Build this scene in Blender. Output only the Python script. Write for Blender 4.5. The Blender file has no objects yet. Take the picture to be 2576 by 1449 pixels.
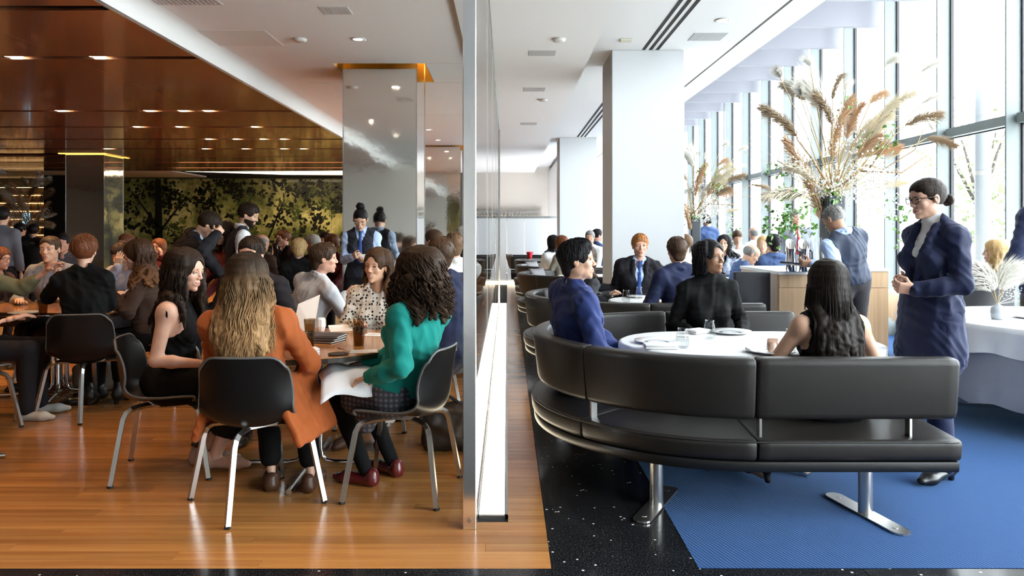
import bpy, bmesh, math, random
import numpy as np
from mathutils import Vector, Matrix, Euler, noise as mnoise

random.seed(7)
SC = bpy.context.scene
COL = SC.collection
PI = math.pi

# ------------------------------------------------------------------ camera
FPX = 1850.0            # focal length in pixels of the 2576 px wide frame
EYE = 1.40
cam_data = bpy.data.cameras.new('camera')
cam_data.sensor_width = 36.0
cam_data.lens = FPX / 2576.0 * 36.0
cam_data.shift_x = 13.0 / 2576.0
cam_data.shift_y = -144.5 / 2576.0
cam_data.clip_start = 0.05
cam_data.clip_end = 300
cam = bpy.data.objects.new('camera', cam_data)
cam.location = (0, 0, EYE)
cam.rotation_euler = (PI / 2, 0, 0)
COL.objects.link(cam)
SC.camera = cam

# ------------------------------------------------------------------ sky, exposure
world = bpy.data.worlds.new('overcast_sky')
SC.world = world
world.use_nodes = True
wn = world.node_tree.nodes
wn['Background'].inputs[0].default_value = (0.90, 0.95, 1.0, 1)
wn['Background'].inputs[1].default_value = 9.5
SC.view_settings.view_transform = 'Standard'
SC.view_settings.look = 'None'
SC.view_settings.gamma = 1.0
SC.view_settings.use_curve_mapping = False
SC.view_settings.exposure = 0.8
try:
    SC.cycles.max_bounces = 6
    SC.cycles.adaptive_threshold = 0.1
    SC.cycles.adaptive_min_samples = 16
    SC.cycles.diffuse_bounces = 3
    SC.cycles.glossy_bounces = 3
    SC.cycles.transmission_bounces = 4
    SC.cycles.transparent_max_bounces = 12
    SC.cycles.caustics_reflective = False
    SC.cycles.caustics_refractive = False
    SC.cycles.sample_clamp_indirect = 6.0
except Exception:
    pass

def window_portal(x, y0, y1, z0, z1):
    d = bpy.data.lights.new('window_sky_portal', 'AREA')
    d.shape = 'RECTANGLE'
    d.size = z1 - z0
    d.size_y = y1 - y0
    d.cycles.is_portal = True
    o = bpy.data.objects.new('window_sky_portal', d)
    o.location = (x, (y0 + y1) / 2, (z0 + z1) / 2)
    o.rotation_euler = (0, PI / 2, 0)
    COL.objects.link(o)
    return o
window_portal(5.42, -3.4, 23.5, 0.1, 4.85)

# ------------------------------------------------------------------ helpers: placement
def at(u, v, Y):
    """a point at distance Y that the photograph shows at pixel (u, v)"""
    return Vector(((u - 1275.0) / FPX * Y, Y, EYE - (v - 580.0) / FPX * Y))

def tag(o, label=None, cat=None, group=None, kind=None):
    if label: o['label'] = label
    if cat: o['category'] = cat
    if group: o['group'] = group
    if kind: o['kind'] = kind
    return o

def empty(name, loc=(0, 0, 0), rz=0.0, label=None, cat=None, group=None):
    o = bpy.data.objects.new(name, None)
    o.empty_display_size = 0.1
    o.location = loc
    o.rotation_euler = (0, 0, rz)
    COL.objects.link(o)
    return tag(o, label, cat, group)

def link(name, me, mat=None, parent=None, loc=None, smooth=False):
    o = bpy.data.objects.new(name, me)
    if mat is not None:
        me.materials.clear()
        for m in (mat if isinstance(mat, (list, tuple)) else [mat]):
            me.materials.append(m)
    if loc is not None: o.location = loc
    if parent is not None: o.parent = parent
    if smooth:
        me.polygons.foreach_set('use_smooth', [True] * len(me.polygons))
    COL.objects.link(o)
    return o

def copy_tree(o, parent=None):
    c = o.copy()
    COL.objects.link(c)
    c.parent = parent
    for ch in list(o.children):
        copy_tree(ch, c)
    return c

# ------------------------------------------------------------------ helpers: mesh building
class MB:
    """collects simple shapes and builds ONE mesh object from them"""
    def __init__(self):
        self.v = []; self.f = []; self.mi = []; self.cur = 0
    def add(self, verts, faces):
        n = len(self.v)
        self.v += [tuple(p) for p in verts]
        for f in faces:
            self.f.append(tuple(i + n for i in f)); self.mi.append(self.cur)
        return self
    def box(self, x0, x1, y0, y1, z0, z1):
        v = [(x0, y0, z0), (x1, y0, z0), (x1, y1, z0), (x0, y1, z0), (x0, y0, z1), (x1, y0, z1), (x1, y1, z1), (x0, y1, z1)]
        return self.add(v, [(0, 3, 2, 1), (4, 5, 6, 7), (0, 1, 5, 4), (1, 2, 6, 5), (2, 3, 7, 6), (3, 0, 4, 7)])
    def obox(self, c, ax, ay, az, hx, hy, hz):
        c, ax, ay, az = Vector(c), Vector(ax).normalized(), Vector(ay).normalized(), Vector(az).normalized()
        v = []
        for sz in (-1, 1):
            for sx, sy in ((-1, -1), (1, -1), (1, 1), (-1, 1)):
                v.append(c + ax * hx * sx + ay * hy * sy + az * hz * sz)
        return self.add(v, [(0, 3, 2, 1), (4, 5, 6, 7), (0, 1, 5, 4), (1, 2, 6, 5), (2, 3, 7, 6), (3, 0, 4, 7)])
    def tube(self, pts, r, n=8, caps=True, flat=None):
        """tube along a polyline; r number or list"""
        pts = [Vector(p) for p in pts]
        m = len(pts)
        rs = r if isinstance(r, (list, tuple)) else [r] * m
        rings = []
        prev = None
        for i in range(m):
            d = (pts[min(i + 1, m - 1)] - pts[max(i - 1, 0)])
            if d.length < 1e-9: d = Vector((0, 0, 1))
            d.normalize()
            if prev is None:
                a = Vector((0, 0, 1)) if abs(d.z) < 0.9 else Vector((1, 0, 0))
                x = d.cross(a).normalized()
            else:
                x = prev - d * prev.dot(d)
                if x.length < 1e-6: x = d.orthogonal()
                x.normalize()
            prev = x
            y = d.cross(x)
            rings.append([pts[i] + (x * math.cos(2 * PI * k / n) + y * math.sin(2 * PI * k / n)) * rs[i] for k in range(n)])
        v = [p for rg in rings for p in rg]
        f = []
        for i in range(m - 1):
            for k in range(n):
                k2 = (k + 1) % n
                f.append((i * n + k, i * n + k2, (i + 1) * n + k2, (i + 1) * n + k))
        if caps:
            f.append(tuple(range(n - 1, -1, -1)))
            f.append(tuple((m - 1) * n + k for k in range(n)))
        return self.add(v, f)
    def lathe(self, prof, n=24, c=(0, 0, 0), closed=False, caps=True):
        """prof: list of (r, z)"""
        cx, cy, cz = c
        v = []; f = []
        m = len(prof)
        for r, z in prof:
            for k in range(n):
                a = 2 * PI * k / n
                v.append((cx + r * math.cos(a), cy + r * math.sin(a), cz + z))
        for i in range(m - 1 + (1 if closed else 0)):
            j = (i + 1) % m
            for k in range(n):
                k2 = (k + 1) % n
                f.append((i * n + k, i * n + k2, j * n + k2, j * n + k))
        if not closed and caps:
            if prof[0][0] > 1e-6: f.append(tuple(range(n - 1, -1, -1)))
            if prof[-1][0] > 1e-6: f.append(tuple((m - 1) * n + k for k in range(n)))
        return self.add(v, f)
    def prism(self, poly, z0, z1):
        """extrude an xy polygon (counter-clockwise)"""
        n = len(poly)
        v = [(x, y, z0) for x, y in poly] + [(x, y, z1) for x, y in poly]
        f = [tuple(range(n - 1, -1, -1)), tuple(range(n, 2 * n))]
        for i in range(n):
            j = (i + 1) % n
            f.append((i, j, n + j, n + i))
        return self.add(v, f)
    def mesh(self, name='m'):
        me = bpy.data.meshes.new(name)
        me.from_pydata(self.v, [], self.f)
        if any(self.mi):
            me.polygons.foreach_set('material_index', self.mi)
        me.validate()
        me.update()
        return me
    def build(self, name, mat=None, parent=None, smooth=False, bevel=0, seg=2, loc=None, angle=None):
        me = self.mesh(name)
        if bevel:
            bm = bmesh.new(); bm.from_mesh(me)
            bmesh.ops.remove_doubles(bm, verts=bm.verts, dist=1e-6)
            es = [e for e in bm.edges if len(e.link_faces) == 2 and e.calc_face_angle(0) > 0.5]
            bmesh.ops.bevel(bm, geom=es, offset=bevel, segments=seg, profile=0.5, affect='EDGES', clamp_overlap=True)
            bm.to_mesh(me); bm.free()
        o = link(name, me, mat, parent, loc, smooth)
        if smooth and angle:
            try:
                me.set_sharp_from_angle(angle=angle)
            except Exception:
                pass
        return o

UNIT = {}
def unit_box():
    if 'box' not in UNIT:
        UNIT['box'] = MB().box(0, 1, 0, 1, 0, 1).mesh('unit_box')
    return UNIT['box']

# ------------------------------------------------------------------ helpers: materials
MATS = {}
def _new(name):
    m = bpy.data.materials.new(name)
    m.use_nodes = True
    return m, m.node_tree.nodes, m.node_tree.links, m.node_tree.nodes['Principled BSDF']

def mat(name, col, rough=0.5, metal=0.0, coat=0.0, bump=None, var=None, spec=None, trans=0.0, ior=None, sheen=0.0,
        aniso=None, objrand=0.0, coords='Object', emit=None):
    """bump=(scale, strength, distance), var=(scale, amount) colour variation by noise"""
    if name in MATS: return MATS[name]
    m, N, L, b = _new(name)
    c = (col[0], col[1], col[2], 1)
    b.inputs['Base Color'].default_value = c
    b.inputs['Roughness'].default_value = rough
    b.inputs['Metallic'].default_value = metal
    b.inputs['Coat Weight'].default_value = coat
    b.inputs['Coat Roughness'].default_value = 0.05
    if spec is not None: b.inputs['Specular IOR Level'].default_value = spec
    if trans: b.inputs['Transmission Weight'].default_value = trans
    if ior: b.inputs['IOR'].default_value = ior
    if sheen:
        b.inputs['Sheen Weight'].default_value = sheen
        b.inputs['Sheen Roughness'].default_value = 0.4
    if emit:
        b.inputs['Emission Color'].default_value = (emit[0], emit[1], emit[2], 1)
        b.inputs['Emission Strength'].default_value = emit[3]
    tc = None
    def coord():
        nonlocal tc
        if tc is None: tc = N.new('ShaderNodeTexCoord')
        return tc.outputs[coords]
    src = None
    if var:
        nz = N.new('ShaderNodeTexNoise'); nz.inputs['Scale'].default_value = var[0]; nz.inputs['Detail'].default_value = 4
        L.new(coord(), nz.inputs['Vector'])
        mp = N.new('ShaderNodeMapRange')
        mp.inputs[1].default_value = 0.3; mp.inputs[2].default_value = 0.7
        mp.inputs[3].default_value = 1 - var[1]; mp.inputs[4].default_value = 1 + var[1]
        L.new(nz.outputs[0], mp.inputs[0])
        src = mp.outputs[0]
    if objrand:
        oi = N.new('ShaderNodeObjectInfo')
        mp2 = N.new('ShaderNodeMapRange')
        mp2.inputs[3].default_value = 1 - objrand; mp2.inputs[4].default_value = 1 + objrand
        L.new(oi.outputs['Random'], mp2.inputs[0])
        if src is None: src = mp2.outputs[0]
        else:
            mu = N.new('ShaderNodeMath'); mu.operation = 'MULTIPLY'
            L.new(src, mu.inputs[0]); L.new(mp2.outputs[0], mu.inputs[1]); src = mu.outputs[0]
    if src is not None:
        mx = N.new('ShaderNodeVectorMath'); mx.operation = 'SCALE'
        mx.inputs[0].default_value = col[:3]
        L.new(src, mx.inputs['Scale'])
        L.new(mx.outputs[0], b.inputs['Base Color'])
    if bump:
        nb = N.new('ShaderNodeTexNoise'); nb.inputs['Scale'].default_value = bump[0]; nb.inputs['Detail'].default_value = 3
        L.new(coord(), nb.inputs['Vector'])
        bp = N.new('ShaderNodeBump'); bp.inputs['Strength'].default_value = bump[1]
        bp.inputs['Distance'].default_value = bump[2]
        L.new(nb.outputs[0], bp.inputs['Height'])
        L.new(bp.outputs[0], b.inputs['Normal'])
    MATS[name] = m
    return m

def emis(name, col, strength):
    if name in MATS: return MATS[name]
    m = bpy.data.materials.new(name); m.use_nodes = True
    N, L = m.node_tree.nodes, m.node_tree.links
    N.clear()
    e = N.new('ShaderNodeEmission'); e.inputs[0].default_value = (*col, 1); e.inputs[1].default_value = strength
    o = N.new('ShaderNodeOutputMaterial'); L.new(e.outputs[0], o.inputs[0])
    MATS[name] = m
    return m

def pane_glass(name, tint=(1, 1, 1), refl=1.0, rough=0.0, ior=1.45):
    """sheet glass: lets light straight through, mirrors at grazing angles"""
    if name in MATS: return MATS[name]
    m = bpy.data.materials.new(name); m.use_nodes = True
    N, L = m.node_tree.nodes, m.node_tree.links
    N.clear()
    t = N.new('ShaderNodeBsdfTransparent'); t.inputs[0].default_value = (*tint, 1)
    g = N.new('ShaderNodeBsdfGlossy'); g.inputs['Roughness'].default_value = rough
    f = N.new('ShaderNodeFresnel'); f.inputs['IOR'].default_value = ior
    mu = N.new('ShaderNodeMath'); mu.operation = 'MULTIPLY'; mu.inputs[1].default_value = refl
    x = N.new('ShaderNodeMixShader')
    o = N.new('ShaderNodeOutputMaterial')
    ge = N.new('ShaderNodeNewGeometry')
    fr = N.new('ShaderNodeMath'); fr.operation = 'SUBTRACT'; fr.inputs[0].default_value = 1.0
    L.new(ge.outputs['Backfacing'], fr.inputs[1])
    m2 = N.new('ShaderNodeMath'); m2.operation = 'MULTIPLY'
    L.new(f.outputs[0], mu.inputs[0]); L.new(mu.outputs[0], m2.inputs[0]); L.new(fr.outputs[0], m2.inputs[1]); L.new(m2.outputs[0], x.inputs[0])
    L.new(t.outputs[0], x.inputs[1]); L.new(g.outputs[0], x.inputs[2]); L.new(x.outputs[0], o.inputs[0])
    MATS[name] = m
    return m

def spot(name, loc, target, power, col, size=1.6, blend=0.7, rad=0.05, parent=None):
    d = bpy.data.lights.new(name, 'SPOT')
    d.energy = power; d.color = col; d.spot_size = size; d.spot_blend = blend; d.shadow_soft_size = rad
    o = bpy.data.objects.new(name, d)
    o.location = loc
    v = Vector(target) - Vector(loc)
    o.rotation_euler = v.to_track_quat('-Z', 'Y').to_euler()
    COL.objects.link(o)
    if parent is not None:
        o.parent = parent
        o.location = Vector(loc) - parent.location
    return o
WARM = (1.0, 0.56, 0.24)
# ================================================================== MATERIALS OF THE ROOM
def wood_mat(name, c1, c2, grain_axis='X', rough=0.3, scale=1.0, coat=0.2, objrand=0.18, planks=None):
    if name in MATS: return MATS[name]
    m, N, L, b = _new(name)
    tc = N.new('ShaderNodeTexCoord')
    geo = N.new('ShaderNodeNewGeometry')
    mp = N.new('ShaderNodeMapping')
    s = {'X': (0.7, 22, 22), 'Y': (22, 0.7, 22), 'Z': (22, 22, 0.7)}[grain_axis]
    mp.inputs['Scale'].default_value = tuple(k * scale for k in s)
    L.new(geo.outputs['Position'], mp.inputs['Vector'])
    oi = N.new('ShaderNodeObjectInfo')
    ad = N.new('ShaderNodeVectorMath'); ad.operation = 'ADD'
    sc_ = N.new('ShaderNodeVectorMath'); sc_.operation = 'SCALE'; sc_.inputs[0].default_value = (17, 31, 13)
    L.new(oi.outputs['Random'], sc_.inputs['Scale'])
    L.new(mp.outputs[0], ad.inputs[0]); L.new(sc_.outputs[0], ad.inputs[1])
    nz = N.new('ShaderNodeTexNoise'); nz.inputs['Scale'].default_value = 1.0; nz.inputs['Detail'].default_value = 5; nz.inputs['Roughness'].default_value = 0.6
    L.new(ad.outputs[0], nz.inputs['Vector'])
    cr = N.new('ShaderNodeValToRGB')
    cr.color_ramp.elements[0].position = 0.33; cr.color_ramp.elements[0].color = (*c1, 1)
    cr.color_ramp.elements[1].position = 0.68; cr.color_ramp.elements[1].color = (*c2, 1)
    L.new(nz.outputs[0], cr.inputs[0])
    mr = N.new('ShaderNodeMapRange'); mr.inputs[3].default_value = 1 - objrand; mr.inputs[4].default_value = 1 + objrand
    L.new(oi.outputs['Random'], mr.inputs[0])
    vs = N.new('ShaderNodeVectorMath'); vs.operation = 'SCALE'
    L.new(cr.outputs[0], vs.inputs[0]); L.new(mr.outputs[0], vs.inputs['Scale'])
    out = vs.outputs[0]
    if planks:
        br = N.new('ShaderNodeTexBrick')
        br.inputs['Scale'].default_value = 1.0
        br.inputs['Brick Width'].default_value = planks[0]; br.inputs['Row Height'].default_value = planks[1]
        br.inputs['Mortar Size'].default_value = 0.0012
        br.inputs['Color1'].default_value = (0.8, 0.8, 0.8, 1); br.inputs['Color2'].default_value = (1.15, 1.15, 1.15, 1)
        br.inputs['Mortar'].default_value = (0.35, 0.35, 0.35, 1)
        L.new(geo.outputs['Position'], br.inputs['Vector'])
        vm = N.new('ShaderNodeVectorMath'); vm.operation = 'MULTIPLY'
        L.new(out, vm.inputs[0]); L.new(br.outputs[0], vm.inputs[1]); out = vm.outputs[0]
    L.new(out, b.inputs['Base Color'])
    b.inputs['Roughness'].default_value = rough
    b.inputs['Coat Weight'].default_value = coat
    b.inputs['Coat Roughness'].default_value = 0.18
    MATS[name] = m
    return m

M_WHITE = mat('white_plaster', (0.86, 0.86, 0.86), 0.65, bump=(60, 0.05, 0.002))
M_WHITE_WARM = mat('cream_plaster', (0.80, 0.76, 0.69), 0.65)
M_FLOORWOOD = wood_mat('oak_floor_boards', (0.33, 0.13, 0.034), (0.48, 0.22, 0.062), 'X', 0.24, objrand=0.17, coat=0.25)
M_FLOORWOOD_FAR = wood_mat('oak_floor_far', (0.33, 0.13, 0.034), (0.48, 0.22, 0.062), 'X', 0.24, objrand=0, planks=(1.6, 0.081), coat=0.25)
M_DARK = mat('dark_gap', (0.012, 0.011, 0.010), 0.8)
M_STEEL = mat('polished_steel', (0.62, 0.62, 0.61), 0.18, 1.0, bump=(35, 0.04, 0.002), var=(9, 0.12))
M_BRUSH = mat('brushed_steel', (0.52, 0.51, 0.49), 0.30, 1.0)
M_CHROME = mat('chrome', (0.78, 0.78, 0.78), 0.08, 1.0)
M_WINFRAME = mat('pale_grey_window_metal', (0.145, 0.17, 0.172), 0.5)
M_GASKET = mat('dark_window_gasket', (0.02, 0.02, 0.025), 0.6)

def terrazzo():
    m, N, L, b = _new('black_terrazzo')
    geo = N.new('ShaderNodeNewGeometry')
    v1 = N.new('ShaderNodeTexVoronoi'); v1.inputs['Scale'].default_value = 70
    L.new(geo.outputs['Position'], v1.inputs['Vector'])
    # a few cells are white chips
    sep = N.new('ShaderNodeSeparateColor'); L.new(v1.outputs['Color'], sep.inputs[0])
    gt = N.new('ShaderNodeMath'); gt.operation = 'GREATER_THAN'; gt.inputs[1].default_value = 0.982
    L.new(sep.outputs[0], gt.inputs[0])
    lt = N.new('ShaderNodeMath'); lt.operation = 'LESS_THAN'; lt.inputs[1].default_value = 0.42
    L.new(v1.outputs['Distance'], lt.inputs[0])
    mu = N.new('ShaderNodeMath'); mu.operation = 'MULTIPLY'
    L.new(gt.outputs[0], mu.inputs[0]); L.new(lt.outputs[0], mu.inputs[1])
    nz = N.new('ShaderNodeTexNoise'); nz.inputs['Scale'].default_value = 160; nz.inputs['Detail'].default_value = 2
    L.new(geo.outputs['Position'], nz.inputs['Vector'])
    cr = N.new('ShaderNodeValToRGB')
    cr.color_ramp.elements[0].position = 0.5; cr.color_ramp.elements[0].color = (0.006, 0.006, 0.007, 1)
    cr.color_ramp.elements[1].position = 0.72; cr.color_ramp.elements[1].color = (0.055, 0.06, 0.068, 1)
    L.new(nz.outputs[0], cr.inputs[0])
    mx = N.new('ShaderNodeMix'); mx.data_type = 'RGBA'
    L.new(mu.outputs[0], mx.inputs[0]); L.new(cr.outputs[0], mx.inputs[6]); mx.inputs[7].default_value = (0.6, 0.6, 0.58, 1)
    L.new(mx.outputs[2], b.inputs['Base Color'])
    b.inputs['Roughness'].default_value = 0.16
    b.inputs['Specular IOR Level'].default_value = 0.4
    MATS['black_terrazzo'] = m
    return m
M_TERR = terrazzo()

def carpet_mat():
    m, N, L, b = _new('blue_ribbed_carpet')
    geo = N.new('ShaderNodeNewGeometry')
    mp = N.new('ShaderNodeMapping'); mp.inputs['Rotation'].default_value = (0, 0, math.radians(-20))
    L.new(geo.outputs['Position'], mp.inputs['Vector'])
    wv = N.new('ShaderNodeTexWave'); wv.inputs['Scale'].default_value = 19; wv.inputs['Distortion'].default_value = 1.2
    wv.inputs['Detail'].default_value = 1
    L.new(mp.outputs[0], wv.inputs['Vector'])
    nz = N.new('ShaderNodeTexNoise'); nz.inputs['Scale'].default_value = 240
    L.new(geo.outputs['Position'], nz.inputs['Vector'])
    ad = N.new('ShaderNodeMath'); ad.operation = 'MULTIPLY_ADD'; ad.inputs[1].default_value = 0.6
    L.new(nz.outputs[0], ad.inputs[0]); L.new(wv.outputs['Fac'], ad.inputs[2])
    cr = N.new('ShaderNodeValToRGB')
    cr.color_ramp.elements[0].position = 0.25; cr.color_ramp.elements[0].color = (0.0040, 0.021, 0.080, 1)
    cr.color_ramp.elements[1].position = 1.0; cr.color_ramp.elements[1].color = (0.0078, 0.038, 0.135, 1)
    L.new(ad.outputs[0], cr.inputs[0])
    L.new(cr.outputs[0], b.inputs['Base Color'])
    bp = N.new('ShaderNodeBump'); bp.inputs['Strength'].default_value = 0.35; bp.inputs['Distance'].default_value = 0.004
    L.new(ad.outputs[0], bp.inputs['Height']); L.new(bp.outputs[0], b.inputs['Normal'])
    b.inputs['Roughness'].default_value = 0.95
    b.inputs['Specular IOR Level'].default_value = 0.1
    b.inputs['Sheen Weight'].default_value = 0.25
    b.inputs['Sheen Tint'].default_value = (0.35, 0.6, 1, 1)
    return m
M_CARPET = carpet_mat()

M_COPPER = mat('copper_lacquer', (0.54, 0.235, 0.135), 0.15, 0.42, coat=0.30, bump=(1.4, 0.10, 0.02))
M_MIRROR = mat('mirror_steel_cladding', (0.86, 0.845, 0.80), 0.06, 1.0, bump=(2.6, 0.10, 0.02))
M_AMBER = mat('amber_cove', (0.85, 0.52, 0.12), 0.5)

# ================================================================== FLOORS
Y_FRONT = 3.047           # front edge of the boards and of the carpet
X_TILE = 0.185            # boards end, black tiles begin
X_CARPET = 0.795
Y_BACK = 24.4
Z_CL, Z_COP, Z_CR, Z_TOP = 3.32, 3.13, 3.515, 4.9
X_STEP, X_SOFFIT, X_WIN = 0.919, 2.93, 5.2
X_COPPER = -3.09
X_LEFT = -17.5
Y_REAR = -3.5

fl = MB().box(X_LEFT, X_TILE, Y_FRONT, Y_BACK, -0.06, -0.012).build('floor_wood', M_DARK)
tag(fl, 'warm oak board floor of the left dining room', kind='structure')
# single boards where they can be told apart
YB_END = 5.9
row = 0
y = Y_FRONT
W = 0.081
n_b = 0
while y < YB_END and n_b < 296:
    x = X_LEFT * 0 - 4.9 - random.random() * 1.5
    while x < X_TILE - 0.01:
        ln = random.uniform(1.1, 2.3)
        x1 = min(x + ln, X_TILE)
        if X_TILE - x1 < 0.25: x1 = X_TILE
        # the light strip is let into the floor
        segs = [(x, x1)]
        if y + W > 3.60:
            segs = []
            if x < -0.21: segs.append((x, min(x1, -0.21)))
            if x1 > 0.006: segs.append((max(x, 0.006), x1))
        for a, b_ in segs:
            if b_ - a < 0.03: continue
            o = link('floor_board', unit_box(), None, fl)
            o.location = (a, y, -0.012); o.scale = (b_ - a - 0.0012, W - 0.0012, 0.012)
            n_b += 1
        x = x1
    y += W
YB = y
UNIT['box'].materials.append(M_FLOORWOOD)
mb = MB().box(X_LEFT, -0.21, YB, Y_BACK, -0.012, -0.0005).box(0.006, X_TILE, YB, Y_BACK, -0.012, -0.0005)
mb.box(X_LEFT, -6.2, Y_FRONT, YB, -0.012, -0.0005)
o = mb.build('board_field', M_FLOORWOOD_FAR, fl); o['kind'] = 'stuff'

def tile_mesh(w, d):
    return MB().box(0, w, 0, d, -0.012, 0).mesh('tile')
tf = MB().box(X_LEFT, 5.2, Y_REAR, Y_FRONT, -0.06, -0.012).box(X_TILE, X_CARPET, Y_FRONT, 19.0, -0.06, -0.012)\
    .build('floor_tiled', mat('grey_tile_joint', (0.22, 0.23, 0.24), 0.6))
tag(tf, 'polished black terrazzo tile floor', kind='structure')
UB2 = MB().box(0, 1, 0, 1, 0, 1).mesh('tile_unit'); UB2.materials.append(M_TERR)
def tile(x0, x1, y0, y1):
    o = bpy.data.objects.new('floor_tile', UB2); COL.objects.link(o); o.parent = tf
    o.location = (x0 + 0.0016, y0 + 0.0016, -0.012); o.scale = (x1 - x0 - 0.0032, y1 - y0 - 0.0032, 0.012)
ys = [Y_FRONT - 0.0, Y_FRONT + 0.67]
y = Y_FRONT
k = 0
while y < 18.9:
    tile(X_TILE, X_CARPET, y, min(y + 0.683, 19.0)); y += 0.683
xj = [-4.55, -3.87, -3.195, -2.52, -1.845, -1.165, -0.49, X_TILE, X_CARPET, 1.47, 2.15, 2.83, 3.51, 4.19, 4.87]
for i in range(len(xj) - 1):
    for r in range(3):
        tile(xj[i], xj[i + 1], Y_FRONT - 0.683 * (r + 1), Y_FRONT - 0.683 * r)
mb = MB().box(X_LEFT, xj[0], Y_REAR, Y_FRONT, -0.012, 0).box(xj[-1], 5.2, Y_REAR, Y_FRONT, -0.012, 0).box(xj[0], xj[-1], Y_REAR, Y_FRONT - 0.683 * 3, -0.012, 0)
o = mb.build('tile_field', M_TERR, tf); o['kind'] = 'stuff'

cf = MB().box(X_CARPET, 5.2, Y_FRONT, 24.4, -0.06, 0.002).build('floor_carpet', M_CARPET)
tag(cf, 'blue diagonal ribbed carpet under the booths', kind='structure')

# ---------------------------------------------------------------- lit strip let into the floor
ls = empty('floor_light_strip', (0, 0, 0), 0, 'glowing white glass light strip let into the floor along the partition', 'floor light')
M_STRIP = emis('warm_white_glow', (1.0, 0.86, 0.62), 6.0)
yy = 3.60
while yy < 14.0:
    y1 = min(yy + 1.55, 14.2)
    MB().box(-0.135, -0.012, yy + 0.022, y1 - 0.004, -0.010, -0.001).build('glass_panel', M_STRIP, ls)
    yy = y1
MB().box(-0.152, -0.137, 3.6, 14.2, -0.012, 0.003).build('edge_frame', M_BRUSH, ls)
MB().box(-0.010, 0.006, 3.6, 14.2, -0.012, 0.003).build('edge_frame', M_BRUSH, ls)
MB().box(-0.152, 0.006, 3.6, 3.62, -0.012, 0.003).build('end_frame', M_BRUSH, ls)

# ================================================================== CEILINGS
def rects_with_holes(x0, x1, y0, y1, holes, z0, z1):
    """slab pieces around rectangular holes that all share one x range"""
    mb = MB()
    hx0 = min(h[0] for h in holes); hx1 = max(h[1] for h in holes)
    if hx0 > x0: mb.box(x0, hx0, y0, y1, z0, z1)
    if hx1 < x1: mb.box(hx1, x1, y0, y1, z0, z1)
    ycur = y0
    for h in sorted(holes, key=lambda h: h[2]):
        mb.box(hx0, hx1, ycur, h[2], z0, z1); ycur = h[3]
    mb.box(hx0, hx1, ycur, y1, z0, z1)
    return mb
HOLES = [(-2.0, -0.936, 8.45, 9.54), (-2.0, -0.936, 16.55, 17.65)]
cl = rects_with_holes(X_COPPER + 0.14, X_STEP, Y_REAR, Y_BACK, HOLES, Z_CL, Z_CL + 0.20).build('ceiling_left', M_WHITE)
tag(cl, 'plain white ceiling left of and above the glass partition', kind='structure')
# rounded cove down to the copper ceiling
mb = MB()
prof = [(X_COPPER, Z_COP)]
for k in range(9):
    a = PI / 2 * k / 8
    prof.append((X_COPPER + 0.14 * (1 - math.cos(a)) , Z_COP + 0.05 + (Z_CL - Z_COP - 0.05) * math.sin(a)))
v = []
for x, z in prof: v += [(x, Y_REAR, z), (x, Y_BACK, z)]
f = [(2 * i, 2 * i + 1, 2 * i + 3, 2 * i + 2) for i in range(len(prof) - 1)]
o = mb.add(v, f).build('cove', M_WHITE, cl, smooth=True)
MB().box(X_COPPER - 0.012, X_COPPER + 0.002, Y_REAR, Y_BACK, Z_COP - 0.006, Z_COP + 0.02).build('edge_bead', M_STEEL, cl)
# ceiling step and metal track
MB().box(-0.475, -0.44, 3.5, 8.3, Z_CL - 0.012, Z_CL).build('ceiling_track', M_BRUSH, cl)
for yj in (8.45, 9.54, 12.2, 16.55):
    MB().box(-0.9 if yj < 9 else X_COPPER + 0.5, -0.2, yj - 0.002, yj + 0.002, Z_CL - 0.0015, Z_CL).build('ceiling_joint', mat('grey_joint', (0.5, 0.5, 0.5), 0.7), cl)
# amber lit recess round the columns
for h in HOLES:
    x0, x1, y0, y1 = h
    t = 0.02
    e_ = 0.003
    mb = MB().box(x0 + e_, x0 + 0.010, y0 + e_, y1 - e_, Z_CL + 0.004, Z_CL + 0.45).box(x1 - 0.010, x1 - e_, y0 + e_, y1 - e_, Z_CL + 0.004, Z_CL + 0.45)
    mb.box(x0 + 0.01, x1 - 0.01, y0 + e_, y0 + 0.010, Z_CL + 0.004, Z_CL + 0.45).box(x0 + 0.01, x1 - 0.01, y1 - 0.010, y1 - e_, Z_CL + 0.004, Z_CL + 0.45).box(x0 + 0.01, x1 - 0.01, y0 + 0.01, y1 - 0.01, Z_CL + 0.43, Z_CL + 0.45)
    mb.build('recess', M_AMBER, cl)
    for (ax0, ax1, ay0, ay1) in ((x0 + 0.012, x0 + 0.03, y0, y1), (x1 - 0.03, x1 - 0.012, y0, y1), (x0 + 0.05, x1 - 0.05, y0 - 0.035, y0 + 0.075), (x0 + 0.05, x1 - 0.05, y1 - 0.075, y1 + 0.035)):
        MB().box(ax0, ax1, ay0 + 0.05, ay1 - 0.05, Z_CL + 0.30, Z_CL + 0.32).build('recess_light', emis('amber_led', (1.0, 0.60, 0.14), 9), cl)

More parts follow.
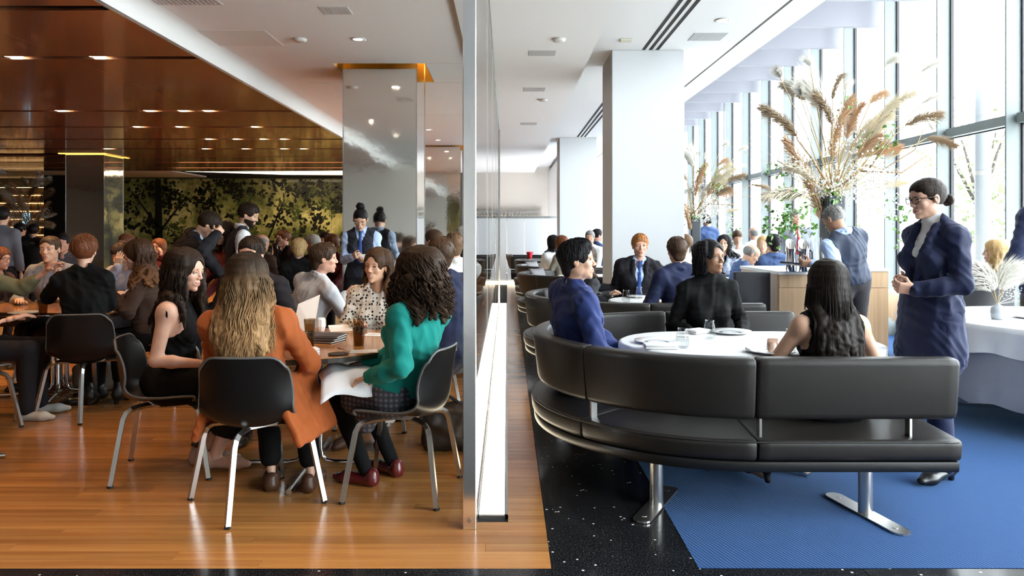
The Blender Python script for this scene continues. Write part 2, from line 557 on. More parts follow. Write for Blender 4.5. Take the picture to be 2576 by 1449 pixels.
# copper ceiling: separate lacquered panels with slots between
cc = MB().box(X_LEFT, X_COPPER, Y_REAR, Y_BACK, Z_COP + 0.10, Z_COP + 0.3).build('ceiling_copper', M_DARK)
tag(cc, 'glossy copper coloured panel ceiling over the left room', kind='structure')
CH = (-10.06, -9.01, 16.5, 17.6)      # recess round the far left column
yj = [Y_REAR, -0.9, 0.74, 2.38, 4.02, 5.66, 7.30, 10.58, 12.22, 13.86, 15.5, 17.1]
xs = [X_COPPER - 0.012, -4.4, -9.0, -13.2, X_LEFT]
UB3 = MB().box(0, 1, 0, 1, 0, 1).mesh('panel_unit'); UB3.materials.append(M_COPPER)
for i in range(len(yj) - 1):
    for k in range(len(xs) - 1):
        o = bpy.data.objects.new('ceiling_panel', UB3); COL.objects.link(o); o.parent = cc
        yy0, yy1 = yj[i] + 0.12, yj[i + 1]
        if i == len(yj) - 2 and k == 2: yy1 = CH[2] - 0.0
        o.location = (xs[k + 1] + 0.002, yy0, Z_COP); o.scale = (xs[k] - xs[k + 1] - 0.004, yy1 - yy0, 0.05)
        if i > 4:
            e = MB().box(xs[k + 1], xs[k], yj[i] + 0.108, yj[i] + 0.118, Z_COP - 0.004, Z_COP + 0.05).build('panel_edge', M_STEEL, cc)
# back part of that ceiling: darker lacquer, then long warm lights before the mural
MB().box(-14.4, X_COPPER - 0.012, 17.22, 18.6, Z_COP, Z_COP + 0.05).build('ceiling_panel', M_COPPER, cc)
MB().box(-14.4, X_COPPER - 0.012, 18.75, 20.2, Z_COP, Z_COP + 0.05).build('ceiling_panel', M_COPPER, cc)
MB().box(-14.4, X_COPPER - 0.012, 20.35, 21.3, Z_COP, Z_COP + 0.05).build('ceiling_panel', M_COPPER, cc)
M_COVE = emis('cove_glow', (1.0, 0.80, 0.52), 2.6)
MB().box(-8.4, X_COPPER - 0.1, 18.62, 18.72, Z_COP + 0.03, Z_COP + 0.05).build('cove_light', M_COVE, cc)
MB().box(-9.2, X_COPPER - 0.1, 20.22, 20.33, Z_COP + 0.03, Z_COP + 0.05).build('cove_light', M_COVE, cc)
MB().add([(-9.6, 21.9, Z_COP + 0.03), (-7.2, 21.9, Z_COP + 0.03), (-3.2, 21.5, Z_COP + 0.03), (-3.2, 23.4, Z_COP + 0.03), (-7.0, 23.2, Z_COP + 0.03)],
         [(0, 4, 3, 2, 1)]).build('cove_light', M_COVE, cc)
MB().box(-14.4, -9.8, 21.4, 24.0, Z_COP - 0.0, Z_COP + 0.05).build('ceiling_panel', M_WHITE_WARM, cc)
MB().box(-17.4, -14.4, 17.3, 24.3, Z_COP - 0.0, Z_COP + 0.05).build('ceiling_panel', M_WHITE_WARM, cc)
# amber recess at the far left column
MB().box(CH[0], CH[1], CH[2] - 0.02, CH[2] + 0.05, Z_COP - 0.01, Z_COP + 0.0).build('recess_light', emis('amber_led2', (1.0, 0.55, 0.10), 1.6), cc)
MB().add([(CH[1], CH[2], Z_COP - 0.01), (CH[1], CH[3], Z_COP - 0.01), (CH[1] - 0.07, CH[3], Z_COP - 0.01), (CH[1] - 0.07, CH[2], Z_COP - 0.01)], [(0, 1, 2, 3)]).build('recess_light', emis('amber_led2', (1.0, 0.55, 0.10), 1.6), cc)

# right ceiling
cr_ = MB().box(X_STEP, X_SOFFIT, Y_REAR, Y_BACK, Z_CR, Z_CR + 0.2).box(X_STEP - 0.1, X_STEP, Y_REAR, Y_BACK, Z_CL + 0.001, Z_CR + 0.2)\
    .box(X_SOFFIT - 0.08, X_SOFFIT, Y_REAR, Y_BACK, Z_CR + 0.2, Z_TOP).build('ceiling_right', M_WHITE)
tag(cr_, 'white soffit ceiling over the booths with air slots', kind='structure')
for (ya, yb) in ((2.6, 8.6), (9.46, 16.6), (17.5, 22)):
    for xq in (1.58, 1.66, 1.74):
        MB().box(xq, xq + 0.038, ya, yb, Z_CR - 0.003, Z_CR + 0.0).build('air_slot', M_DARK, cr_)
MB().box(2.60, 2.625, -1, 24, Z_CR - 0.002, Z_CR).build('shadow_gap', mat('gap_grey', (0.10, 0.09, 0.08), 0.8), cr_)
ct = MB().box(X_SOFFIT - 0.08, X_WIN + 0.2, Y_REAR, Y_BACK, Z_TOP, Z_TOP + 0.2).build('ceiling_high', M_WHITE)
tag(ct, 'high white ceiling along the window wall', kind='structure')
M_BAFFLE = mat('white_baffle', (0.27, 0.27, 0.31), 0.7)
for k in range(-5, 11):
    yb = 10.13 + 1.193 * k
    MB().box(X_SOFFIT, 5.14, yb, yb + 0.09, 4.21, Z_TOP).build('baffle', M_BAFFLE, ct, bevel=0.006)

# ================================================================== WALLS
wl = MB().box(X_LEFT - 0.2, X_LEFT, Y_REAR, Y_BACK, 0, 3.4).build('wall_left', mat('brown_wall', (0.10, 0.06, 0.035), 0.6)); tag(wl, kind='structure')
wr_ = MB().box(-0.2, 5.4, Y_REAR - 0.2, Y_REAR, 0, 5.0).build('wall_rear_right', mat('grey_wall', (0.30, 0.295, 0.29), 0.7)); tag(wr_, kind='structure')
wr2 = MB().box(X_LEFT, -0.2, Y_REAR - 0.2, Y_REAR, 0, 3.6).build('wall_rear_left', mat('cream_wall', (0.74, 0.71, 0.66), 0.7)); tag(wr2, kind='structure')
wb = MB().box(X_LEFT, -0.3, Y_BACK, Y_BACK + 0.2, 0, 3.5).build('wall_back_left', mat('dark_wall', (0.05, 0.04, 0.03), 0.5)); tag(wb, kind='structure')
wb2 = MB().box(-0.3, 5.4, Y_BACK, Y_BACK + 0.2, 0, 5.0).build('wall_back_right', M_WHITE_WARM); tag(wb2, kind='structure')
wp = MB().box(2.2, 2.35, 20.5, Y_BACK, 0, Z_CR).box(1.36, 1.42, 19.2, Y_BACK, 0, Z_CL).build('wall_side', M_WHITE); tag(wp, kind='structure')

# half height lit glass partition at the end of the booths
lp = empty('lit_partition', (0, 19.0, 0), 0, 'half height milky glass partition at the far end of the booth room', 'partition')
M_MILK = mat('milky_glass', (0.86, 0.89, 0.90), 0.25, emit=(0.9, 0.95, 1.0, 0.08))
xx = -0.45
for k in range(5):
    MB().box(xx + 0.004, xx + 0.446, 0, 0.03, 0.10, 1.72).build('glass_panel', M_MILK, lp); xx += 0.45
MB().box(-0.45, 1.8, -0.01, 0.05, 1.72, 1.775).build('top_rail', M_STEEL, lp)
MB().box(-0.45, 1.8, -0.02, 0.05, 0.0, 0.10).build('base_rail', emis('warm_base_glow', (1.0, 0.86, 0.62), 1.3), lp)
# glass rack above it, on the far wall
rk = empty('glass_shelf', (0.2, 24.29, 2.0), 0, 'thin steel shelf with upside down glasses on the far cream wall', 'shelf')
MB().box(-0.6, 0.9, -0.1, 0.1, 0.02, 0.05).build('rail', M_STEEL, rk)
MB().box(-0.6, 0.9, -0.1, 0.1, -0.28, -0.26).build('rail', M_STEEL, rk)
for k in range(12):
    MB().lathe([(0.03, -0.25), (0.04, -0.15), (0.035, -0.1), (0.006, -0.08), (0.006, 0.0)], 8, (-0.5 + 0.12 * k, 0, 0)).build('hanging_glass', mat('faint_glass', (0.8, 0.78, 0.7), 0.2), rk)

# ================================================================== COLUMNS
def mirror_column(x, y, ztop, w, label):
    c = empty('mirror_column', (x, y, 0), 0, label, 'column', 'mirror steel columns')
    MB().box(0, w, 0, 0.85, 0, ztop).build('cladding', M_MIRROR, c)
    mb = MB()
    for (a, b_) in ((0, 0), (w, 0), (0, 0.85), (w, 0.85)):
        mb.box(a - 0.006, a + 0.006, b_ - 0.006, b_ + 0.006, 0, ztop)
    mb.build('corner_trim', M_STEEL, c)
    return c
mirror_column(-1.914, 8.60, Z_CL + 0.40, 0.858, 'mirror clad square column with amber glow at its top, beside the waitress with a bun')
mirror_column(-1.914, 16.70, Z_CL + 0.40, 0.858, 'smaller distant mirror column right beside the steel partition post')
mirror_column(-9.96, 16.60, Z_COP - 0.005, 0.86, 'mirror column under the copper ceiling at the dark bar, far left')
def white_column(x, y, label):
    c = MB().box(x, x + 0.85, y, y + 0.85, 0, Z_CR).build('white_column', mat('white_column_paint', (0.66, 0.68, 0.70), 0.6), bevel=0.008)
    return tag(c, label, 'column', 'white columns between the booths')
white_column(1.232, 8.62, 'broad white column behind the red-haired man')
white_column(1.20, 16.75, 'narrow distant white column left of the broad one')

# ================================================================== WINDOW WALL
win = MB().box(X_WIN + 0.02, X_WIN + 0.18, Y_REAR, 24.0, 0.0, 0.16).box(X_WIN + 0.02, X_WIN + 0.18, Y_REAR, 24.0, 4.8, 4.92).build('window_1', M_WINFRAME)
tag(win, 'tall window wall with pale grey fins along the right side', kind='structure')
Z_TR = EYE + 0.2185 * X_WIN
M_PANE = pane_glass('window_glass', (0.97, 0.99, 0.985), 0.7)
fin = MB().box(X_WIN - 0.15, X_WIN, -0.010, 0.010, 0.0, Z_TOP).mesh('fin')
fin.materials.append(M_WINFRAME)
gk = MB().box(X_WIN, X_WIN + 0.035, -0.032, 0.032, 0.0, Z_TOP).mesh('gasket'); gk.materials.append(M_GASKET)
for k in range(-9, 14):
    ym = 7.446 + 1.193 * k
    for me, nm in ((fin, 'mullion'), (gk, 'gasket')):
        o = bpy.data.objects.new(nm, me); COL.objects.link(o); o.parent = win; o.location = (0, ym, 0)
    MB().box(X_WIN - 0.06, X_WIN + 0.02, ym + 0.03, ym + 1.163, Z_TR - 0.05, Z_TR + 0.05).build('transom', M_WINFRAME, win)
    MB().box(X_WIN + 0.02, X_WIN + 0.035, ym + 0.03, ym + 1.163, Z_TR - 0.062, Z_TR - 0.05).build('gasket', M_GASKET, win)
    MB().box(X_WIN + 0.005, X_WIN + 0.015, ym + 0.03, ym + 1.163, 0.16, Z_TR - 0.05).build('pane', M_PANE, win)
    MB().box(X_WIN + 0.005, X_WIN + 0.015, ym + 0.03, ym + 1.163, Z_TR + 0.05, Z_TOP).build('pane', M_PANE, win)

# ================================================================== GLASS PARTITION
gp = empty('glass_partition', (-0.15, 3.44, 0), 0, 'clear glass partition running away from the polished steel post', 'partition')
M_PGLASS = pane_glass('partition_glass', (0.985, 0.985, 0.975), 0.93)
MB().box(-0.056, 0.006, 0.0, 0.07, 0.0, Z_CL).build('post', mat('bright_polished_steel', (0.93, 0.93, 0.95), 0.16, 1.0, bump=(14, 0.05, 0.003)), gp, bevel=0.003)
MB().lathe([(0.0, 0), (0.011, 0.0), (0.011, 0.003), (0.0, 0.003)], 16).build('screw', M_BRUSH, gp)
sc_o = gp.children[-1]; sc_o.rotation_euler = (PI / 2, 0, 0); sc_o.location = (-0.026, -0.001, 0.045)
yy = 0.08
for k in range(5):
    MB().box(-0.006, 0.004, yy, yy + 2.085, 0.02, Z_CL).build('glass_pane', M_PGLASS, gp)
    MB().box(-0.007, 0.005, yy + 2.086, yy + 2.094, 0.02, Z_CL).build('pane_joint', mat('pane_edge', (0.55, 0.6, 0.56), 0.2), gp)
    yy += 2.095
MB().box(-0.012, 0.008, 0.07, 10.6, 0.0, 0.022).build('floor_rail', M_STEEL, gp)
MB().box(-0.012, 0.008, 0.07, 10.6, Z_CL - 0.02, Z_CL).build('head_rail', M_STEEL, gp)
MB().box(-0.03, 0.02, 10.55, 10.60, 0, Z_CL).build('end_post', M_STEEL, gp)

# ================================================================== CEILING FITTINGS
def downlight(x, y, z, label, glow=True, spotpow=0, tgt=None):
    o = empty('downlight', (x, y, z), 0, label, 'ceiling light', 'recessed ceiling downlights')
    MB().lathe([(0.055, 0), (0.075, -0.001), (0.08, -0.007), (0.052, -0.007), (0.048, 0.0)], 20, caps=False).build('trim_ring', mat('white_trim', (0.75, 0.74, 0.72), 0.4), o, smooth=True)
    MB().lathe([(0.0, -0.002), (0.05, -0.002)], 20).build('lamp', emis('lamp_face', (1.0, 0.9, 0.75), 9.0), o)
    if spotpow:
        spot('lamp_beam', (x, y, z - 0.02), tgt or (x, y, 0), spotpow, WARM, 1.5, 0.8, 0.04, o)
    return o
def pz(u, v, Z):
    Y = FPX * (Z - EYE) / (580.0 - v)
    return (u - 1275.0) / FPX * Y, Y
for (u, v, lab) in ((901, 98, 'round white downlight in the ceiling left of the steel post'), (1000, 325, 'tiny downlight by the top of the mirror column'),
                    (1078, 326, 'small downlight between the two mirror columns, nearer one'), (1101, 352, 'small downlight between the two mirror columns, farther one')):
    x, y = pz(u, v, Z_CL); downlight(x, y, Z_CL - 0.001, lab)
x, y = pz(1818, 50, Z_CR); downlight(x, y, Z_CR - 0.001, 'round downlight in the soffit above the tall grasses')
for (u, v, Z, lab) in ((755, 98, Z_CL, 'small white smoke detector left of the round downlight'), (1406, 98, Z_CL, 'round white smoke detector over the booths'),
                       (1366, 250, Z_CL, 'smaller distant round detector over the booths')):
    x, y = pz(u, v, Z)
    o = MB().lathe([(0.0, -0.03), (0.05, -0.03), (0.062, -0.022), (0.07, 0.0)], 20).build('smoke_detector', mat('detector_white', (0.62, 0.6, 0.58), 0.5), None, smooth=True)
    o.location = (x, y, Z); tag(o, lab, 'smoke detector')
def vent(u, v, Z, w, d, lab):
    x, y = pz(u, v, Z)
    o = empty('ceiling_vent', (x, y, Z), 0, lab, 'ceiling vent', 'ceiling vents')
    MB().box(-w / 2, w / 2, -d / 2, d / 2, -0.004, 0).build('frame', mat('vent_white', (0.62, 0.62, 0.62), 0.6), o)
    n = 14
    for k in range(n):
        MB().box(-w / 2 + w * (k + 0.2) / n, -w / 2 + w * (k + 0.7) / n, -d / 2 + 0.02, d / 2 - 0.02, -0.006, -0.004).build('slat', mat('vent_slat', (0.50, 0.50, 0.50), 0.6), o)
vent(845, 26, Z_CL, 0.25, 0.22, 'square white vent above the mirror column')
vent(1364, 133, Z_CL, 0.29, 0.25, 'nearest square vent over the booths')
vent(1344, 225, Z_CL, 0.29, 0.26, 'second square vent over the booths')
vent(1330, 311, Z_CL, 0.29, 0.3, 'third square vent over the booths')
vent(1780, 92, Z_CR, 0.36, 0.33, 'square vent in the soffit near the window')
vent(470, 4, Z_CL, 0.55, 0.16, 'wide vent at the top edge beside the copper ceiling')
x, y = pz(600, 96, Z_CL)
o = MB().box(-0.36, 0.36, -0.3, 0.3, -0.003, 0).build('access_panel', mat('panel_white', (0.78, 0.77, 0.75), 0.65)); o.location = (x, y, Z_CL)
tag(o, 'large flush access panel in the white ceiling', 'access panel')
x, y = pz(1575, 100, Z_CR)
o = MB().box(-0.07, 0.07, -0.06, 0.06, -0.02, 0).build('ceiling_sensor', mat('sensor_cream', (0.7, 0.68, 0.55), 0.5), bevel=0.01); o.location = (x, y, Z_CR)
tag(o, 'small cream ceiling sensor above the broad white column', 'sensor')
# lamps in the copper ceiling slots and what they light
NEAR = [(-4.2, 5.66), (-6.0, 5.66), (-3.9, 4.02), (-5.2, 4.02), (-5.4, 7.30), (-4.4, 2.38)]
LAMPS = [(10, 140), (225, 140), (135, 277), (360, 277), (447, 277), (510, 277), (332, 318), (440, 318), (632, 318), (515, 349), (585, 349), (653, 349), (705, 349),
         (255, 373), (505, 373), (607, 373), (705, 373), (755, 373)]
for i, (u, v) in enumerate(LAMPS):
    x, y = pz(u, v, Z_COP)
    j = min(yj[5:], key=lambda q: abs(q - y))
    o = empty('slot_lamp', (x, j + 0.055, Z_COP + 0.012), 0, 'small warm lamp in a dark slot of the copper ceiling', 'ceiling light', 'lamps in the copper ceiling slots')
    MB().lathe([(0.0, 0.0), (0.05, 0.0), (0.05, 0.03), (0.0, 0.03)], 14).build('lamp', emis('slot_lamp_face', (1.0, 0.82, 0.55), 14.0), o)
    spot('lamp_beam', (x, j + 0.055, Z_COP), (x, j + 0.05, 0), 108, WARM, 1.45, 0.8, 0.05, o)

for i, (x, j) in enumerate(NEAR):
    o = empty('slot_lamp', (x, j + 0.055, Z_COP + 0.012), 0, 'warm lamp in a copper ceiling slot above the front tables', 'ceiling light', 'lamps over the front tables')
    MB().lathe([(0.0, 0.0), (0.05, 0.0), (0.05, 0.03), (0.0, 0.03)], 14).build('lamp', emis('slot_lamp_face', (1.0, 0.82, 0.55), 14.0), o)
    spot('lamp_beam', (x, j + 0.055, Z_COP), (x, j + 0.05, 0), 62, WARM, 1.5, 0.8, 0.05, o)
for i, (x, y) in enumerate(((-1.3, 4.3), (-2.4, 4.2), (-2.2, 2.6), (-0.9, 5.5))):
    downlight(x, y, Z_CL - 0.001, 'warm downlight in the white ceiling above the round wooden table', True, 34)
# ================================================================== FURNITURE MATERIALS
M_LEATHER = mat('dark_brown_leather', (0.016, 0.0135, 0.012), 0.40, bump=(220, 0.12, 0.002), var=(6, 0.10), spec=0.36)
M_BLACKBASE = mat('black_bench_base', (0.008, 0.008, 0.008), 0.35)
M_SHELL = mat('black_shell_plastic', (0.006, 0.0055, 0.0055), 0.36, bump=(8, 0.05, 0.004), spec=0.3)
M_PIPING = mat('grey_piping', (0.10, 0.10, 0.10), 0.35)
M_CLOTH = mat('white_linen', (0.86, 0.86, 0.87), 0.85, bump=(300, 0.08, 0.001))
M_CLOTHGREY = mat('grey_undercloth', (0.36, 0.37, 0.41), 0.7, bump=(9, 0.25, 0.02))
M_TABLEWOOD = wood_mat('honey_table_wood', (0.40, 0.165, 0.045), (0.55, 0.25, 0.075), 'X', 0.14, 1.3, coat=0.5, objrand=0)
M_TABLEEDGE = mat('dark_table_edge', (0.03, 0.018, 0.01), 0.3)
M_OAK = wood_mat('pale_oak_veneer', (0.50, 0.32, 0.18), (0.62, 0.43, 0.26), 'Z', 0.4, 1.0, coat=0.0, objrand=0.05)
M_CLEAR = pane_glass('drinking_glass', (0.97, 0.975, 0.975), 1.0, 0.0, 1.6)
M_WATER = pane_glass('water', (0.93, 0.94, 0.94), 1.0, 0.0, 1.33)
M_SMOKE = pane_glass('smoked_brown_glass', (0.66, 0.58, 0.46), 1.0, 0.02, 1.5)
M_SMOKEW = pane_glass('water_in_smoked_glass', (0.88, 0.80, 0.68), 1.0, 0.02, 1.33)
M_CHINA = mat('white_china', (0.83, 0.83, 0.82), 0.15, coat=0.3)
M_PAPER = mat('white_paper', (0.80, 0.78, 0.75), 0.8)
M_FOLDER = mat('charcoal_menu_cover', (0.045, 0.040, 0.042), 0.55)
M_PILLOW = mat('grey_pillow', (0.20, 0.19, 0.20), 0.6, bump=(12, 0.3, 0.02))

# ================================================================== BOOTHS
def sweep(path, prof, mb, end_in=0.0):
    """path: list of (x, y, nx, ny); prof: closed list of (o, z), o outwards"""
    n = len(prof)
    co = sum(p[0] for p in prof) / n; cz = sum(p[1] for p in prof) / n
    v = []; f = []
    rings = []
    P = list(path)
    if end_in:
        rings.append((P[0], 1 - end_in / 0.06)); rings.append((P[0], 1 - 0.35 * end_in / 0.06))
        d0 = Vector((P[1][0] - P[0][0], P[1][1] - P[0][1])).normalized() * end_in
        e0 = (P[0][0] + d0.x * 0.35, P[0][1] + d0.y * 0.35, P[0][2], P[0][3]); e1 = (P[0][0] + d0.x, P[0][1] + d0.y, P[0][2], P[0][3])
        rings = [(P[0], 1 - 0.9 * end_in / 0.06), (e0, 1 - 0.3 * end_in / 0.06), (e1, 1)]
        for q in P[1:-1]: rings.append((q, 1))
        d1 = Vector((P[-2][0] - P[-1][0], P[-2][1] - P[-1][1])).normalized() * end_in
        e0 = (P[-1][0] + d1.x, P[-1][1] + d1.y, P[-1][2], P[-1][3]); e1 = (P[-1][0] + d1.x * 0.35, P[-1][1] + d1.y * 0.35, P[-1][2], P[-1][3])
        rings += [(e0, 1), (e1, 1 - 0.3 * end_in / 0.06), (P[-1], 1 - 0.9 * end_in / 0.06)]
    else:
        rings = [(q, 1) for q in P]
    for (x, y, nx, ny), s in rings:
        for o, z in prof:
            oo = co + (o - co) * (s if abs(o - co) < 0.2 else 1 - (1 - s) * 0.3); zz = cz + (z - cz) * (s if abs(z - cz) < 0.06 else 1 - (1 - s) * 0.4)
            v.append((x + nx * oo, y + ny * oo, zz))
    m = len(rings)
    for i in range(m - 1):
        for k in range(n):
            k2 = (k + 1) % n
            f.append((i * n + k, (i + 1) * n + k, (i + 1) * n + k2, i * n + k2))
    f.append(tuple(range(n))); f.append(tuple((m - 1) * n + k for k in range(n - 1, -1, -1)))
    mb.add(v, f)
    return mb

def round_rect(pts, r, seg=4):
    """round the corners of a convex polygon"""
    out = []
    n = len(pts)
    for i in range(n):
        p0, p1, p2 = Vector(pts[i - 1]), Vector(pts[i]), Vector(pts[(i + 1) % n])
        a = (p0 - p1).normalized() * r; b = (p2 - p1).normalized() * r
        for k in range(seg + 1):
            t = k / seg
            q = (p1 + a) * (1 - t) ** 2 + p1 * 2 * t * (1 - t) + (p1 + b) * t ** 2
            out.append((q.x, q.y))
    return out

BR = 1.065
def booth_path(t0, t1, seg=0.06, L=0.945):
    """t runs along near straight (0..L), half circle (L..L+pi R), far straight"""
    total = 2 * L + PI * BR
    n = max(2, int((t1 - t0) / seg))
    out = []
    for i in range(n + 1):
        t = t0 + (t1 - t0) * i / n
        if t < L: out.append((L - t, -BR, 0, -1))
        elif t < L + PI * BR:
            a = -PI / 2 - (t - L) / BR
            out.append((BR * math.cos(a), BR * math.sin(a), math.cos(a), math.sin(a)))
        else: out.append((t - L - PI * BR, BR, 0, 1))
    return out

def make_booth(L=0.945):
    TOT = 2 * L + PI * BR
    root = empty('booth_sofa', (0, 0, 0))
    back = round_rect([(-0.035, 0.487), (0.0, 0.785), (-0.10, 0.79), (-0.125, 0.487)][::-1], 0.032)
    cuts = [0, L + 0.03, L + 0.95, L + PI * BR - 0.95, L + PI * BR - 0.03, TOT]
    for a, b in zip(cuts[:-1], cuts[1:]):
        sweep(booth_path(a + 0.001, b - 0.001, L=L), back, MB(), 0.012 if a > 0 and b < TOT else 0.02).build('backrest', M_LEATHER, root, smooth=True, angle=0.9)
    seat = round_rect([(0.0, 0.298), (0.01, 0.400), (-0.55, 0.425), (-0.55, 0.30)][::-1], 0.03)
    for a, b in zip(cuts[:-1], cuts[1:]):
        sweep(booth_path(a + 0.001, b - 0.001, L=L), seat, MB(), 0.010).build('seat_cushion', M_LEATHER, root, smooth=True, angle=0.9)
    # piping seam along the seat's outer top edge
    pts = [(x + nx * 0.004, y + ny * 0.004, 0.392) for x, y, nx, ny in booth_path(0.02, TOT - 0.02, L=L)]
    MB().tube(pts, 0.004, 5).build('piping', M_LEATHER, root, smooth=True)
    base = round_rect([(-0.012, 0.242), (-0.008, 0.296), (-0.52, 0.296), (-0.52, 0.242)][::-1], 0.012, 2)
    sweep(booth_path(0.01, TOT - 0.01, L=L), base, MB()).build('seat_base', M_BLACKBASE, root, smooth=True, angle=0.6)
    rail = [(-0.10, 0.232), (-0.10, 0.242), (-0.16, 0.242), (-0.16, 0.232)][::-1]
    sweep(booth_path(0.1, TOT - 0.1, L=L), rail, MB()).build('steel_rail', M_BRUSH, root)
    for t in (0.22, L + 0.0, L + 0.93, L + PI * BR - 0.93, L + PI * BR, TOT - 0.22):
        x, y, nx, ny = booth_path(t, t + 0.1, L=L)[0]
        tx, ty = -ny, nx
        c = Vector((x - nx * 0.07, y - ny * 0.07, 0.45))
        MB().obox(c, (nx, ny, 0), (tx, ty, 0), (0, 0, 1), 0.022, 0.006, 0.065).build('back_bracket', M_BRUSH, root)
    for t in (0.40, L + 0.55, L + PI * BR - 0.55, TOT - 0.40):
        x, y, nx, ny = booth_path(t, t + 0.1, L=L)[0]
        c = (x - nx * 0.13, y - ny * 0.13)
        MB().lathe([(0.034, 0.008), (0.034, 0.24)], 20, (c[0], c[1], 0)).build('pedestal_leg', M_BRUSH, root, smooth=True, angle=0.6)
        fp = MB()
        pl = []
        for k in range(9):
            a = -PI / 2 + PI * k / 8; pl.append((0.23 + 0.045 * math.cos(a), 0.045 * math.sin(a)))
        for k in range(9):
            a = PI / 2 + PI * k / 8; pl.append((-0.23 + 0.045 * math.cos(a), 0.045 * math.sin(a)))
        ax, ay = (nx, ny)
        if t < L: ax, ay = 0.22, -0.975
        elif t < L + PI * BR / 2: ax, ay = -0.47, -0.88
        pw = [(c[0] + ax * p - ay * q, c[1] + ay * p + ax * q) for p, q in pl]
        fo = fp.prism(pw, 0.003, 0.012).build('foot_plate', M_BRUSH, root)
        for s in (-0.2, 0.2):
            MB().lathe([(0.0, 0.0135), (0.012, 0.0135), (0.013, 0.012)], 12, (c[0] + ax * s, c[1] + ay * s, 0)).build('bolt', M_BRUSH, root)
    return root
booth0 = make_booth()
BOOTHS = [(1.225, 4.565, 'nearest dark leather horseshoe booth, its smooth back towards the viewer'),
          (1.235, 7.215, 'second dark leather horseshoe booth, in front of the broad white column'),
          (1.22, 10.75, 'third dark leather horseshoe booth, just beyond the broad white column'),
          (1.22, 13.2, 'fourth dark leather booth, its grey rim between the third and the last one'),
          (1.22, 15.6, 'farthest in the row of horseshoe booths, with the red napkin on its rim')]
for i, (x, y, lab) in enumerate(BOOTHS):
    o = booth0 if i == 0 else copy_tree(booth0)
    o.location = (x, y, 0)
    tag(o, lab, 'booth', 'leather booths along the glass partition')
# dark booth turned round at the far end
o = copy_tree(booth0); o.location = (0.62, 18.05, 0); o.scale = (0.55, 0.55, 1.0); o.rotation_euler = (0, 0, PI)
tag(o, 'small dark booth turned round against the milky far partition', 'booth')
# lit skirting under the far partition, red napkin on a rim
def blob(name, pts_r, mat_, parent=None, n=10):
    return None
mb = MB().lathe([(0.0, 0.0), (0.055, 0.0), (0.045, 0.05), (0.075, 0.13), (0.07, 0.15), (0.05, 0.12), (0.0, 0.10)], 14)
o = mb.build('red_napkin', mat('red_cloth', (0.55, 0.006, 0.02), 0.7), smooth=True); o.location = (0.5, 16.02, 0.787)
tag(o, 'bright red folded napkin standing on the far booth rim', 'napkin')

def pillow(loc, rz, tilt, lab, s=0.2):
    me = bpy.data.meshes.new('pillow')
    bm = bmesh.new()
    n = 10
    vs = {}
    for side in (1, -1):
        for i in range(n + 1):
            for j in range(n + 1):
                u, w = i / n * 2 - 1, j / n * 2 - 1
                h = 0.055 * (max(0, 1 - u ** 4) * max(0, 1 - w ** 4)) ** 0.7
                k = 1 - 0.10 * (1 - abs(u)) * abs(w) - 0.0
                vs[side, i, j] = bm.verts.new((u * s * (1 - 0.07 * (1 - w * w)), side * h, w * s * (1 - 0.07 * (1 - u * u))))
    for side in (1, -1):
        for i in range(n):
            for j in range(n):
                q = [vs[side, i, j], vs[side, i + 1, j], vs[side, i + 1, j + 1], vs[side, i, j + 1]]
                bm.faces.new(q if side == -1 else q[::-1])
    bmesh.ops.remove_doubles(bm, verts=bm.verts, dist=1e-4)
    bm.to_mesh(me); bm.free()
    o = link('pillow', me, M_PILLOW, None, loc, True)
    o.rotation_euler = (tilt, 0, rz)
    return tag(o, lab, 'pillow', 'grey pillows in the booths')
pillow((0.50, 7.55, 0.62), 1.2, -0.35, 'grey pillow inside the rim of the second booth, behind the man in navy')
pillow((0.50, 11.3, 0.64), 0.9, -0.35, 'grey pillow inside the third booth')
pillow((0.50, 13.8, 0.64), 0.9, -0.35, 'grey pillow inside the fourth booth')
pillow((0.10, 18.0, 0.64), -1.2, 0.3, 'dark pillow in the turned booth by the milky partition')

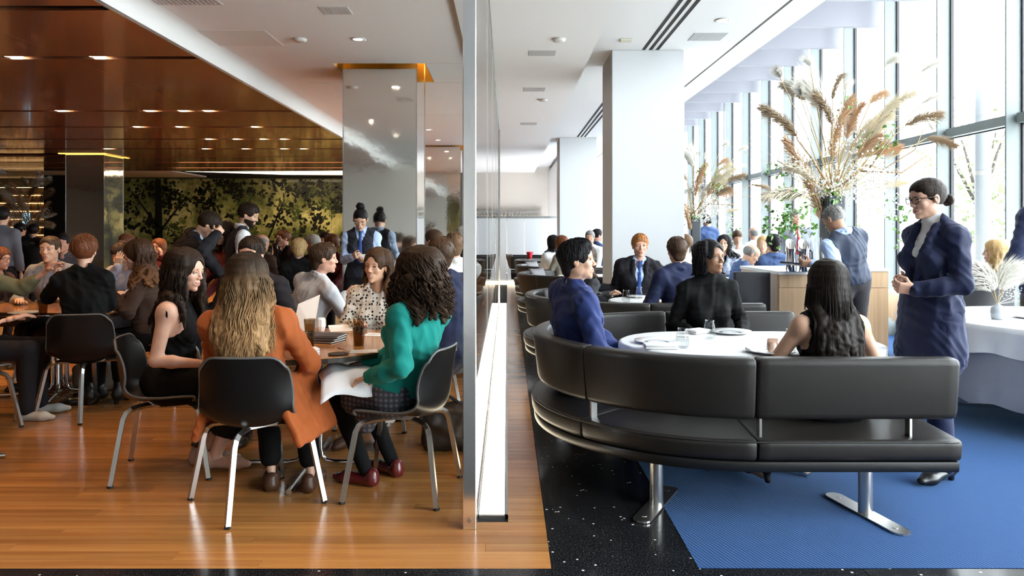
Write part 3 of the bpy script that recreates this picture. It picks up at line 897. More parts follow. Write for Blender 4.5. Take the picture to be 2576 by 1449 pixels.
# ================================================================== TABLES WITH CLOTHS
def racetrack(x0, x1, y0, y1, n=16, both=True):
    r = (y1 - y0) / 2
    yc = (y0 + y1) / 2
    pts = []
    for k in range(n + 1):
        a = -PI / 2 + PI * k / n
        pts.append((x1 - r + r * math.cos(a), yc + r * math.sin(a)) )
    for k in range(n + 1):
        a = PI / 2 + PI * k / n
        pts.append((x0 + r + r * math.cos(a), yc + r * math.sin(a)))
    return pts
def resample(pts, n):
    P = [Vector(p) for p in pts] + [Vector(pts[0])]
    d = [0]
    for a, b in zip(P[:-1], P[1:]): d.append(d[-1] + (b - a).length)
    out = []
    j = 0
    for i in range(n):
        t = d[-1] * i / n
        while d[j + 1] < t: j += 1
        f = (t - d[j]) / max(1e-9, d[j + 1] - d[j])
        out.append(P[j].lerp(P[j + 1], f))
    return out
def cloth_table(outline, z, drop, name_label, cloth_label, under=None, folds=14, seed=1, base_r=0.35, wave=0.035, feet=4, foot_rot=0.3):
    c = Vector((sum(p[0] for p in outline) / len(outline), sum(p[1] for p in outline) / len(outline)))
    root = empty('dining_table', (c.x, c.y, 0), 0, name_label, 'table')
    rel = [(p[0] - c.x, p[1] - c.y) for p in outline]
    MB().prism(rel, z - 0.03, z - 0.006).build('table_top', M_TABLEEDGE, root)
    MB().lathe([(0.05, 0.04), (0.04, 0.08), (0.035, z - 0.03)], 16).build('pedestal', M_CHROME, root, smooth=True)
    for k in range(feet):
        a = foot_rot + 2 * PI * k / feet
        d = Vector((math.cos(a), math.sin(a), 0)); s = Vector((-d.y, d.x, 0))
        mb = MB()
        p0, p1 = 0.03, base_r
        v = [d * p0 + s * 0.025 + Vector((0, 0, 0.10)), d * p0 - s * 0.025 + Vector((0, 0, 0.10)), d * p1 - s * 0.016 + Vector((0, 0, 0.022)), d * p1 + s * 0.016 + Vector((0, 0, 0.022)),
             d * p0 + s * 0.025 + Vector((0, 0, 0.06)), d * p0 - s * 0.025 + Vector((0, 0, 0.06)), d * p1 - s * 0.016 + Vector((0, 0, 0.004)), d * p1 + s * 0.016 + Vector((0, 0, 0.004))]
        mb.add(v, [(0, 1, 2, 3), (7, 6, 5, 4), (0, 3, 7, 4), (1, 0, 4, 5), (2, 1, 5, 6), (3, 2, 6, 7)]).build('foot', M_CHROME, root)
    rng = random.Random(seed)
    N = 180
    ring = resample(rel, N)
    ph = rng.random() * 6
    def skirt(z0, z1, steps, out0, mat_, nm, parent, amp):
        mb = MB()
        v = []; f = []
        v.append((0, 0, z0 + 0.0))
        for i, p in enumerate(ring):
            nrm = Vector((p.x, p.y)).normalized()
            v.append((p.x * 0.985, p.y * 0.985, z0))
        for s in range(steps + 1):
            t = s / steps
            zz = z0 - 0.008 - (z0 - 0.008 - z1) * t
            for i, p in enumerate(ring):
                q = Vector((p.x, p.y)); nrm = q.normalized()
                wv = math.sin(folds * 2 * PI * i / N + ph + 0.8 * math.sin(3 * 2 * PI * i / N)) + 0.45 * math.sin(folds * 1.63 * 2 * PI * i / N + 2 * ph)
                o_ = out0 + amp * (t ** 1.2) * (0.4 + 0.6 * wv)
                v.append((q.x + nrm.x * o_, q.y + nrm.y * o_, zz - 0.012 * t * math.sin(folds * 2 * PI * i / N + 1.0 + ph)))
        for i in range(N):
            j = (i + 1) % N
            f.append((0, 1 + i, 1 + j))
            for s in range(steps + 1):
                a = 1 + s * N
                f.append((a + i, a + N + i, a + N + j, a + j))
        o = mb.add(v, f).build(nm, mat_, parent, smooth=True)
        return o
    cl_ = skirt(z, z - drop, 5, 0.006, M_CLOTH, 'tablecloth', None, wave)
    cl_.location = (c.x, c.y, 0)
    tag(cl_, cloth_label, 'tablecloth', 'white tablecloths')
    if under:
        u = skirt(z - 0.004, under, 8, 0.002, M_CLOTHGREY, 'undercloth', None, wave * 0.5)
        u.location = (c.x, c.y, 0)
        tag(u, 'grey satin undercloth hanging to the carpet at the right table', 'tablecloth')
    return root
cloth_table(racetrack(0.695, 2.27, 4.03, 4.97), 0.72, 0.22, 'long pedestal table under white cloth inside the nearest booth', 'white cloth on the table of the nearest booth', seed=3, base_r=0.40, foot_rot=-0.95)
cloth_table(racetrack(1.0, 2.2, 6.8, 7.6), 0.72, 0.22, 'pedestal table in the second booth, before the red-haired man', 'white cloth on the second booth table', seed=4)
cloth_table([(4.2 + 0.95 * math.cos(2 * PI * k / 40), 5.4 + 0.95 * math.sin(2 * PI * k / 40)) for k in range(40)], 0.75, 0.20,
            'large round table by the window, grey cloth to the floor', 'white overlay cloth on the round table with the grey vase', under=0.20, seed=5, folds=16, wave=0.03, base_r=1.0, feet=4, foot_rot=-2.15)
for i, (x, y, lab) in enumerate(((3.45, 9.80, 'round white table of the men in blue suits'), (2.75, 10.2, 'round white table of the laughing woman'), (4.62, 7.95, 'white table by the window of the blond woman'))):
    cloth_table([(x + 0.45 * math.cos(2 * PI * k / 32), y + 0.45 * math.sin(2 * PI * k / 32)) for k in range(32)], 0.74, 0.3, lab, 'white cloth on the ' + lab[lab.index('white') + 6:] , seed=10 + i, folds=11)
for i, (y, lab) in enumerate(((10.75, 'third'), (13.2, 'fourth'), (15.6, 'last'))):
    cloth_table(racetrack(0.75, 2.2, y - 0.4, y + 0.4), 0.74, 0.2, 'pedestal table inside the %s booth of the row' % lab, 'white cloth on the table of the %s booth' % lab, seed=20 + i)

# ---------------------------------------------------------------- wooden tables on the left
def wood_table(x, y, label, R=0.6, rect=None, rz=0.0, z=0.74, feet_rot=0.0, foot_len=0.5):
    root = empty('wooden_table', (x, y, 0), rz, label, 'table', 'honey wood bistro tables')
    if rect:
        hx, hy = rect
        pl = round_rect([(-hx, -hy), (hx, -hy), (hx, hy), (-hx, hy)], 0.06, 5)
    else:
        pl = [(R * math.cos(2 * PI * k / 64), R * math.sin(2 * PI * k / 64)) for k in range(64)]
    MB().prism(pl, z - 0.006, z).build('table_top', M_TABLEWOOD, root)
    MB().prism([(a * 1.004, b * 1.004) for a, b in pl], z - 0.032, z - 0.006).build('edge_band', M_TABLEEDGE, root)
    for k in range(4):
        a = feet_rot + PI / 2 * k
        d = Vector((math.cos(a), math.sin(a), 0))
        pts = [d * 0.05 + Vector((0, 0, z - 0.035)), d * 0.05 + Vector((0, 0, 0.10)), d * 0.06 + Vector((0, 0, 0.055)), d * 0.085 + Vector((0, 0, 0.032)), d * 0.14 + Vector((0, 0, 0.022)), d * foot_len + Vector((0, 0, 0.02))]
        MB().tube(pts, 0.016, 10).build('leg', M_CHROME, root, smooth=True, angle=0.8)
    return root
wood_table(-1.16, 4.38, 'round honey wood table with menus, in front of the polka dot dress', 0.60, feet_rot=0.02, foot_len=0.5)
wood_table(-3.85, 6.33, 'square-cornered honey wood table behind the person in the black t-shirt', rect=(0.74, 0.40), rz=-0.12, feet_rot=0.5)
wood_table(-3.55, 4.35, 'honey wood table at the left edge, only its steel feet showing', 0.45, feet_rot=0.35, foot_len=0.5)
wood_table(-1.15, 6.6, 'honey wood table by the man in the pale linen shirt', 0.5)
wood_table(-3.1, 10.2, 'small honey wood table lit by a candle, by the man on the phone', 0.42)
wood_table(-5.2, 8.6, 'honey wood table behind the woman in profile', 0.45)
wood_table(-2.55, 7.9, 'dim honey wood table in front of the bearded waiter', 0.42)

# ---------------------------------------------------------------- shell chairs
def make_chair():
    root = empty('shell_chair', (0, 0, 0))
    # centre profile: seat front -> seat -> curve -> back top  (y, z)
    prof = [(0.235, 0.445), (0.20, 0.462), (0.10, 0.455), (0.0, 0.44), (-0.10, 0.428), (-0.165, 0.432), (-0.205, 0.455), (-0.228, 0.50), (-0.242, 0.57), (-0.252, 0.65), (-0.262, 0.73), (-0.268, 0.785)]
    wid = [0.215, 0.222, 0.226, 0.228, 0.228, 0.228, 0.228, 0.228, 0.226, 0.222, 0.216, 0.205]
    lift = [0.004, 0.008, 0.018, 0.03, 0.05, 0.07, 0.08, 0.06, 0.03, 0.012, 0.004, 0.0]     # side lift (z)
    fwd = [0, 0, 0, 0, 0, 0.01, 0.03, 0.055, 0.07, 0.07, 0.06, 0.045]                        # sides wrap forward
    nt = 17
    grid = []
    # smooth resample of the profile
    def cr(arr, t):
        n = len(arr) - 1; i = min(int(t * n), n - 1); f = t * n - i
        p0, p1, p2, p3 = arr[max(i - 1, 0)], arr[i], arr[i + 1], arr[min(i + 2, n)]
        return 0.5 * ((2 * p1) + (-p0 + p2) * f + (2 * p0 - 5 * p1 + 4 * p2 - p3) * f * f + (-p0 + 3 * p1 - 3 * p2 + p3) * f ** 3)
    ns = 34
    for i in range(ns + 1):
        t = i / ns
        y, z = cr([p[0] for p in prof], t), cr([p[1] for p in prof], t)
        w, lf, fw = cr(wid, t), cr(lift, t), cr(fwd, t)
        rowp = []
        # round the corners at both ends
        e = min(t, 1 - t) * ns
        cut = 1.0
        for k in range(nt):
            s = k / (nt - 1) * 2 - 1
            a = abs(s) ** 2.2
            zz = z + lf * a; yy = y + fw * a
            cn = max(0.0, (abs(s) - 0.62) / 0.38) ** 2.4
            if t > 0.78: zz -= cn * 0.050 * ((t - 0.78) / 0.22) ** 1.5
            if t < 0.16: yy -= cn * 0.060 * ((0.16 - t) / 0.16) ** 1.5
            rowp.append(Vector((s * w, yy, zz)))
        grid.append(rowp)
    th = 0.011
    nrm = [[None] * nt for _ in range(ns + 1)]
    for i in range(ns + 1):
        for k in range(nt):
            a = grid[min(i + 1, ns)][k] - grid[max(i - 1, 0)][k]
            b = grid[i][min(k + 1, nt - 1)] - grid[i][max(k - 1, 0)]
            n = b.cross(a); n.normalize(); nrm[i][k] = n
    v = []; f = []
    for i in range(ns + 1):
        for k in range(nt): v.append(grid[i][k] + nrm[i][k] * th / 2)
    o2 = len(v)
    for i in range(ns + 1):
        for k in range(nt): v.append(grid[i][k] - nrm[i][k] * th / 2)
    for i in range(ns):
        for k in range(nt - 1):
            a, b, c, d = i * nt + k, i * nt + k + 1, (i + 1) * nt + k + 1, (i + 1) * nt + k
            f.append((a, b, c, d)); f.append((o2 + d, o2 + c, o2 + b, o2 + a))
    edge = [(0, k) for k in range(nt)] + [(i, nt - 1) for i in range(1, ns + 1)] + [(ns, k) for k in range(nt - 2, -1, -1)] + [(i, 0) for i in range(ns - 1, 0, -1)]
    for a, b in zip(edge, edge[1:] + edge[:1]):
        ia, ib = a[0] * nt + a[1], b[0] * nt + b[1]
        f.append((ia, o2 + ia, o2 + ib, ib))
    MB().add(v, f).build('shell', M_SHELL, root, smooth=True, angle=1.2)
    pts = [grid[i][k] for i, k in edge] + [grid[0][0], grid[0][1]]
    MB().tube(pts, 0.0075, 6, caps=False).build('edge_piping', M_PIPING, root, smooth=True)
    fr = empty('leg_frame', (0, 0, 0)); fr.parent = root
    for sx, sy in ((1, 1), (1, -1), (-1, 1), (-1, -1)):
        d = Vector((sx * 0.235, sy * 0.235, 0))
        def pp(k, z): return Vector((d.x * k, d.y * k, z))
        pts = [pp(0.15, 0.405), pp(0.55, 0.408), pp(0.70, 0.402), pp(0.79, 0.385), pp(0.84, 0.355), pp(0.87, 0.31), pp(1.06, 0.012)]
        MB().tube(pts, 0.0165, 4).build('leg', M_BRUSH, root)
        MB().tube([pp(1.06, 0.014), pp(1.063, 0.001)], 0.017, 4).build('foot_cap', M_DARK, root)
    bpy.data.objects.remove(fr)
    MB().box(-0.09, 0.09, -0.09, 0.09, 0.402, 0.43).build('seat_mount', M_BRUSH, root)
    return root
chair0 = make_chair()
_chair_used = [False]
def chair(x, y, facing, label, leg_turn=0.0):
    """facing: direction (radians, 0 = +y, positive turns left)"""
    o = chair0 if not _chair_used[0] else copy_tree(chair0)
    _chair_used[0] = True
    o.location = (x, y, 0); o.rotation_euler = (0, 0, facing)
    for ch in o.children:
        if ch.name.split('.')[0] in ('leg', 'foot_cap', 'seat_mount'):
            ch.rotation_euler = (0, 0, leg_turn)
    tag(o, label, 'chair', 'black shell chairs')
    return o
chair(-1.29, 3.80, 0.03, 'black shell chair under the woman in the orange jacket, nearest the viewer', math.radians(40))
chair(-0.555, 3.965, 1.30, 'black shell chair of the curly-haired woman, bronze sheen, beside the steel post', 0.1)
chair(-1.98, 4.30, -1.35, 'black shell chair of the long-haired woman in the black dress', 0.05)
chair(-3.20, 5.62, 0.25, 'black shell chair under the person in the black t-shirt', math.radians(-38))
chair(-3.72, 5.0, -0.25, 'black shell chair cut by the left edge of the picture', 0.2)
chair(-0.93, 5.35, PI - 0.1, 'black shell chair under the polka dot dress')
chair(-1.85, 5.3, PI, 'black shell chair of the man half hidden behind the blond hair')
chair(-1.60, 6.05, -0.6, 'black shell chair of the man in the pale linen shirt', 0.2)
chair(-2.3, 7.0, 0.6, 'empty-looking dark chair left of the linen shirt, steel legs catching light', 0.4)
chair(-2.62, 8.55, 0.3, 'dark chair behind the person with white blond hair')
chair(-3.9, 9.1, -0.9, 'dark chair of the bald man in brown')
chair(-2.90, 6.2, 1.45, 'chair of the woman in profile with loose brown hair')
chair(-4.25, 6.95, PI, 'chair of the balding man in grey who faces us')
chair(-0.66, 5.75, 0.3, 'dark chair behind the curly-haired woman')
# dark square-backed chair left of the oak station, and dark chair backs by the window
def square_chair(x, y, rz, label, w=0.36, zb=0.99):
    root = empty('upholstered_chair', (x, y, 0), rz, label, 'chair', 'square dark upholstered chairs')
    M_ = mat('navy_black_leather', (0.012, 0.012, 0.017), 0.45)
    MB().box(-w / 2, w / 2, -0.05, 0.02, 0.42, zb).build('backrest', M_, root, bevel=0.012, smooth=True, angle=0.8)
    MB().box(-w / 2, w / 2, 0.0, 0.48, 0.38, 0.47).build('seat', M_, root, bevel=0.02, smooth=True, angle=0.8)
    for sx in (-1, 1):
        for yy_ in (-0.02, 0.44):
            MB().box(sx * (w / 2 - 0.03) - 0.014, sx * (w / 2 - 0.03) + 0.014, yy_ - 0.014, yy_ + 0.014, 0, 0.39).build('leg', M_BRUSH, root)
    return root
square_chair(2.44, 7.35, 0, 'square black chair back right beside the pale oak station')
square_chair(4.30, 6.72, 0, 'dark leather chair back behind the grey vase', 0.62, 0.93)
square_chair(4.95, 6.72, 0, 'dark leather chair at the right edge behind the grasses', 0.5, 0.93)

# ---------------------------------------------------------------- oak service station
st = empty('service_station', (2.66, 7.2, 0), 0, 'pale oak service station with drawers and a white top', 'cabinet')
MB().box(0, 0.44, 0, 1.15, 0.06, 0.97).build('side_cabinet', M_OAK, st)
MB().box(0.004, 0.436, -0.012, 0.0, 0.845, 0.965).build('front_panel', M_OAK, st)
MB().box(0.004, 0.436, -0.012, 0.0, 0.065, 0.84).build('front_panel', M_OAK, st)
MB().box(-0.01, 0.45, -0.02, 1.16, 0.97, 1.0).build('worktop', mat('white_stone', (0.82, 0.82, 0.80), 0.3), st)
for k in range(3):
    d = MB().box(0.44, 0.456, 0.06, 0.55, 0.10 + 0.29 * k, 0.37 + 0.29 * k).build('drawer', M_OAK, st)
    MB().box(0.456, 0.468, 0.22, 0.38, 0.22 + 0.29 * k, 0.25 + 0.29 * k).build('handle', M_CHROME, d)
MB().box(0.45, 0.75, 0.1, 0.5, 0.72, 0.86).build('open_drawer', M_OAK, st)
MB().box(0.44, 1.36, 0.55, 1.15, 0.06, 0.97).build('main_cabinet', M_OAK, st)
MB().box(0.44, 1.37, 0.53, 1.16, 0.97, 1.0).build('worktop', MATS['white_stone'], st)
for k in range(2):
    for (z0, z1) in ((0.80, 0.965), (0.07, 0.795)):
        dd = MB().box(0.46 + 0.45 * k, 0.90 + 0.45 * k, 0.536, 0.55, z0, z1).build('door', M_OAK, st)
        MB().box(0.73 + 0.22 * k, 0.87 + 0.22 * k, 0.526, 0.537, (0.735 if z0 < 0.5 else 0.805), (0.79 if z0 < 0.5 else 0.86)).build('recessed_handle', M_CHROME, dd)
MB().box(0.02, 0.42, 0.03, 1.1, 0.0, 0.06).box(0.42, 1.34, 0.6, 1.1, 0.0, 0.06).build('plinth', M_DARK, st)
# ================================================================== PEOPLE: implicit surfaces
f32 = np.float32
def V3(p): return np.array([p[0], p[1], p[2]], dtype=f32)

def P_cone(a, b, ra, rb, k=0.02, flat=None, sub=False):
    a, b = V3(a), V3(b)
    r = max(ra, rb)
    return dict(t='cone', a=a, b=b, ra=ra, rb=rb, k=k, flat=flat, sub=sub, lo=np.minimum(a, b) - r, hi=np.maximum(a, b) + r)
def P_ell(c, R, rad, k=0.02, sub=False):
    c = V3(c); R = np.array(R, dtype=f32); rad = V3(rad)
    e = np.abs(R) @ rad
    return dict(t='ell', c=c, R=R, rad=rad, k=k, sub=sub, lo=c - e, hi=c + e)
def P_box(c, R, half, rnd=0.01, k=0.01, sub=False):
    c = V3(c); R = np.array(R, dtype=f32); half = V3(half)
    e = np.abs(R) @ half
    return dict(t='box', c=c, R=R, half=half, rnd=rnd, k=k, sub=sub, lo=c - e, hi=c + e)

def inflate(prims, o):
    out = []
    for p in prims:
        q = dict(p)
        if q['t'] == 'cone': q['ra'] = p['ra'] + o; q['rb'] = p['rb'] + o
        elif q['t'] == 'ell': q['rad'] = p['rad'] + f32(o)
        else: q['half'] = p['half'] + f32(o)
        q['lo'] = p['lo'] - o; q['hi'] = p['hi'] + o
        out.append(q)
    return out

class Field:
    def __init__(self, prims, h, clips=(), noise=None, pad=0.0):
        self.h = h
        pos = [p for p in prims if not p['sub']]
        lo = np.min([p['lo'] for p in pos], axis=0) - 3 * h - pad
        hi = np.max([p['hi'] for p in pos], axis=0) + 3 * h + pad
        self.lo = lo.astype(f32)
        n = np.ceil((hi - lo) / h).astype(int) + 1
        self.n = n
        self.ax = [(self.lo[i] + h * np.arange(n[i])).astype(f32) for i in range(3)]
        self.F = np.full(n, 9.0, dtype=f32)
        for p in prims: self._add(p)
        for (pt, nr) in clips:          # keep the side the normal points away from
            pt, nr = V3(pt), V3(nr); nr = nr / np.linalg.norm(nr)
            d = (self.ax[0][:, None, None] - pt[0]) * nr[0] + (self.ax[1][None, :, None] - pt[1]) * nr[1] + (self.ax[2][None, None, :] - pt[2]) * nr[2]
            np.maximum(self.F, d, out=self.F)
        if noise is not None:
            amp, fr, seed = noise
            rng = np.random.RandomState(seed)
            msk = np.abs(self.F) < 0.06
            ii = np.nonzero(msk)
            P = np.stack([self.ax[i][ii[i]] for i in range(3)], 1)
            acc = np.zeros(len(P), dtype=f32)
            for j in range(5):
                d = rng.randn(3); d[2] *= 1.3; d /= np.linalg.norm(d)
                w = fr * (0.6 + 0.9 * rng.rand())
                ph = P @ (d * w).astype(f32) + 2.0 * np.sin(P @ (rng.randn(3) * fr * 0.35).astype(f32)) + rng.rand() * 6
                acc += (1 - np.abs(np.sin(ph))).astype(f32) - 0.36
            self.F[ii] -= f32(amp / 2.2) * acc
    def _add(self, p):
        h = self.h
        m = p['k'] + 2.5 * h + (0.012 if p['sub'] else 0.02)
        i0 = np.maximum(np.floor((p['lo'] - m - self.lo) / h).astype(int), 0)
        i1 = np.minimum(np.ceil((p['hi'] + m - self.lo) / h).astype(int) + 1, self.n)
        if np.any(i1 <= i0): return
        sl = tuple(slice(i0[i], i1[i]) for i in range(3))
        x = self.ax[0][sl[0]][:, None, None]; y = self.ax[1][sl[1]][None, :, None]; z = self.ax[2][sl[2]][None, None, :]
        d = prim_dist(p, x, y, z)
        A = self.F[sl]
        k = f32(p['k'])
        if p['sub']:
            d = -d
            hh = np.maximum(k - np.abs(A - d), 0) / k
            self.F[sl] = np.maximum(A, d) + hh * hh * k * f32(0.25)
        else:
            hh = np.maximum(k - np.abs(A - d), 0) / k
            self.F[sl] = np.minimum(A, d) - hh * hh * k * f32(0.25)
    def val(self, p):
        q = [(p[i] - self.lo[i]) / self.h for i in range(3)]
        i = [int(math.floor(t)) for t in q]
        if any(i[k] < 0 or i[k] >= self.n[k] - 1 for k in range(3)): return 9.0
        f = [q[k] - i[k] for k in range(3)]
        c = self.F[i[0]:i[0] + 2, i[1]:i[1] + 2, i[2]:i[2] + 2]
        c = c[0] * (1 - f[0]) + c[1] * f[0]; c = c[0] * (1 - f[1]) + c[1] * f[1]
        return float(c[0] * (1 - f[2]) + c[1] * f[2])
    def ray(self, o, d, maxd=0.5):
        """first point from o along d that is inside"""
        o, d = Vector(o), Vector(d).normalized()
        t = 0.0
        while t < maxd:
            if self.val(o + d * t) < 0: return o + d * t
            t += self.h * 0.4
        return None

def prim_dist(p, x, y, z):
    if p['t'] == 'cone':
        a, b = p['a'], p['b']
        px, py, pz_ = x - a[0], y - a[1], z - a[2]
        sc = 1.0
        if p.get('flat') is not None:
            n, s = p['flat']; n = V3(n)
            c = (px * n[0] + py * n[1] + pz_ * n[2]) * f32(1 / s - 1)
            px = px + n[0] * c; py = py + n[1] * c; pz_ = pz_ + n[2] * c
            sc = s
        ba = b - a
        L2 = float(ba @ ba) + 1e-12
        t = np.clip((px * ba[0] + py * ba[1] + pz_ * ba[2]) / f32(L2), 0, 1)
        dx, dy, dz = px - t * ba[0], py - t * ba[1], pz_ - t * ba[2]
        d = np.sqrt(dx * dx + dy * dy + dz * dz) - (f32(p['ra']) + f32(p['rb'] - p['ra']) * t)
        return d * f32(sc ** 0.6)
    R = p['R']; c = p['c']
    px, py, pz_ = x - c[0], y - c[1], z - c[2]
    q = [px * R[0, i] + py * R[1, i] + pz_ * R[2, i] for i in range(3)]
    if p['t'] == 'ell':
        r = p['rad']
        u = [q[i] / r[i] for i in range(3)]
        k0 = np.sqrt(u[0] ** 2 + u[1] ** 2 + u[2] ** 2)
        w = [u[i] / r[i] for i in range(3)]
        k1 = np.sqrt(w[0] ** 2 + w[1] ** 2 + w[2] ** 2) + f32(1e-6)
        return k0 * (k0 - 1) / k1
    hb = p['half']; rn = f32(p['rnd'])
    e = [np.abs(q[i]) - (hb[i] - rn) for i in range(3)]
    out = np.sqrt(sum(np.maximum(t, 0) ** 2 for t in e))
    ins = np.minimum(np.maximum(np.maximum(e[0], e[1]), e[2]), 0)
    return out + ins - rn

def surface_nets(fd):
    F, h, lo = fd.F, fd.h, fd.lo
    S = F < 0
    nx, ny, nz = F.shape
    cnt = np.zeros((nx - 1, ny - 1, nz - 1), dtype=np.int8)
    for a in (0, 1):
        for b in (0, 1):
            for c in (0, 1):
                cnt += S[a:nx - 1 + a, b:ny - 1 + b, c:nz - 1 + c]
    act = (cnt > 0) & (cnt < 8)
    ii = np.nonzero(act)
    N = len(ii[0])
    if N == 0: return np.zeros((0, 3), f32), np.zeros((0, 4), np.int32)
    idx = np.full(act.shape, -1, dtype=np.int32)
    idx[ii] = np.arange(N)
    corners = {}
    for a in (0, 1):
        for b in (0, 1):
            for c in (0, 1):
                corners[a, b, c] = F[ii[0] + a, ii[1] + b, ii[2] + c]
    acc = np.zeros((N, 3), f32); num = np.zeros(N, f32)
    for ax in range(3):
        o = [k for k in range(3) if k != ax]
        for b in (0, 1):
            for c in (0, 1):
                p0 = [0, 0, 0]; p0[o[0]] = b; p0[o[1]] = c
                p1 = list(p0); p1[ax] = 1
                v0, v1 = corners[tuple(p0)], corners[tuple(p1)]
                m = (v0 < 0) != (v1 < 0)
                den = np.where(m, v0 - v1, 1)
                t = np.where(m, v0 / den, 0)
                pt = np.zeros((N, 3), f32)
                pt[:, o[0]] = b; pt[:, o[1]] = c; pt[:, ax] = t
                acc += pt * m[:, None]; num += m
    pos = (acc / num[:, None] + np.stack(ii, 1).astype(f32)) * h + lo
    quads = []
    for ax in range(3):
        o = [(ax + 1) % 3, (ax + 2) % 3]
        sa = [slice(None)] * 3; sb = [slice(None)] * 3
        sa[ax] = slice(0, F.shape[ax] - 1); sb[ax] = slice(1, F.shape[ax])
        A, B = S[tuple(sa)], S[tuple(sb)]
        m = A != B
        e = list(np.nonzero(m))
        ok = (e[o[0]] > 0) & (e[o[1]] > 0) & (e[o[0]] < F.shape[o[0]] - 1) & (e[o[1]] < F.shape[o[1]] - 1)
        e = [t[ok] for t in e]
        sgn = A[tuple(e)]
        def cell(d0, d1):
            q = list(e); q[o[0]] = e[o[0]] + d0; q[o[1]] = e[o[1]] + d1
            return idx[tuple(q)]
        Q = np.stack([cell(-1, -1), cell(0, -1), cell(0, 0), cell(-1, 0)], 1)
        Q[~sgn] = Q[~sgn][:, ::-1]
        quads.append(Q)
    return pos, np.concatenate(quads, 0)

def mesh_np(name, parts, mats):
    """parts: list of (verts Nx3, quads Mx4 or tris, material index)"""
    nv = 0; vs = []; loops = []; starts = []; mi = []; ls = 0
    for v, f, m in parts:
        if len(v) == 0 or len(f) == 0: continue
        f = np.asarray(f, dtype=np.int32)
        k = f.shape[1]
        vs.append(np.asarray(v, dtype=f32)); loops.append((f + nv).ravel())
        starts.append(ls + k * np.arange(len(f))); ls += k * len(f)
        mi.append(np.full(len(f), m, dtype=np.int32) if np.isscalar(m) else np.asarray(m, dtype=np.int32))
        nv += len(v)
    vs = np.concatenate(vs); loops = np.concatenate(loops); starts = np.concatenate(starts); mi = np.concatenate(mi)
    me = bpy.data.meshes.new(name)
    me.vertices.add(len(vs)); me.vertices.foreach_set('co', vs.ravel())
    me.loops.add(len(loops)); me.loops.foreach_set('vertex_index', loops.astype(np.int32))
    me.polygons.add(len(starts)); me.polygons.foreach_set('loop_start', starts.astype(np.int32))
    me.polygons.foreach_set('material_index', mi)
    me.polygons.foreach_set('use_smooth', np.ones(len(starts), dtype=bool))
    me.update(calc_edges=True)
    me.validate()
    for m in mats: me.materials.append(m)
    return me

def np_of(mb):
    """MB (quads/ngons) -> verts, tris"""
    v = np.array(mb.v, dtype=f32)
    t = []
    for f in mb.f:
        for i in range(1, len(f) - 1): t.append((f[0], f[i], f[i + 1]))
    return v, np.array(t, dtype=np.int32)

# ------------------------------------------------------------------ skeleton helpers
def dir2(deg):
    a = math.radians(deg)
    return Vector((-math.sin(a), math.cos(a), 0))       # 0 = away from the viewer, 90 = left, -90 = right, 180 = towards us
def frame(fwd, up):
    """columns right, forward, up"""
    f = Vector(fwd).normalized()
    u = Vector(up); u = (u - f * u.dot(f)).normalized()
    r = f.cross(u)
    return r, f, u
def frame_up(fwd, up):
    u = Vector(up).normalized()
    f = Vector(fwd); f = (f - u * f.dot(u)).normalized()
    return f.cross(u), f, u
def mat3(r, f, u):
    return np.array([[r.x, f.x, u.x], [r.y, f.y, u.y], [r.z, f.z, u.z]], dtype=f32)
def ik(a, c, l1, l2, pole):
    a, c = Vector(a), Vector(c)
    d = c - a
    L = d.length
    mx = (l1 + l2) * 0.995
    if L > mx:
        c = a + d * (mx / L); d = c - a; L = mx
    if L < abs(l1 - l2) + 0.01: L = abs(l1 - l2) + 0.01
    x = (l1 * l1 - l2 * l2 + L * L) / (2 * L)
    hgt = math.sqrt(max(0, l1 * l1 - x * x))
    n = d.normalized()
    p = Vector(pole); p = p - n * p.dot(n)
    if p.length < 1e-5: p = n.orthogonal()
    p.normalize()
    return a + n * x + p * hgt, c

# ------------------------------------------------------------------ skin, cloth and hair materials
SKINS = {'fair': (0.62, 0.37, 0.27), 'light': (0.56, 0.33, 0.225), 'tan': (0.42, 0.235, 0.145), 'brown': (0.235, 0.115, 0.062), 'ruddy': (0.60, 0.32, 0.225)}
def skin_mat(s):
    n = 'skin_' + s
    if n in MATS: return MATS[n]
    m = mat(n, SKINS[s], 0.42, var=(30, 0.06), bump=(260, 0.06, 0.001), spec=0.4)
    b = m.node_tree.nodes['Principled BSDF']
    N, L = m.node_tree.nodes, m.node_tree.links
    old = b.inputs['Base Color'].links[0].from_socket
    at_ = N.new('ShaderNodeAttribute'); at_.attribute_name = 'lip'
    mx = N.new('ShaderNodeMix'); mx.data_type = 'RGBA'
    c = SKINS[s]
    L.new(at_.outputs['Fac'], mx.inputs[0]); L.new(old, mx.inputs[6]); mx.inputs[7].default_value = (c[0] * 0.72, c[1] * 0.52, c[2] * 0.55, 1)
    L.new(mx.outputs[2], b.inputs['Base Color'])
    return m
def lip_mat(s):
    c = SKINS[s]
    return mat('lips_' + s, (c[0] * 0.75, c[1] * 0.48, c[2] * 0.52), 0.35)
def cloth(name, col, rough=0.8, scale=320, sheen=0.1, var=None, bump=0.12):
    return mat(name, col, rough, bump=(scale, bump, 0.0015), sheen=sheen if sum(col) > 0.06 else 0.0, var=var or (5, 0.08), spec=0.25 if sum(col) > 0.06 else 0.15)

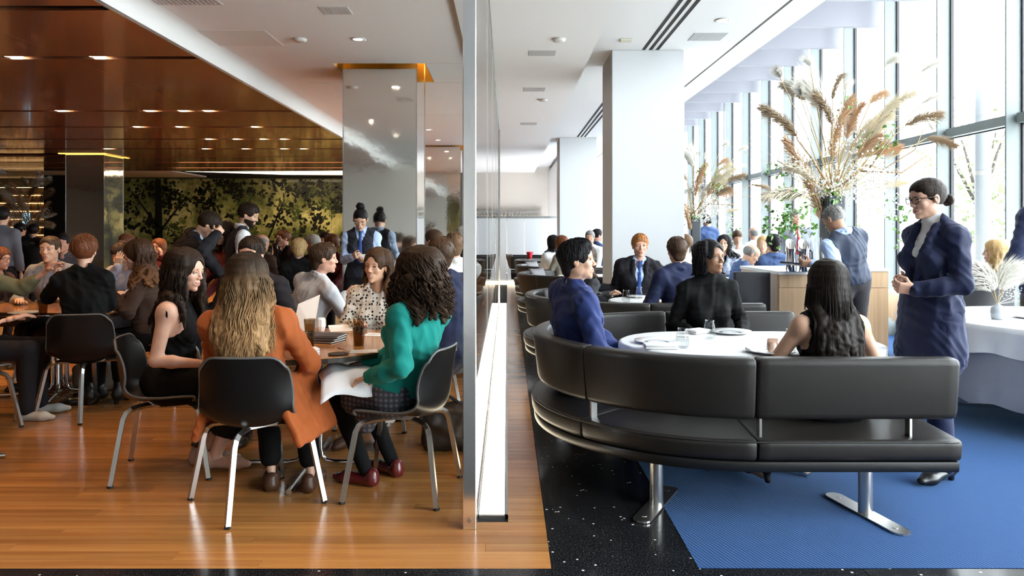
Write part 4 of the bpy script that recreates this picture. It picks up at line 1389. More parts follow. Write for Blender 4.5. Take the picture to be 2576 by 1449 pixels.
def hair_mat(name, c1, c2=None, ramp=None, rough=0.48):
    """streaky hair; ramp = (z_low, z_high) world heights for a root to tip colour change"""
    if name in MATS: return MATS[name]
    m, N, L, b = _new(name)
    geo = N.new('ShaderNodeNewGeometry')
    mp = N.new('ShaderNodeMapping'); mp.inputs['Scale'].default_value = (170, 170, 7)
    L.new(geo.outputs['Position'], mp.inputs['Vector'])
    nz = N.new('ShaderNodeTexNoise'); nz.inputs['Scale'].default_value = 1.0; nz.inputs['Detail'].default_value = 3
    L.new(mp.outputs[0], nz.inputs['Vector'])
    cr = N.new('ShaderNodeValToRGB')
    cr.color_ramp.elements[0].position = 0.3; cr.color_ramp.elements[0].color = (*[k * 0.55 for k in c1], 1)
    cr.color_ramp.elements[1].position = 0.72; cr.color_ramp.elements[1].color = (*[k * 1.5 for k in c1], 1)
    L.new(nz.outputs[0], cr.inputs[0])
    out = cr.outputs[0]
    if ramp:
        cr2 = N.new('ShaderNodeValToRGB')
        cr2.color_ramp.elements[0].position = 0.3; cr2.color_ramp.elements[0].color = (*[k * 0.5 for k in c2], 1)
        cr2.color_ramp.elements[1].position = 0.72; cr2.color_ramp.elements[1].color = (*[k * 1.6 for k in c2], 1)
        L.new(nz.outputs[0], cr2.inputs[0])
        sp = N.new('ShaderNodeSeparateXYZ'); L.new(geo.outputs['Position'], sp.inputs[0])
        mr = N.new('ShaderNodeMapRange'); mr.interpolation_type = 'SMOOTHSTEP'
        mr.inputs[1].default_value = ramp[0]; mr.inputs[2].default_value = ramp[1]; mr.inputs[3].default_value = 1; mr.inputs[4].default_value = 0
        ad = N.new('ShaderNodeMath'); ad.operation = 'MULTIPLY_ADD'; ad.inputs[1].default_value = 0.22
        L.new(nz.outputs[0], ad.inputs[0]); L.new(sp.outputs['Z'], ad.inputs[2])
        L.new(ad.outputs[0], mr.inputs[0])
        mx = N.new('ShaderNodeMix'); mx.data_type = 'RGBA'
        L.new(mr.outputs[0], mx.inputs[0]); L.new(out, mx.inputs[6]); L.new(cr2.outputs[0], mx.inputs[7])
        out = mx.outputs[2]
    L.new(out, b.inputs['Base Color'])
    bp = N.new('ShaderNodeBump'); bp.inputs['Strength'].default_value = 0.55; bp.inputs['Distance'].default_value = 0.004
    L.new(nz.outputs[0], bp.inputs['Height']); L.new(bp.outputs[0], b.inputs['Normal'])
    b.inputs['Roughness'].default_value = rough
    b.inputs['Specular IOR Level'].default_value = 0.14 if sum(c1) < 0.1 else 0.22
    MATS[name] = m
    return m
HAIRC = {'black': (0.008, 0.007, 0.008), 'darkbrown': (0.020, 0.012, 0.008), 'brown': (0.055, 0.030, 0.017), 'auburn': (0.13, 0.042, 0.016), 'ginger': (0.36, 0.145, 0.045),
         'blond': (0.42, 0.27, 0.12), 'white': (0.50, 0.47, 0.42), 'grey': (0.20, 0.19, 0.18), 'lightbrown': (0.13, 0.075, 0.04)}
def hairc(n): return hair_mat('hair_' + n, HAIRC[n])

M_EYEW = mat('eye_white', (0.62, 0.60, 0.57), 0.2)
M_IRIS = mat('eye_iris', (0.05, 0.028, 0.015), 0.15)
M_LASH = mat('lash', (0.010, 0.007, 0.006), 0.6)
M_TEETH = mat('teeth', (0.75, 0.73, 0.68), 0.25)
# ================================================================== PEOPLE: body, clothes, hair
class Person: pass

def head_prims(P, lod):
    """head in its own frame -> world; returns prims"""
    R = P.hR; o = P.head; s = P.hs
    r, f, u = P.hr, P.hf, P.hu
    def W(x, y, z): return o + r * (x * s) + f * (y * s) + u * (z * s)
    P.HW = W
    m = P.sex == 'm'
    E = lambda c, rad, k=0.02, sub=False, RR=None: P_ell(W(*c), R if RR is None else RR, [q * s for q in rad], k, sub)
    jw = 1.10 if m else 0.96
    pr = [E((0, -0.014, 0.030), (0.074, 0.093, 0.084), 0.02),
          E((0, 0.028, -0.022), (0.0575, 0.060, 0.080), 0.03),
          E((0, 0.042, -0.076), (0.034 * jw, 0.038, 0.032), 0.02),
          E((0, 0.070, -0.098), (0.018 * jw, 0.016, 0.015), 0.016),
          E((0.040 * jw, 0.006, -0.056), (0.014 * jw, 0.024, 0.026), 0.02), E((-0.040 * jw, 0.006, -0.056), (0.014 * jw, 0.024, 0.026), 0.02),
          E((0, 0.044, 0.045), (0.058, 0.040, 0.045), 0.03),
          E((0.036, 0.060, -0.022), (0.022, 0.020, 0.020), 0.016), E((-0.036, 0.060, -0.022), (0.022, 0.020, 0.020), 0.016),
          P_cone(W(-0.036, 0.070, 0.026), W(0.036, 0.070, 0.026), 0.011 * s, 0.011 * s, 0.02),
          P_cone(W(0, 0.070, 0.030), W(0, 0.080, 0.012), 0.012 * s, 0.010 * s, 0.015)]
    if lod < 2:
        pr += [E((0.031, 0.094, 0.005), (0.017, 0.014, 0.012), 0.012, True), E((-0.031, 0.094, 0.005), (0.017, 0.014, 0.012), 0.012, True)]
    pr += [P_cone(W(0, 0.083, 0.010), W(0, 0.1035, -0.026), 0.0065 * s, 0.0095 * s, 0.010),
           E((0.0105, 0.0945, -0.031), (0.0078, 0.009, 0.0065), 0.007), E((-0.0105, 0.0945, -0.031), (0.0078, 0.009, 0.0065), 0.007),
           E((0, 0.078, -0.062), (0.027, 0.016, 0.018), 0.012)]
    if lod < 2:
        sm = 0.004 if P.smile else 0.0; mo = 0.0048 if P.smile == 2 else 0.0026
        pr += [P_cone(W(-0.013, 0.0895, -0.0575), W(0.013, 0.0895, -0.0575), 0.0052 * s, 0.0052 * s, 0.006),
               P_cone(W(-0.011, 0.0885, -0.0685), W(0.011, 0.0885, -0.0685), 0.0058 * s, 0.0058 * s, 0.006),
               P_cone(W(-0.025, 0.0845 - 0.004, -0.0625 + sm), W(-0.009, 0.0962, -0.0630), 0.0022 * s, mo * s, 0.003, None, True),
               P_cone(W(0.009, 0.0962, -0.0630), W(-0.009, 0.0962, -0.0630), mo * s, mo * s, 0.003, None, True),
               P_cone(W(0.025, 0.0845 - 0.004, -0.0625 + sm), W(0.009, 0.0962, -0.0630), 0.0022 * s, mo * s, 0.003, None, True)]
    for sx in (1, -1):
        pr += [P_ell(W(sx * 0.0765, -0.004, -0.004), R, (0.0085 * s, 0.017 * s, 0.030 * s), 0.008),
               P_ell(W(sx * 0.086, 0.002, 0.0), R, (0.006 * s, 0.009 * s, 0.017 * s), 0.004, True)]
    nr = 0.050 if m else 0.042
    pr.append(P_cone(W(0, -0.024, -0.055), P.NB + P.cf * 0.016, nr * s, (nr - 0.002) * s, 0.03))
    return pr

def eye_bits(P):
    """eyes, brows, lashes as (verts, tris, material index) in world space; materials 1..5"""
    out = []
    s = P.hs
    R = np.stack([V3(P.hr), V3(P.hf), V3(P.hu)], 1)
    def tow(v): return (v * s) @ R.T + V3(P.head)
    for sx in (1, -1):
        c = np.array([sx * 0.031, 0.0745, 0.0055])
        gx, gz = P.gaze
        if not P.eyes_closed:
            mb = MB(); n, m_ = 14, 9
            for part, (a0, a1, rr) in enumerate(((0.0, PI, 0.0124), (0.0, 0.42, 0.01275), (0.0, 0.19, 0.01295))):
                prof = []
                for i in range(m_ + 1):
                    a = a0 + (a1 - a0) * i / m_
                    prof.append((rr * math.sin(a), rr * math.cos(a)))
                q = MB().lathe(prof, n)
                v, t = np_of(q)
                d = Vector((gx, 1, gz)).normalized()
                rx, ry, rz = frame(d, (0, 0, 1))[0], None, None
                A = np.stack([V3(rx), V3(d.cross(rx)), V3(d)], 1)
                v = v @ A.T
                v[:, 0] *= 1.12
                out.append((tow(v + c), t, 2 + (0 if part == 0 else 1 if part == 1 else 2)))
        # lids: skin coloured shells above and below, dark lash line
        up = 0.0045 if not P.eyes_closed else -0.003
        pts = []; pts2 = []
        for i in range(9):
            t = i / 8 * 2 - 1
            x = sx * 0.031 + t * 0.0165
            zz = 0.0055 + up * (1 - t * t) - 0.0015 * abs(t) + (0.001 if t * sx > 0 else -0.001)
            yy = 0.0748 + math.sqrt(max(0, 0.0139 ** 2 - (t * 0.0128) ** 2 - (zz - 0.0055) ** 2)) if abs(t) < 1.05 else 0.08
            yy = max(yy, 0.0805)
            pts.append((x, yy, zz)); 
            pts2.append((x, yy - 0.001, 0.0055 - 0.0048 * (1 - t * t) - 0.0005))
        v, t = np_of(MB().tube(pts, [0.0006] + [0.0013] * 7 + [0.0008], 5)); out.append((tow(v), t, 4))
        v, t = np_of(MB().tube([(a, b - 0.0008, c_ + 0.0034) for a, b, c_ in pts], [0.0015] + [0.0036] * 7 + [0.0015], 6)); out.append((tow(v), t, 0))
        v, t = np_of(MB().tube(pts2, [0.0008] + [0.0023] * 7 + [0.0008], 6)); out.append((tow(v), t, 0))
        # brow
        pb = []
        for i in range(8):
            t = i / 7
            x = sx * (0.0135 + 0.037 * t)
            pb.append((x, 0.0885 - 0.017 * t ** 2.2, 0.0225 + 0.006 * math.sin(PI * min(1, t * 0.85)) - 0.003 * t))
        v, t = np_of(MB().tube(pb, [0.0022, 0.0031, 0.0033, 0.0032, 0.0028, 0.0022, 0.0016, 0.0006], 5))
        out.append((tow(v), t, 5))
    return out

def hand_prims(P, side):
    """hand at the wrist: palm box and five fingers"""
    h = P.hand[side]
    w = P.wrist[side]
    d = Vector(h['dir']).normalized()
    n = Vector(h['palm']); n = (n - d * n.dot(d)).normalized()      # direction the palm faces
    x = d.cross(n)                                                  # towards the thumb for the right hand
    tx = x if side == 'R' else -x
    tx = tx * h.get('flip', 1)
    s = 1.0 if P.sex == 'm' else 0.9
    Rm = mat3(x, d, n)
    pr = [P_cone(w - d * 0.02, w + d * 0.015, 0.026 * s, 0.024 * s, 0.02, (n, 0.8)),
          P_box(w + d * 0.052 * s, Rm, (0.038 * s, 0.046 * s, 0.0135 * s), 0.012, 0.012)]
    cl = h.get('curl', 0.35)
    lens = (0.072, 0.080, 0.074, 0.058)
    for i in range(4):
        off = (0.027 - 0.018 * i) * s
        base = w + d * (0.090 - 0.004 * abs(i - 1)) * s + tx * off
        a = 0.25 * cl
        dd = (d + tx * (0.06 - 0.05 * i)).normalized()
        p = base - dd * 0.012
        rr = 0.0088 * s
        for j, fr in enumerate((0.45, 0.31, 0.24)):
            a += (0.55, 0.95, 0.75)[j] * cl * h.get('c%d' % i, 1.0)
            q = p + (dd * math.cos(a) + n * math.sin(a)) * lens[i] * fr * s
            pr.append(P_cone(p, q, rr, rr * 0.93, 0.004)); p = q; rr *= 0.93
    tb = w + d * 0.028 * s + tx * 0.026 * s + n * 0.006
    td = (tx * 0.75 + d * 0.65 + n * (0.35 + 0.5 * cl)).normalized()
    q = tb + td * 0.042 * s
    q2 = q + (td * 0.55 + d * 0.8 + n * 0.5 * cl - tx * 0.35 * cl).normalized() * 0.034 * s
    pr += [P_cone(tb, q, 0.0135 * s, 0.0105 * s, 0.012), P_cone(q, q2, 0.0102 * s, 0.0085 * s, 0.005)]
    return pr

def person(label, head, face, hip=None, body=None, pitch=0, roll=0, sex='f', lod=1, skin='light', seated=True, hands=None, feet=None,
           scale=1.0, top=None, bottom=None, shoes=None, hair=None, over=None, tie=None, glasses=None, beard=None, smile=False,
           gaze=(0, 0), eyes_closed=False, hip_yaw=None, elbow=None, extra=None, wide=1.0, group=None, lean_fwd=0.06, headscale=1.0,
           collar=False, lapel=False, apron=None, skirt=None, shoulder_drop=0.0, knee=None, noise_seed=1, earring=False, wrinkle=1.0):
    P = Person()
    P.sex, P.lod, P.smile, P.gaze, P.eyes_closed = sex, lod, smile, gaze, eyes_closed
    head = Vector(head)
    s = P.s = scale
    P.hs = headscale * (1.0 if sex == 'm' else 0.965)
    body = face if body is None else body
    bf = dir2(body)
    P.head = head
    if hip is None:
        hip = Vector((head.x, head.y, 0)) - bf * lean_fwd
        hip.z = 0.535 if seated else head.z - 0.665 * s
    P.hip = hip = Vector(hip)
    hf = dir2(face)
    rr = hf.cross(Vector((0, 0, 1)))
    hf = Matrix.Rotation(math.radians(-pitch), 3, rr) @ hf
    hu = Matrix.Rotation(math.radians(-pitch), 3, rr) @ Vector((0, 0, 1))
    q = Matrix.Rotation(math.radians(roll), 3, hf)
    hu = q @ hu
    P.hr, P.hf, P.hu = frame(hf, hu)
    P.hR = mat3(P.hr, P.hf, P.hu)
    # neck base and chest
    spine = (head - hip).normalized()
    P.NB = NB = head - P.hu * 0.105 * P.hs - P.hf * 0.032 - spine * 0.062
    up = (NB - hip).normalized()
    cr, cf, cu = frame_up(bf, up)
    P.cr, P.cf, P.cu = cr, cf, cu
    hy = body if hip_yaw is None else hip_yaw
    pr_, pf, pu = frame_up(dir2(hy), (up + Vector((0, 0, 1.5))).normalized())
    P.pf, P.pr, P.pu = pf, pr_, pu
    L = (NB - hip).length
    CH = P.CH = hip + (NB - hip) * 0.60 + cf * 0.005
    BE = hip + (NB - hip) * 0.28 + cf * 0.012
    fem = sex == 'f'
    sw = (0.152 if fem else 0.175) * s * wide
    P.sh = {}
    for sd, sg in (('R', 1), ('L', -1)):
        P.sh[sd] = NB - cu * (0.055 + shoulder_drop) + cr * (sg * sw) - cf * 0.005
    # arms
    la, lf_ = (0.275 if fem else 0.295) * s, (0.235 if fem else 0.25) * s
    P.elb, P.wrist, P.hand = {}, {}, {}
    hands = hands or {}
    for sd, sg in (('R', 1), ('L', -1)):
        h = dict(hands.get(sd) or {})
        if 'pos' not in h:
            if seated: h['pos'] = hip + pf * 0.34 + pr_ * (0.10 * sg) + Vector((0, 0, 0.10))
            else: h['pos'] = hip + pr_ * (0.235 * sg) + pf * 0.05 + Vector((0, 0, -0.10))
        tgt = Vector(h['pos'])
        pole = h.get('pole')
        if pole is None: pole = cr * (0.55 * sg) - cf * 0.55 - Vector((0, 0, 0.65))
        e, w = ik(P.sh[sd], tgt, la, lf_, pole)
        P.elb[sd], P.wrist[sd] = e, w
        fd = (w - e).normalized()
        h.setdefault('dir', fd)
        h.setdefault('palm', (Vector((0, 0, -1)) if seated else -cr * sg) + fd * 0.001)
        P.hand[sd] = h
    # legs
    lt, lsn = (0.42 if fem else 0.44) * s, (0.41 if fem else 0.43) * s
    P.hj, P.kn, P.an = {}, {}, {}
    feet = feet or {}
    for sd, sg in (('R', 1), ('L', -1)):
        hj = hip + pr_ * (0.088 * sg) - pu * 0.02
        P.hj[sd] = hj
        t = feet.get(sd)
        if t is None:
            if seated: t = hip + pf * 0.43 + pr_ * (0.11 * sg); t = Vector((t.x, t.y, 0.085))
            else: t = Vector((hip.x, hip.y, 0.085)) + pr_ * (0.10 * sg) - pf * 0.02
        pole = (pf + Vector((0, 0, 0.6))) if seated else pf
        if knee is not None: pole = knee
        k, a = ik(hj, t, lt, lsn, pole)
        P.kn[sd], P.an[sd] = k, a
    # ---------------- torso and limb shapes
    cR = mat3(cr, cf, cu); pR = mat3(pr_, pf, pu)
    fr = 0.9 if fem else 1.0
    ww = wide
    torso = [P_ell(hip + pu * 0.015, pR, ((0.168 if fem else 0.160) * s * ww, 0.118 * s, 0.115 * s), 0.05),
             P_cone(hip, BE, 0.132 * s * ww if fem else 0.142 * s * ww, 0.120 * s * ww if fem else 0.142 * s * ww, 0.05, (cf, 0.76)),
             P_cone(BE, CH, 0.118 * s * ww if fem else 0.142 * s * ww, 0.132 * s * ww if fem else 0.156 * s * ww, 0.05, (cf, 0.76)),
             P_ell(CH + cu * 0.03 - cf * 0.005, cR, ((0.140 if fem else 0.165) * s * ww, (0.098 if fem else 0.112) * s, 0.155 * s), 0.05)]
    for sd, sg in (('R', 1), ('L', -1)):
        torso += [P_cone(NB + cu * 0.015 + cr * sg * 0.03, P.sh[sd] + cu * 0.004, 0.044 * s, 0.050 * fr * s, 0.04),
                  P_cone(CH + cu * 0.07 + cr * sg * 0.06, P.sh[sd] - cu * 0.02, 0.085 * fr * s, 0.055 * fr * s, 0.04)]
        if fem:
            torso.append(P_ell(CH + cf * 0.080 * s + cr * sg * 0.068 * s + cu * 0.005, cR, (0.062 * s, 0.058 * s, 0.062 * s), 0.03))
        else:
            torso.append(P_ell(CH + cf * 0.068 * s + cr * sg * 0.075 * s + cu * 0.045, cR, (0.080 * s, 0.045 * s, 0.058 * s), 0.04))
    arms = {}
    for sd in 'RL':
        S_, E_, W_ = P.sh[sd], P.elb[sd], P.wrist[sd]
        arms[sd] = [P_cone(S_, E_, 0.050 * fr * s, 0.038 * fr * s, 0.03), P_cone(E_, E_.lerp(W_, 0.35), 0.038 * fr * s, 0.038 * fr * s, 0.015), P_cone(E_.lerp(W_, 0.35), W_, 0.038 * fr * s, 0.025 * fr * s, 0.02)]
    legs = {}
    for sd in 'RL':
        H_, K_, A_ = P.hj[sd], P.kn[sd], P.an[sd]
        legs[sd] = [P_cone(H_, K_, 0.088 * s, 0.056 * s, 0.05 if seated else 0.015), P_cone(K_, K_.lerp(A_, 0.3), 0.052 * s, 0.054 * s, 0.03), P_cone(K_.lerp(A_, 0.3), A_, 0.054 * s, 0.034 * s, 0.03)]
    P.torso, P.arms, P.legs = torso, arms, legs
    # foot direction
    P.ft = {}
    for sd, sg in (('R', 1), ('L', -1)):
        d = Vector((pf.x, pf.y, 0)) + Vector((pr_.x, pr_.y, 0)) * 0.18 * sg
        P.ft[sd] = d.normalized()
        A_ = P.an[sd]
        legs[sd].append(P_cone(A_ + Vector((0, 0, -0.045)) - d * 0.02, A_ + d * 0.13 + Vector((0, 0, -0.06)), 0.032 * s, 0.022 * s, 0.02))
    hv = {0: 0.0036, 1: 0.0055, 2: 0.010}[lod]
    bv = {0: 0.016, 1: 0.020, 2: 0.028}[lod]
    gv = {0: 0.0085, 1: 0.013, 2: 0.021}[lod]
    # ---------------- body mesh (skin)
    parts = []
    bare = P.bare = (top or {}).get('bare', False)
    neck = [P_cone(NB + (P.head - NB) * -0.25, P.HW(0, -0.026, -0.055) if hasattr(P, 'HW') else NB + cu * 0.05, 0.054, 0.05, 0.03)]
    bprims = inflate(torso + arms['R'] + arms['L'] + legs['R'] + legs['L'], 0.0 if bare else -0.010)
    fb = Field(bprims, 0.010 if bare else bv)
    v, f = surface_nets(fb); parts.append((v, f, 0))
    hp = head_prims(P, lod)
    fh = Field(hp, hv)
    P.fh = fh
    v, f = surface_nets(fh)
    lip_at = sum(len(p[0]) for p in parts)
    Rm = np.stack([V3(P.hr), V3(P.hf), V3(P.hu)], 1)
    q = (v - V3(head)) @ Rm / P.hs
    e = np.sqrt((q[:, 0] / 0.0225) ** 2 + ((q[:, 2] + 0.0630) / 0.0105) ** 2)
    lipv = np.clip((1.15 - e) / 0.35, 0, 1) * (q[:, 1] > 0.06)
    parts.append((v, f, 0))
    for sd in 'RL':
        if P.hand[sd].get('hide'): continue
        fv = {0: 0.0045, 1: 0.006, 2: 0.009}[lod]
        v, f = surface_nets(Field(hand_prims(P, sd), fv)); parts.append((v, f, 0))
    if lod < 2:
        parts += eye_bits(P)
        if P.smile == 2:
            q = MB().tube([P.HW(-0.016, 0.083, -0.0615), P.HW(-0.008, 0.0895, -0.0625), P.HW(0.008, 0.0895, -0.0625), P.HW(0.016, 0.083, -0.0615)], [0.002, 0.0040, 0.0040, 0.002], 6)
            v, t = np_of(q); parts.append((v, t, 6))
    browc = hairc((hair or {}).get('brow', 'darkbrown'))
    me = mesh_np('person', parts, [skin_mat(skin), lip_mat(skin), M_EYEW, M_IRIS, M_LASH, browc, M_TEETH])
    at_ = me.attributes.new('lip', 'FLOAT', 'POINT')
    arr = np.zeros(len(me.vertices), dtype=f32); arr[lip_at:lip_at + len(lipv)] = lipv
    at_.data.foreach_set('value', arr)
    root = link('person', me)
    tag(root, label, 'person', group)
    P.root = root
    # ---------------- clothes
    def child(name, prims, h, m, clips=(), noise=None):
        fd = Field(prims, h, clips, noise)
        v, f = surface_nets(fd)
        if len(f) == 0: return fd
        o = link(name, mesh_np(name, [(v, f, 0)], [m]), None, root)
        return fd
    P.child = child
    def sleeve(sd, ext, o):
        a = arms[sd]
        S_, E_, W_ = P.sh[sd], P.elb[sd], P.wrist[sd]
        if ext <= 0: return []
        if ext < 0.5:
            return [P_cone(S_, S_.lerp(E_, ext * 2), (0.050 * fr + o) * s, (0.050 * fr - 0.012 * ext * 2 + o * 1.5) * s, 0.03)]
        W2 = E_.lerp(W_, min(1.0, (ext - 0.5) * 2))
        return [P_cone(S_, E_, (0.052 * fr + o) * s, (0.042 * fr + o) * s, 0.03), P_cone(E_, E_.lerp(W2, 0.45), (0.042 * fr + o) * s, (0.040 * fr + o) * s, 0.02),
                P_cone(E_.lerp(W2, 0.45), W2, (0.040 * fr + o) * s, (0.029 * fr + o) * s, 0.02)]
    def top_garment(g, name, o, vdepth=None):
        ext = g.get('sleeve', 1.0)
        pr = inflate(torso, o)
        hem = g.get('hem', 0.02)
        if hem > 0.03:      # skirts of a jacket
            if seated:
                for sd in 'RL':
                    pr.append(P_cone(P.hj[sd], P.hj[sd].lerp(P.kn[sd], min(0.9, hem * 2)), 0.098 * s + o * 0.8, 0.085 * s + o, 0.05))
                pr.append(P_ell(hip - pf * 0.015 + pu * 0.0, pR, (0.178 * s + o, 0.130 * s + o, 0.115 * s), 0.04))
            else:
                pr.append(P_cone(hip + pu * 0.04, hip - Vector((0, 0, hem)), 0.158 * s + o, 0.196 * s + o, 0.05, (pf, 0.78)))
        for sd in 'RL': pr += sleeve(sd, ext, o)
        nk = g.get('neck', 'crew')
        clips = []
        if nk == 'high':
            pr.append(P_cone(NB - cu * 0.02, NB.lerp(head, 0.42) , 0.060 * s + o * 0.6 - (0.008 if fem else 0), 0.051 * P.hs + o * 0.5 - (0.004 if fem else -0.006), 0.015))
        elif nk == 'collar' or g.get('collar'):
            n = 11
            nr = (0.056 if not fem else 0.050) + o
            for i in range(n):
                a0 = PI / 2 + 0.42 + (2 * PI - 0.84) * i / n; a1 = PI / 2 + 0.42 + (2 * PI - 0.84) * (i + 1) / n
                if over and over.get('sleeve', 1) and g is top and abs((a0 + a1) / 2 - PI / 2 - (2 * PI if a0 > PI * 1.5 else 0)) > 1.75: continue
                def rp(a):
                    fz = 0.5 + 0.5 * math.sin(a)
                    return NB + cr * (math.cos(a) * nr) + cf * (math.sin(a) * nr + 0.004) + cu * (0.030 - 0.030 * fz)
                pr.append(P_cone(rp(a0), rp(a1), 0.010, 0.010, 0.006))
                pr.append(P_cone(rp(a0) + cu * 0.024, rp(a1) + cu * 0.024, 0.0085, 0.0085, 0.008))
        else:
            drop = g.get('scoop', 0.0)
            pr.append(P_ell(NB + cf * (0.03 + drop * 0.4) + cu * 0.045, cR, (0.062 + drop, 0.070 + drop * 0.6, 0.05 + drop * 0.6), 0.006, True))
        if vdepth:
            a = NB + cf * 0.10 + cu * 0.03
            b = CH + cf * 0.17 - cu * vdepth
            wv = g.get('vwidth', 0.058)
            pr.append(P_cone(a, b, wv + 0.01, 0.006, 0.004, (cf, 2.4), True))
            pr.append(P_ell(NB + cf * 0.050 + cu * 0.06, cR, (0.062, 0.075, 0.055), 0.004, True))
            if not ext: pr.append(P_ell(NB + cu * 0.048, cR, (0.080, 0.086, 0.052), 0.005, True))
            if ext and lod < 2:
                nr = (0.058 if not fem else 0.052) + o * 0.6
                def rq(a, dz): return NB + cr * (math.cos(a) * nr) + cf * (math.sin(a) * nr + 0.002) + cu * (dz - 0.010 * (1 + math.sin(a)))
                for i in range(9):
                    a0 = PI - 0.25 + (PI + 0.5) * i / 9; a1 = PI - 0.25 + (PI + 0.5) * (i + 1) / 9
                    pr.append(P_cone(rq(a0, 0.004), rq(a1, 0.004), 0.014, 0.014, 0.01)); pr.append(P_cone(rq(a0, 0.020), rq(a1, 0.020), 0.010, 0.010, 0.006))
            if lod < 2 and g.get('lapels', True):
                for sg in (1, -1):
                    t0 = NB + cf * 0.055 + cr * sg * 0.068 + cu * 0.005
                    t1 = CH + cf * 0.118 * (1 if not fem else 1.10) - cu * vdepth * 0.95 + cr * sg * 0.016
                    tm = t0.lerp(t1, 0.45) + cr * sg * 0.022 + cf * (0.022 if not fem else 0.034)
                    pr.append(P_cone(t0, tm, 0.012 + o * 0.7, 0.021 + o * 0.5, 0.004)); pr.append(P_cone(tm, t1, 0.021 + o * 0.5, 0.008 + o * 0.5, 0.004))
        if not ext and not g.get('cap'):
            for sd, sg in (('R', 1), ('L', -1)):
                pr.append(P_ell(P.sh[sd] + cr * sg * (0.035 - g.get('strap', 0.0)) - cu * 0.03, cR, (0.064, 0.125, 0.125), 0.006, True))
        for c in g.get('prims', []): pr.append(c)
        if hem <= 0.03: clips.append((hip - up * (0.03 + 0.0), -up))
        nz = (0.0100 * wrinkle, 36.0, noise_seed + int(abs(head.x) * 31) % 17) if lod < 2 else None
        if g.get('rough_wrinkle'): nz = (g['rough_wrinkle'], 30.0, noise_seed)
        return child(name, pr, gv, g['mat'], clips, nz)
    fd_top = None
    if bottom:
        ext = bottom.get('ext', 1.0)      # 1 = to the ankle
        pr = [P_ell(hip + pu * 0.01, pR, ((0.172 if fem else 0.165) * s * ww, 0.124 * s, 0.115 * s), 0.05)]
        if bottom.get('kind') != 'skirt':
            ob = bottom.get('o', 0.012)
            for sd in 'RL':
                H_, K_, A_ = P.hj[sd], P.kn[sd], P.an[sd]
                A2 = K_.lerp(A_, (ext - 0.5) * 2)
                pr += [P_cone(H_, K_, (0.092 * s) + ob * 0.6, 0.060 * s + ob * 0.7, 0.05 if seated else 0.02), P_cone(K_, A2, 0.060 * s + ob * 0.7, bottom.get('cuff', 0.046) * s + ob * 0.5, 0.03)]
        else:
            for sd in 'RL':
                H_, K_, A_ = P.hj[sd], P.kn[sd], P.an[sd]
                e = min(1.0, ext * 2)
                pr += [P_cone(H_, H_.lerp(K_, e), 0.105 * s, 0.085 * s, 0.09)]
                if ext > 0.5:
                    pr += [P_cone(K_, K_.lerp(A_, (ext - 0.5) * 2), 0.085 * s, 0.11 * s, 0.14)]
            pr.append(P_cone(P.hj['R'].lerp(P.kn['R'], min(1, ext * 2) * 0.8), P.hj['L'].lerp(P.kn['L'], min(1, ext * 2) * 0.8), 0.07, 0.07, 0.06))
        if bottom.get('kind') != 'skirt': pr.append(P_cone(hip, hip + up * 0.07, ((0.134 if fem else 0.142) * s * ww) + 0.006, ((0.128 if fem else 0.142) * s * ww) + 0.006, 0.04, (cf, 0.80)))
        pr += bottom.get('prims', [])
        child('skirt' if bottom.get('kind') == 'skirt' else 'trousers', pr, gv * 1.1, bottom['mat'], bottom.get('clips', ()), (0.003, 24.0, noise_seed + 5) if lod < 2 else None)
    if shoes:
        for sd in 'RL':
            A_, d = P.an[sd], P.ft[sd]
            z = Vector((0, 0, 1)); side_ = d.cross(z)
            lift = shoes.get('heel', 0.0)
            base = Vector((A_.x, A_.y, A_.z - 0.085))
            heel = base - d * 0.045 + z * (0.032 + lift)
            ball = base + d * 0.12 + z * 0.030
            toe = base + d * 0.185 + z * 0.025
            pr = [P_cone(heel, ball, 0.036 * s, 0.043 * s, 0.02, (z, 0.85)), P_cone(ball, toe, 0.042 * s, 0.026 * s, 0.02, (z, 0.75)), P_cone(heel + z * 0.005, heel + z * 0.032, 0.036 * s, 0.036 * s, 0.02)]
            if shoes.get('boot'): pr.append(P_cone(heel + d * 0.03, base + z * shoes['boot'], 0.045 * s, 0.050 * s, 0.03))
            else: pr.append(P_ell(A_ + d * 0.02 + z * 0.02, np.eye(3), (0.05, 0.05, 0.042), 0.01, True))
            if lift > 0.01: pr.append(P_cone(heel, base - d * 0.055 + z * 0.012, 0.022, 0.018, 0.01))
            else: pr.append(P_box(base - d * 0.04 + z * 0.008, mat3(side_, d, z), (0.030, 0.03, 0.008), 0.004, 0.004))
            child('shoe', pr, 0.008 if lod < 2 else 0.014, shoes['mat'], [((0, 0, 0.001), (0, 0, -1))])
    if top:
        fd_top = top_garment(top, top.get('name', 'shirt'), top.get('o', 0.009), top.get('vdepth'))
    if tie and fd_top is not None:
        pts = []
        for i in range(9):
            t = i / 8
            q = (NB + cu * 0.005).lerp(CH - cu * tie.get('len', 0.10), t) + cf * 0.30
            hit = fd_top.ray(q, -cf, 0.4)
            if hit is not None: pts.append(hit + cf * 0.013)
        if len(pts) > 3:
            pr = [P_cone(pts[0], pts[1], 0.021, 0.013, 0.004, (cf, 0.6))]
            for i in range(1, len(pts) - 1):
                w0, w1 = 0.012 + 0.026 * (i - 1) / 8, 0.012 + 0.026 * i / 8
                pr.append(P_cone(pts[i], pts[i + 1], w0, w1, 0.004, (cf, 0.45)))
            child('tie', pr, 0.005 if lod < 2 else 0.012, tie['mat'])
    if over:
        fd_over = top_garment(over, over.get('name', 'jacket'), over.get('o', 0.017), over.get('vdepth', 0.06))
        fd_top2 = fd_over
    else: fd_top2 = fd_top
    P.fd = fd_top2 if fd_top2 is not None else fb
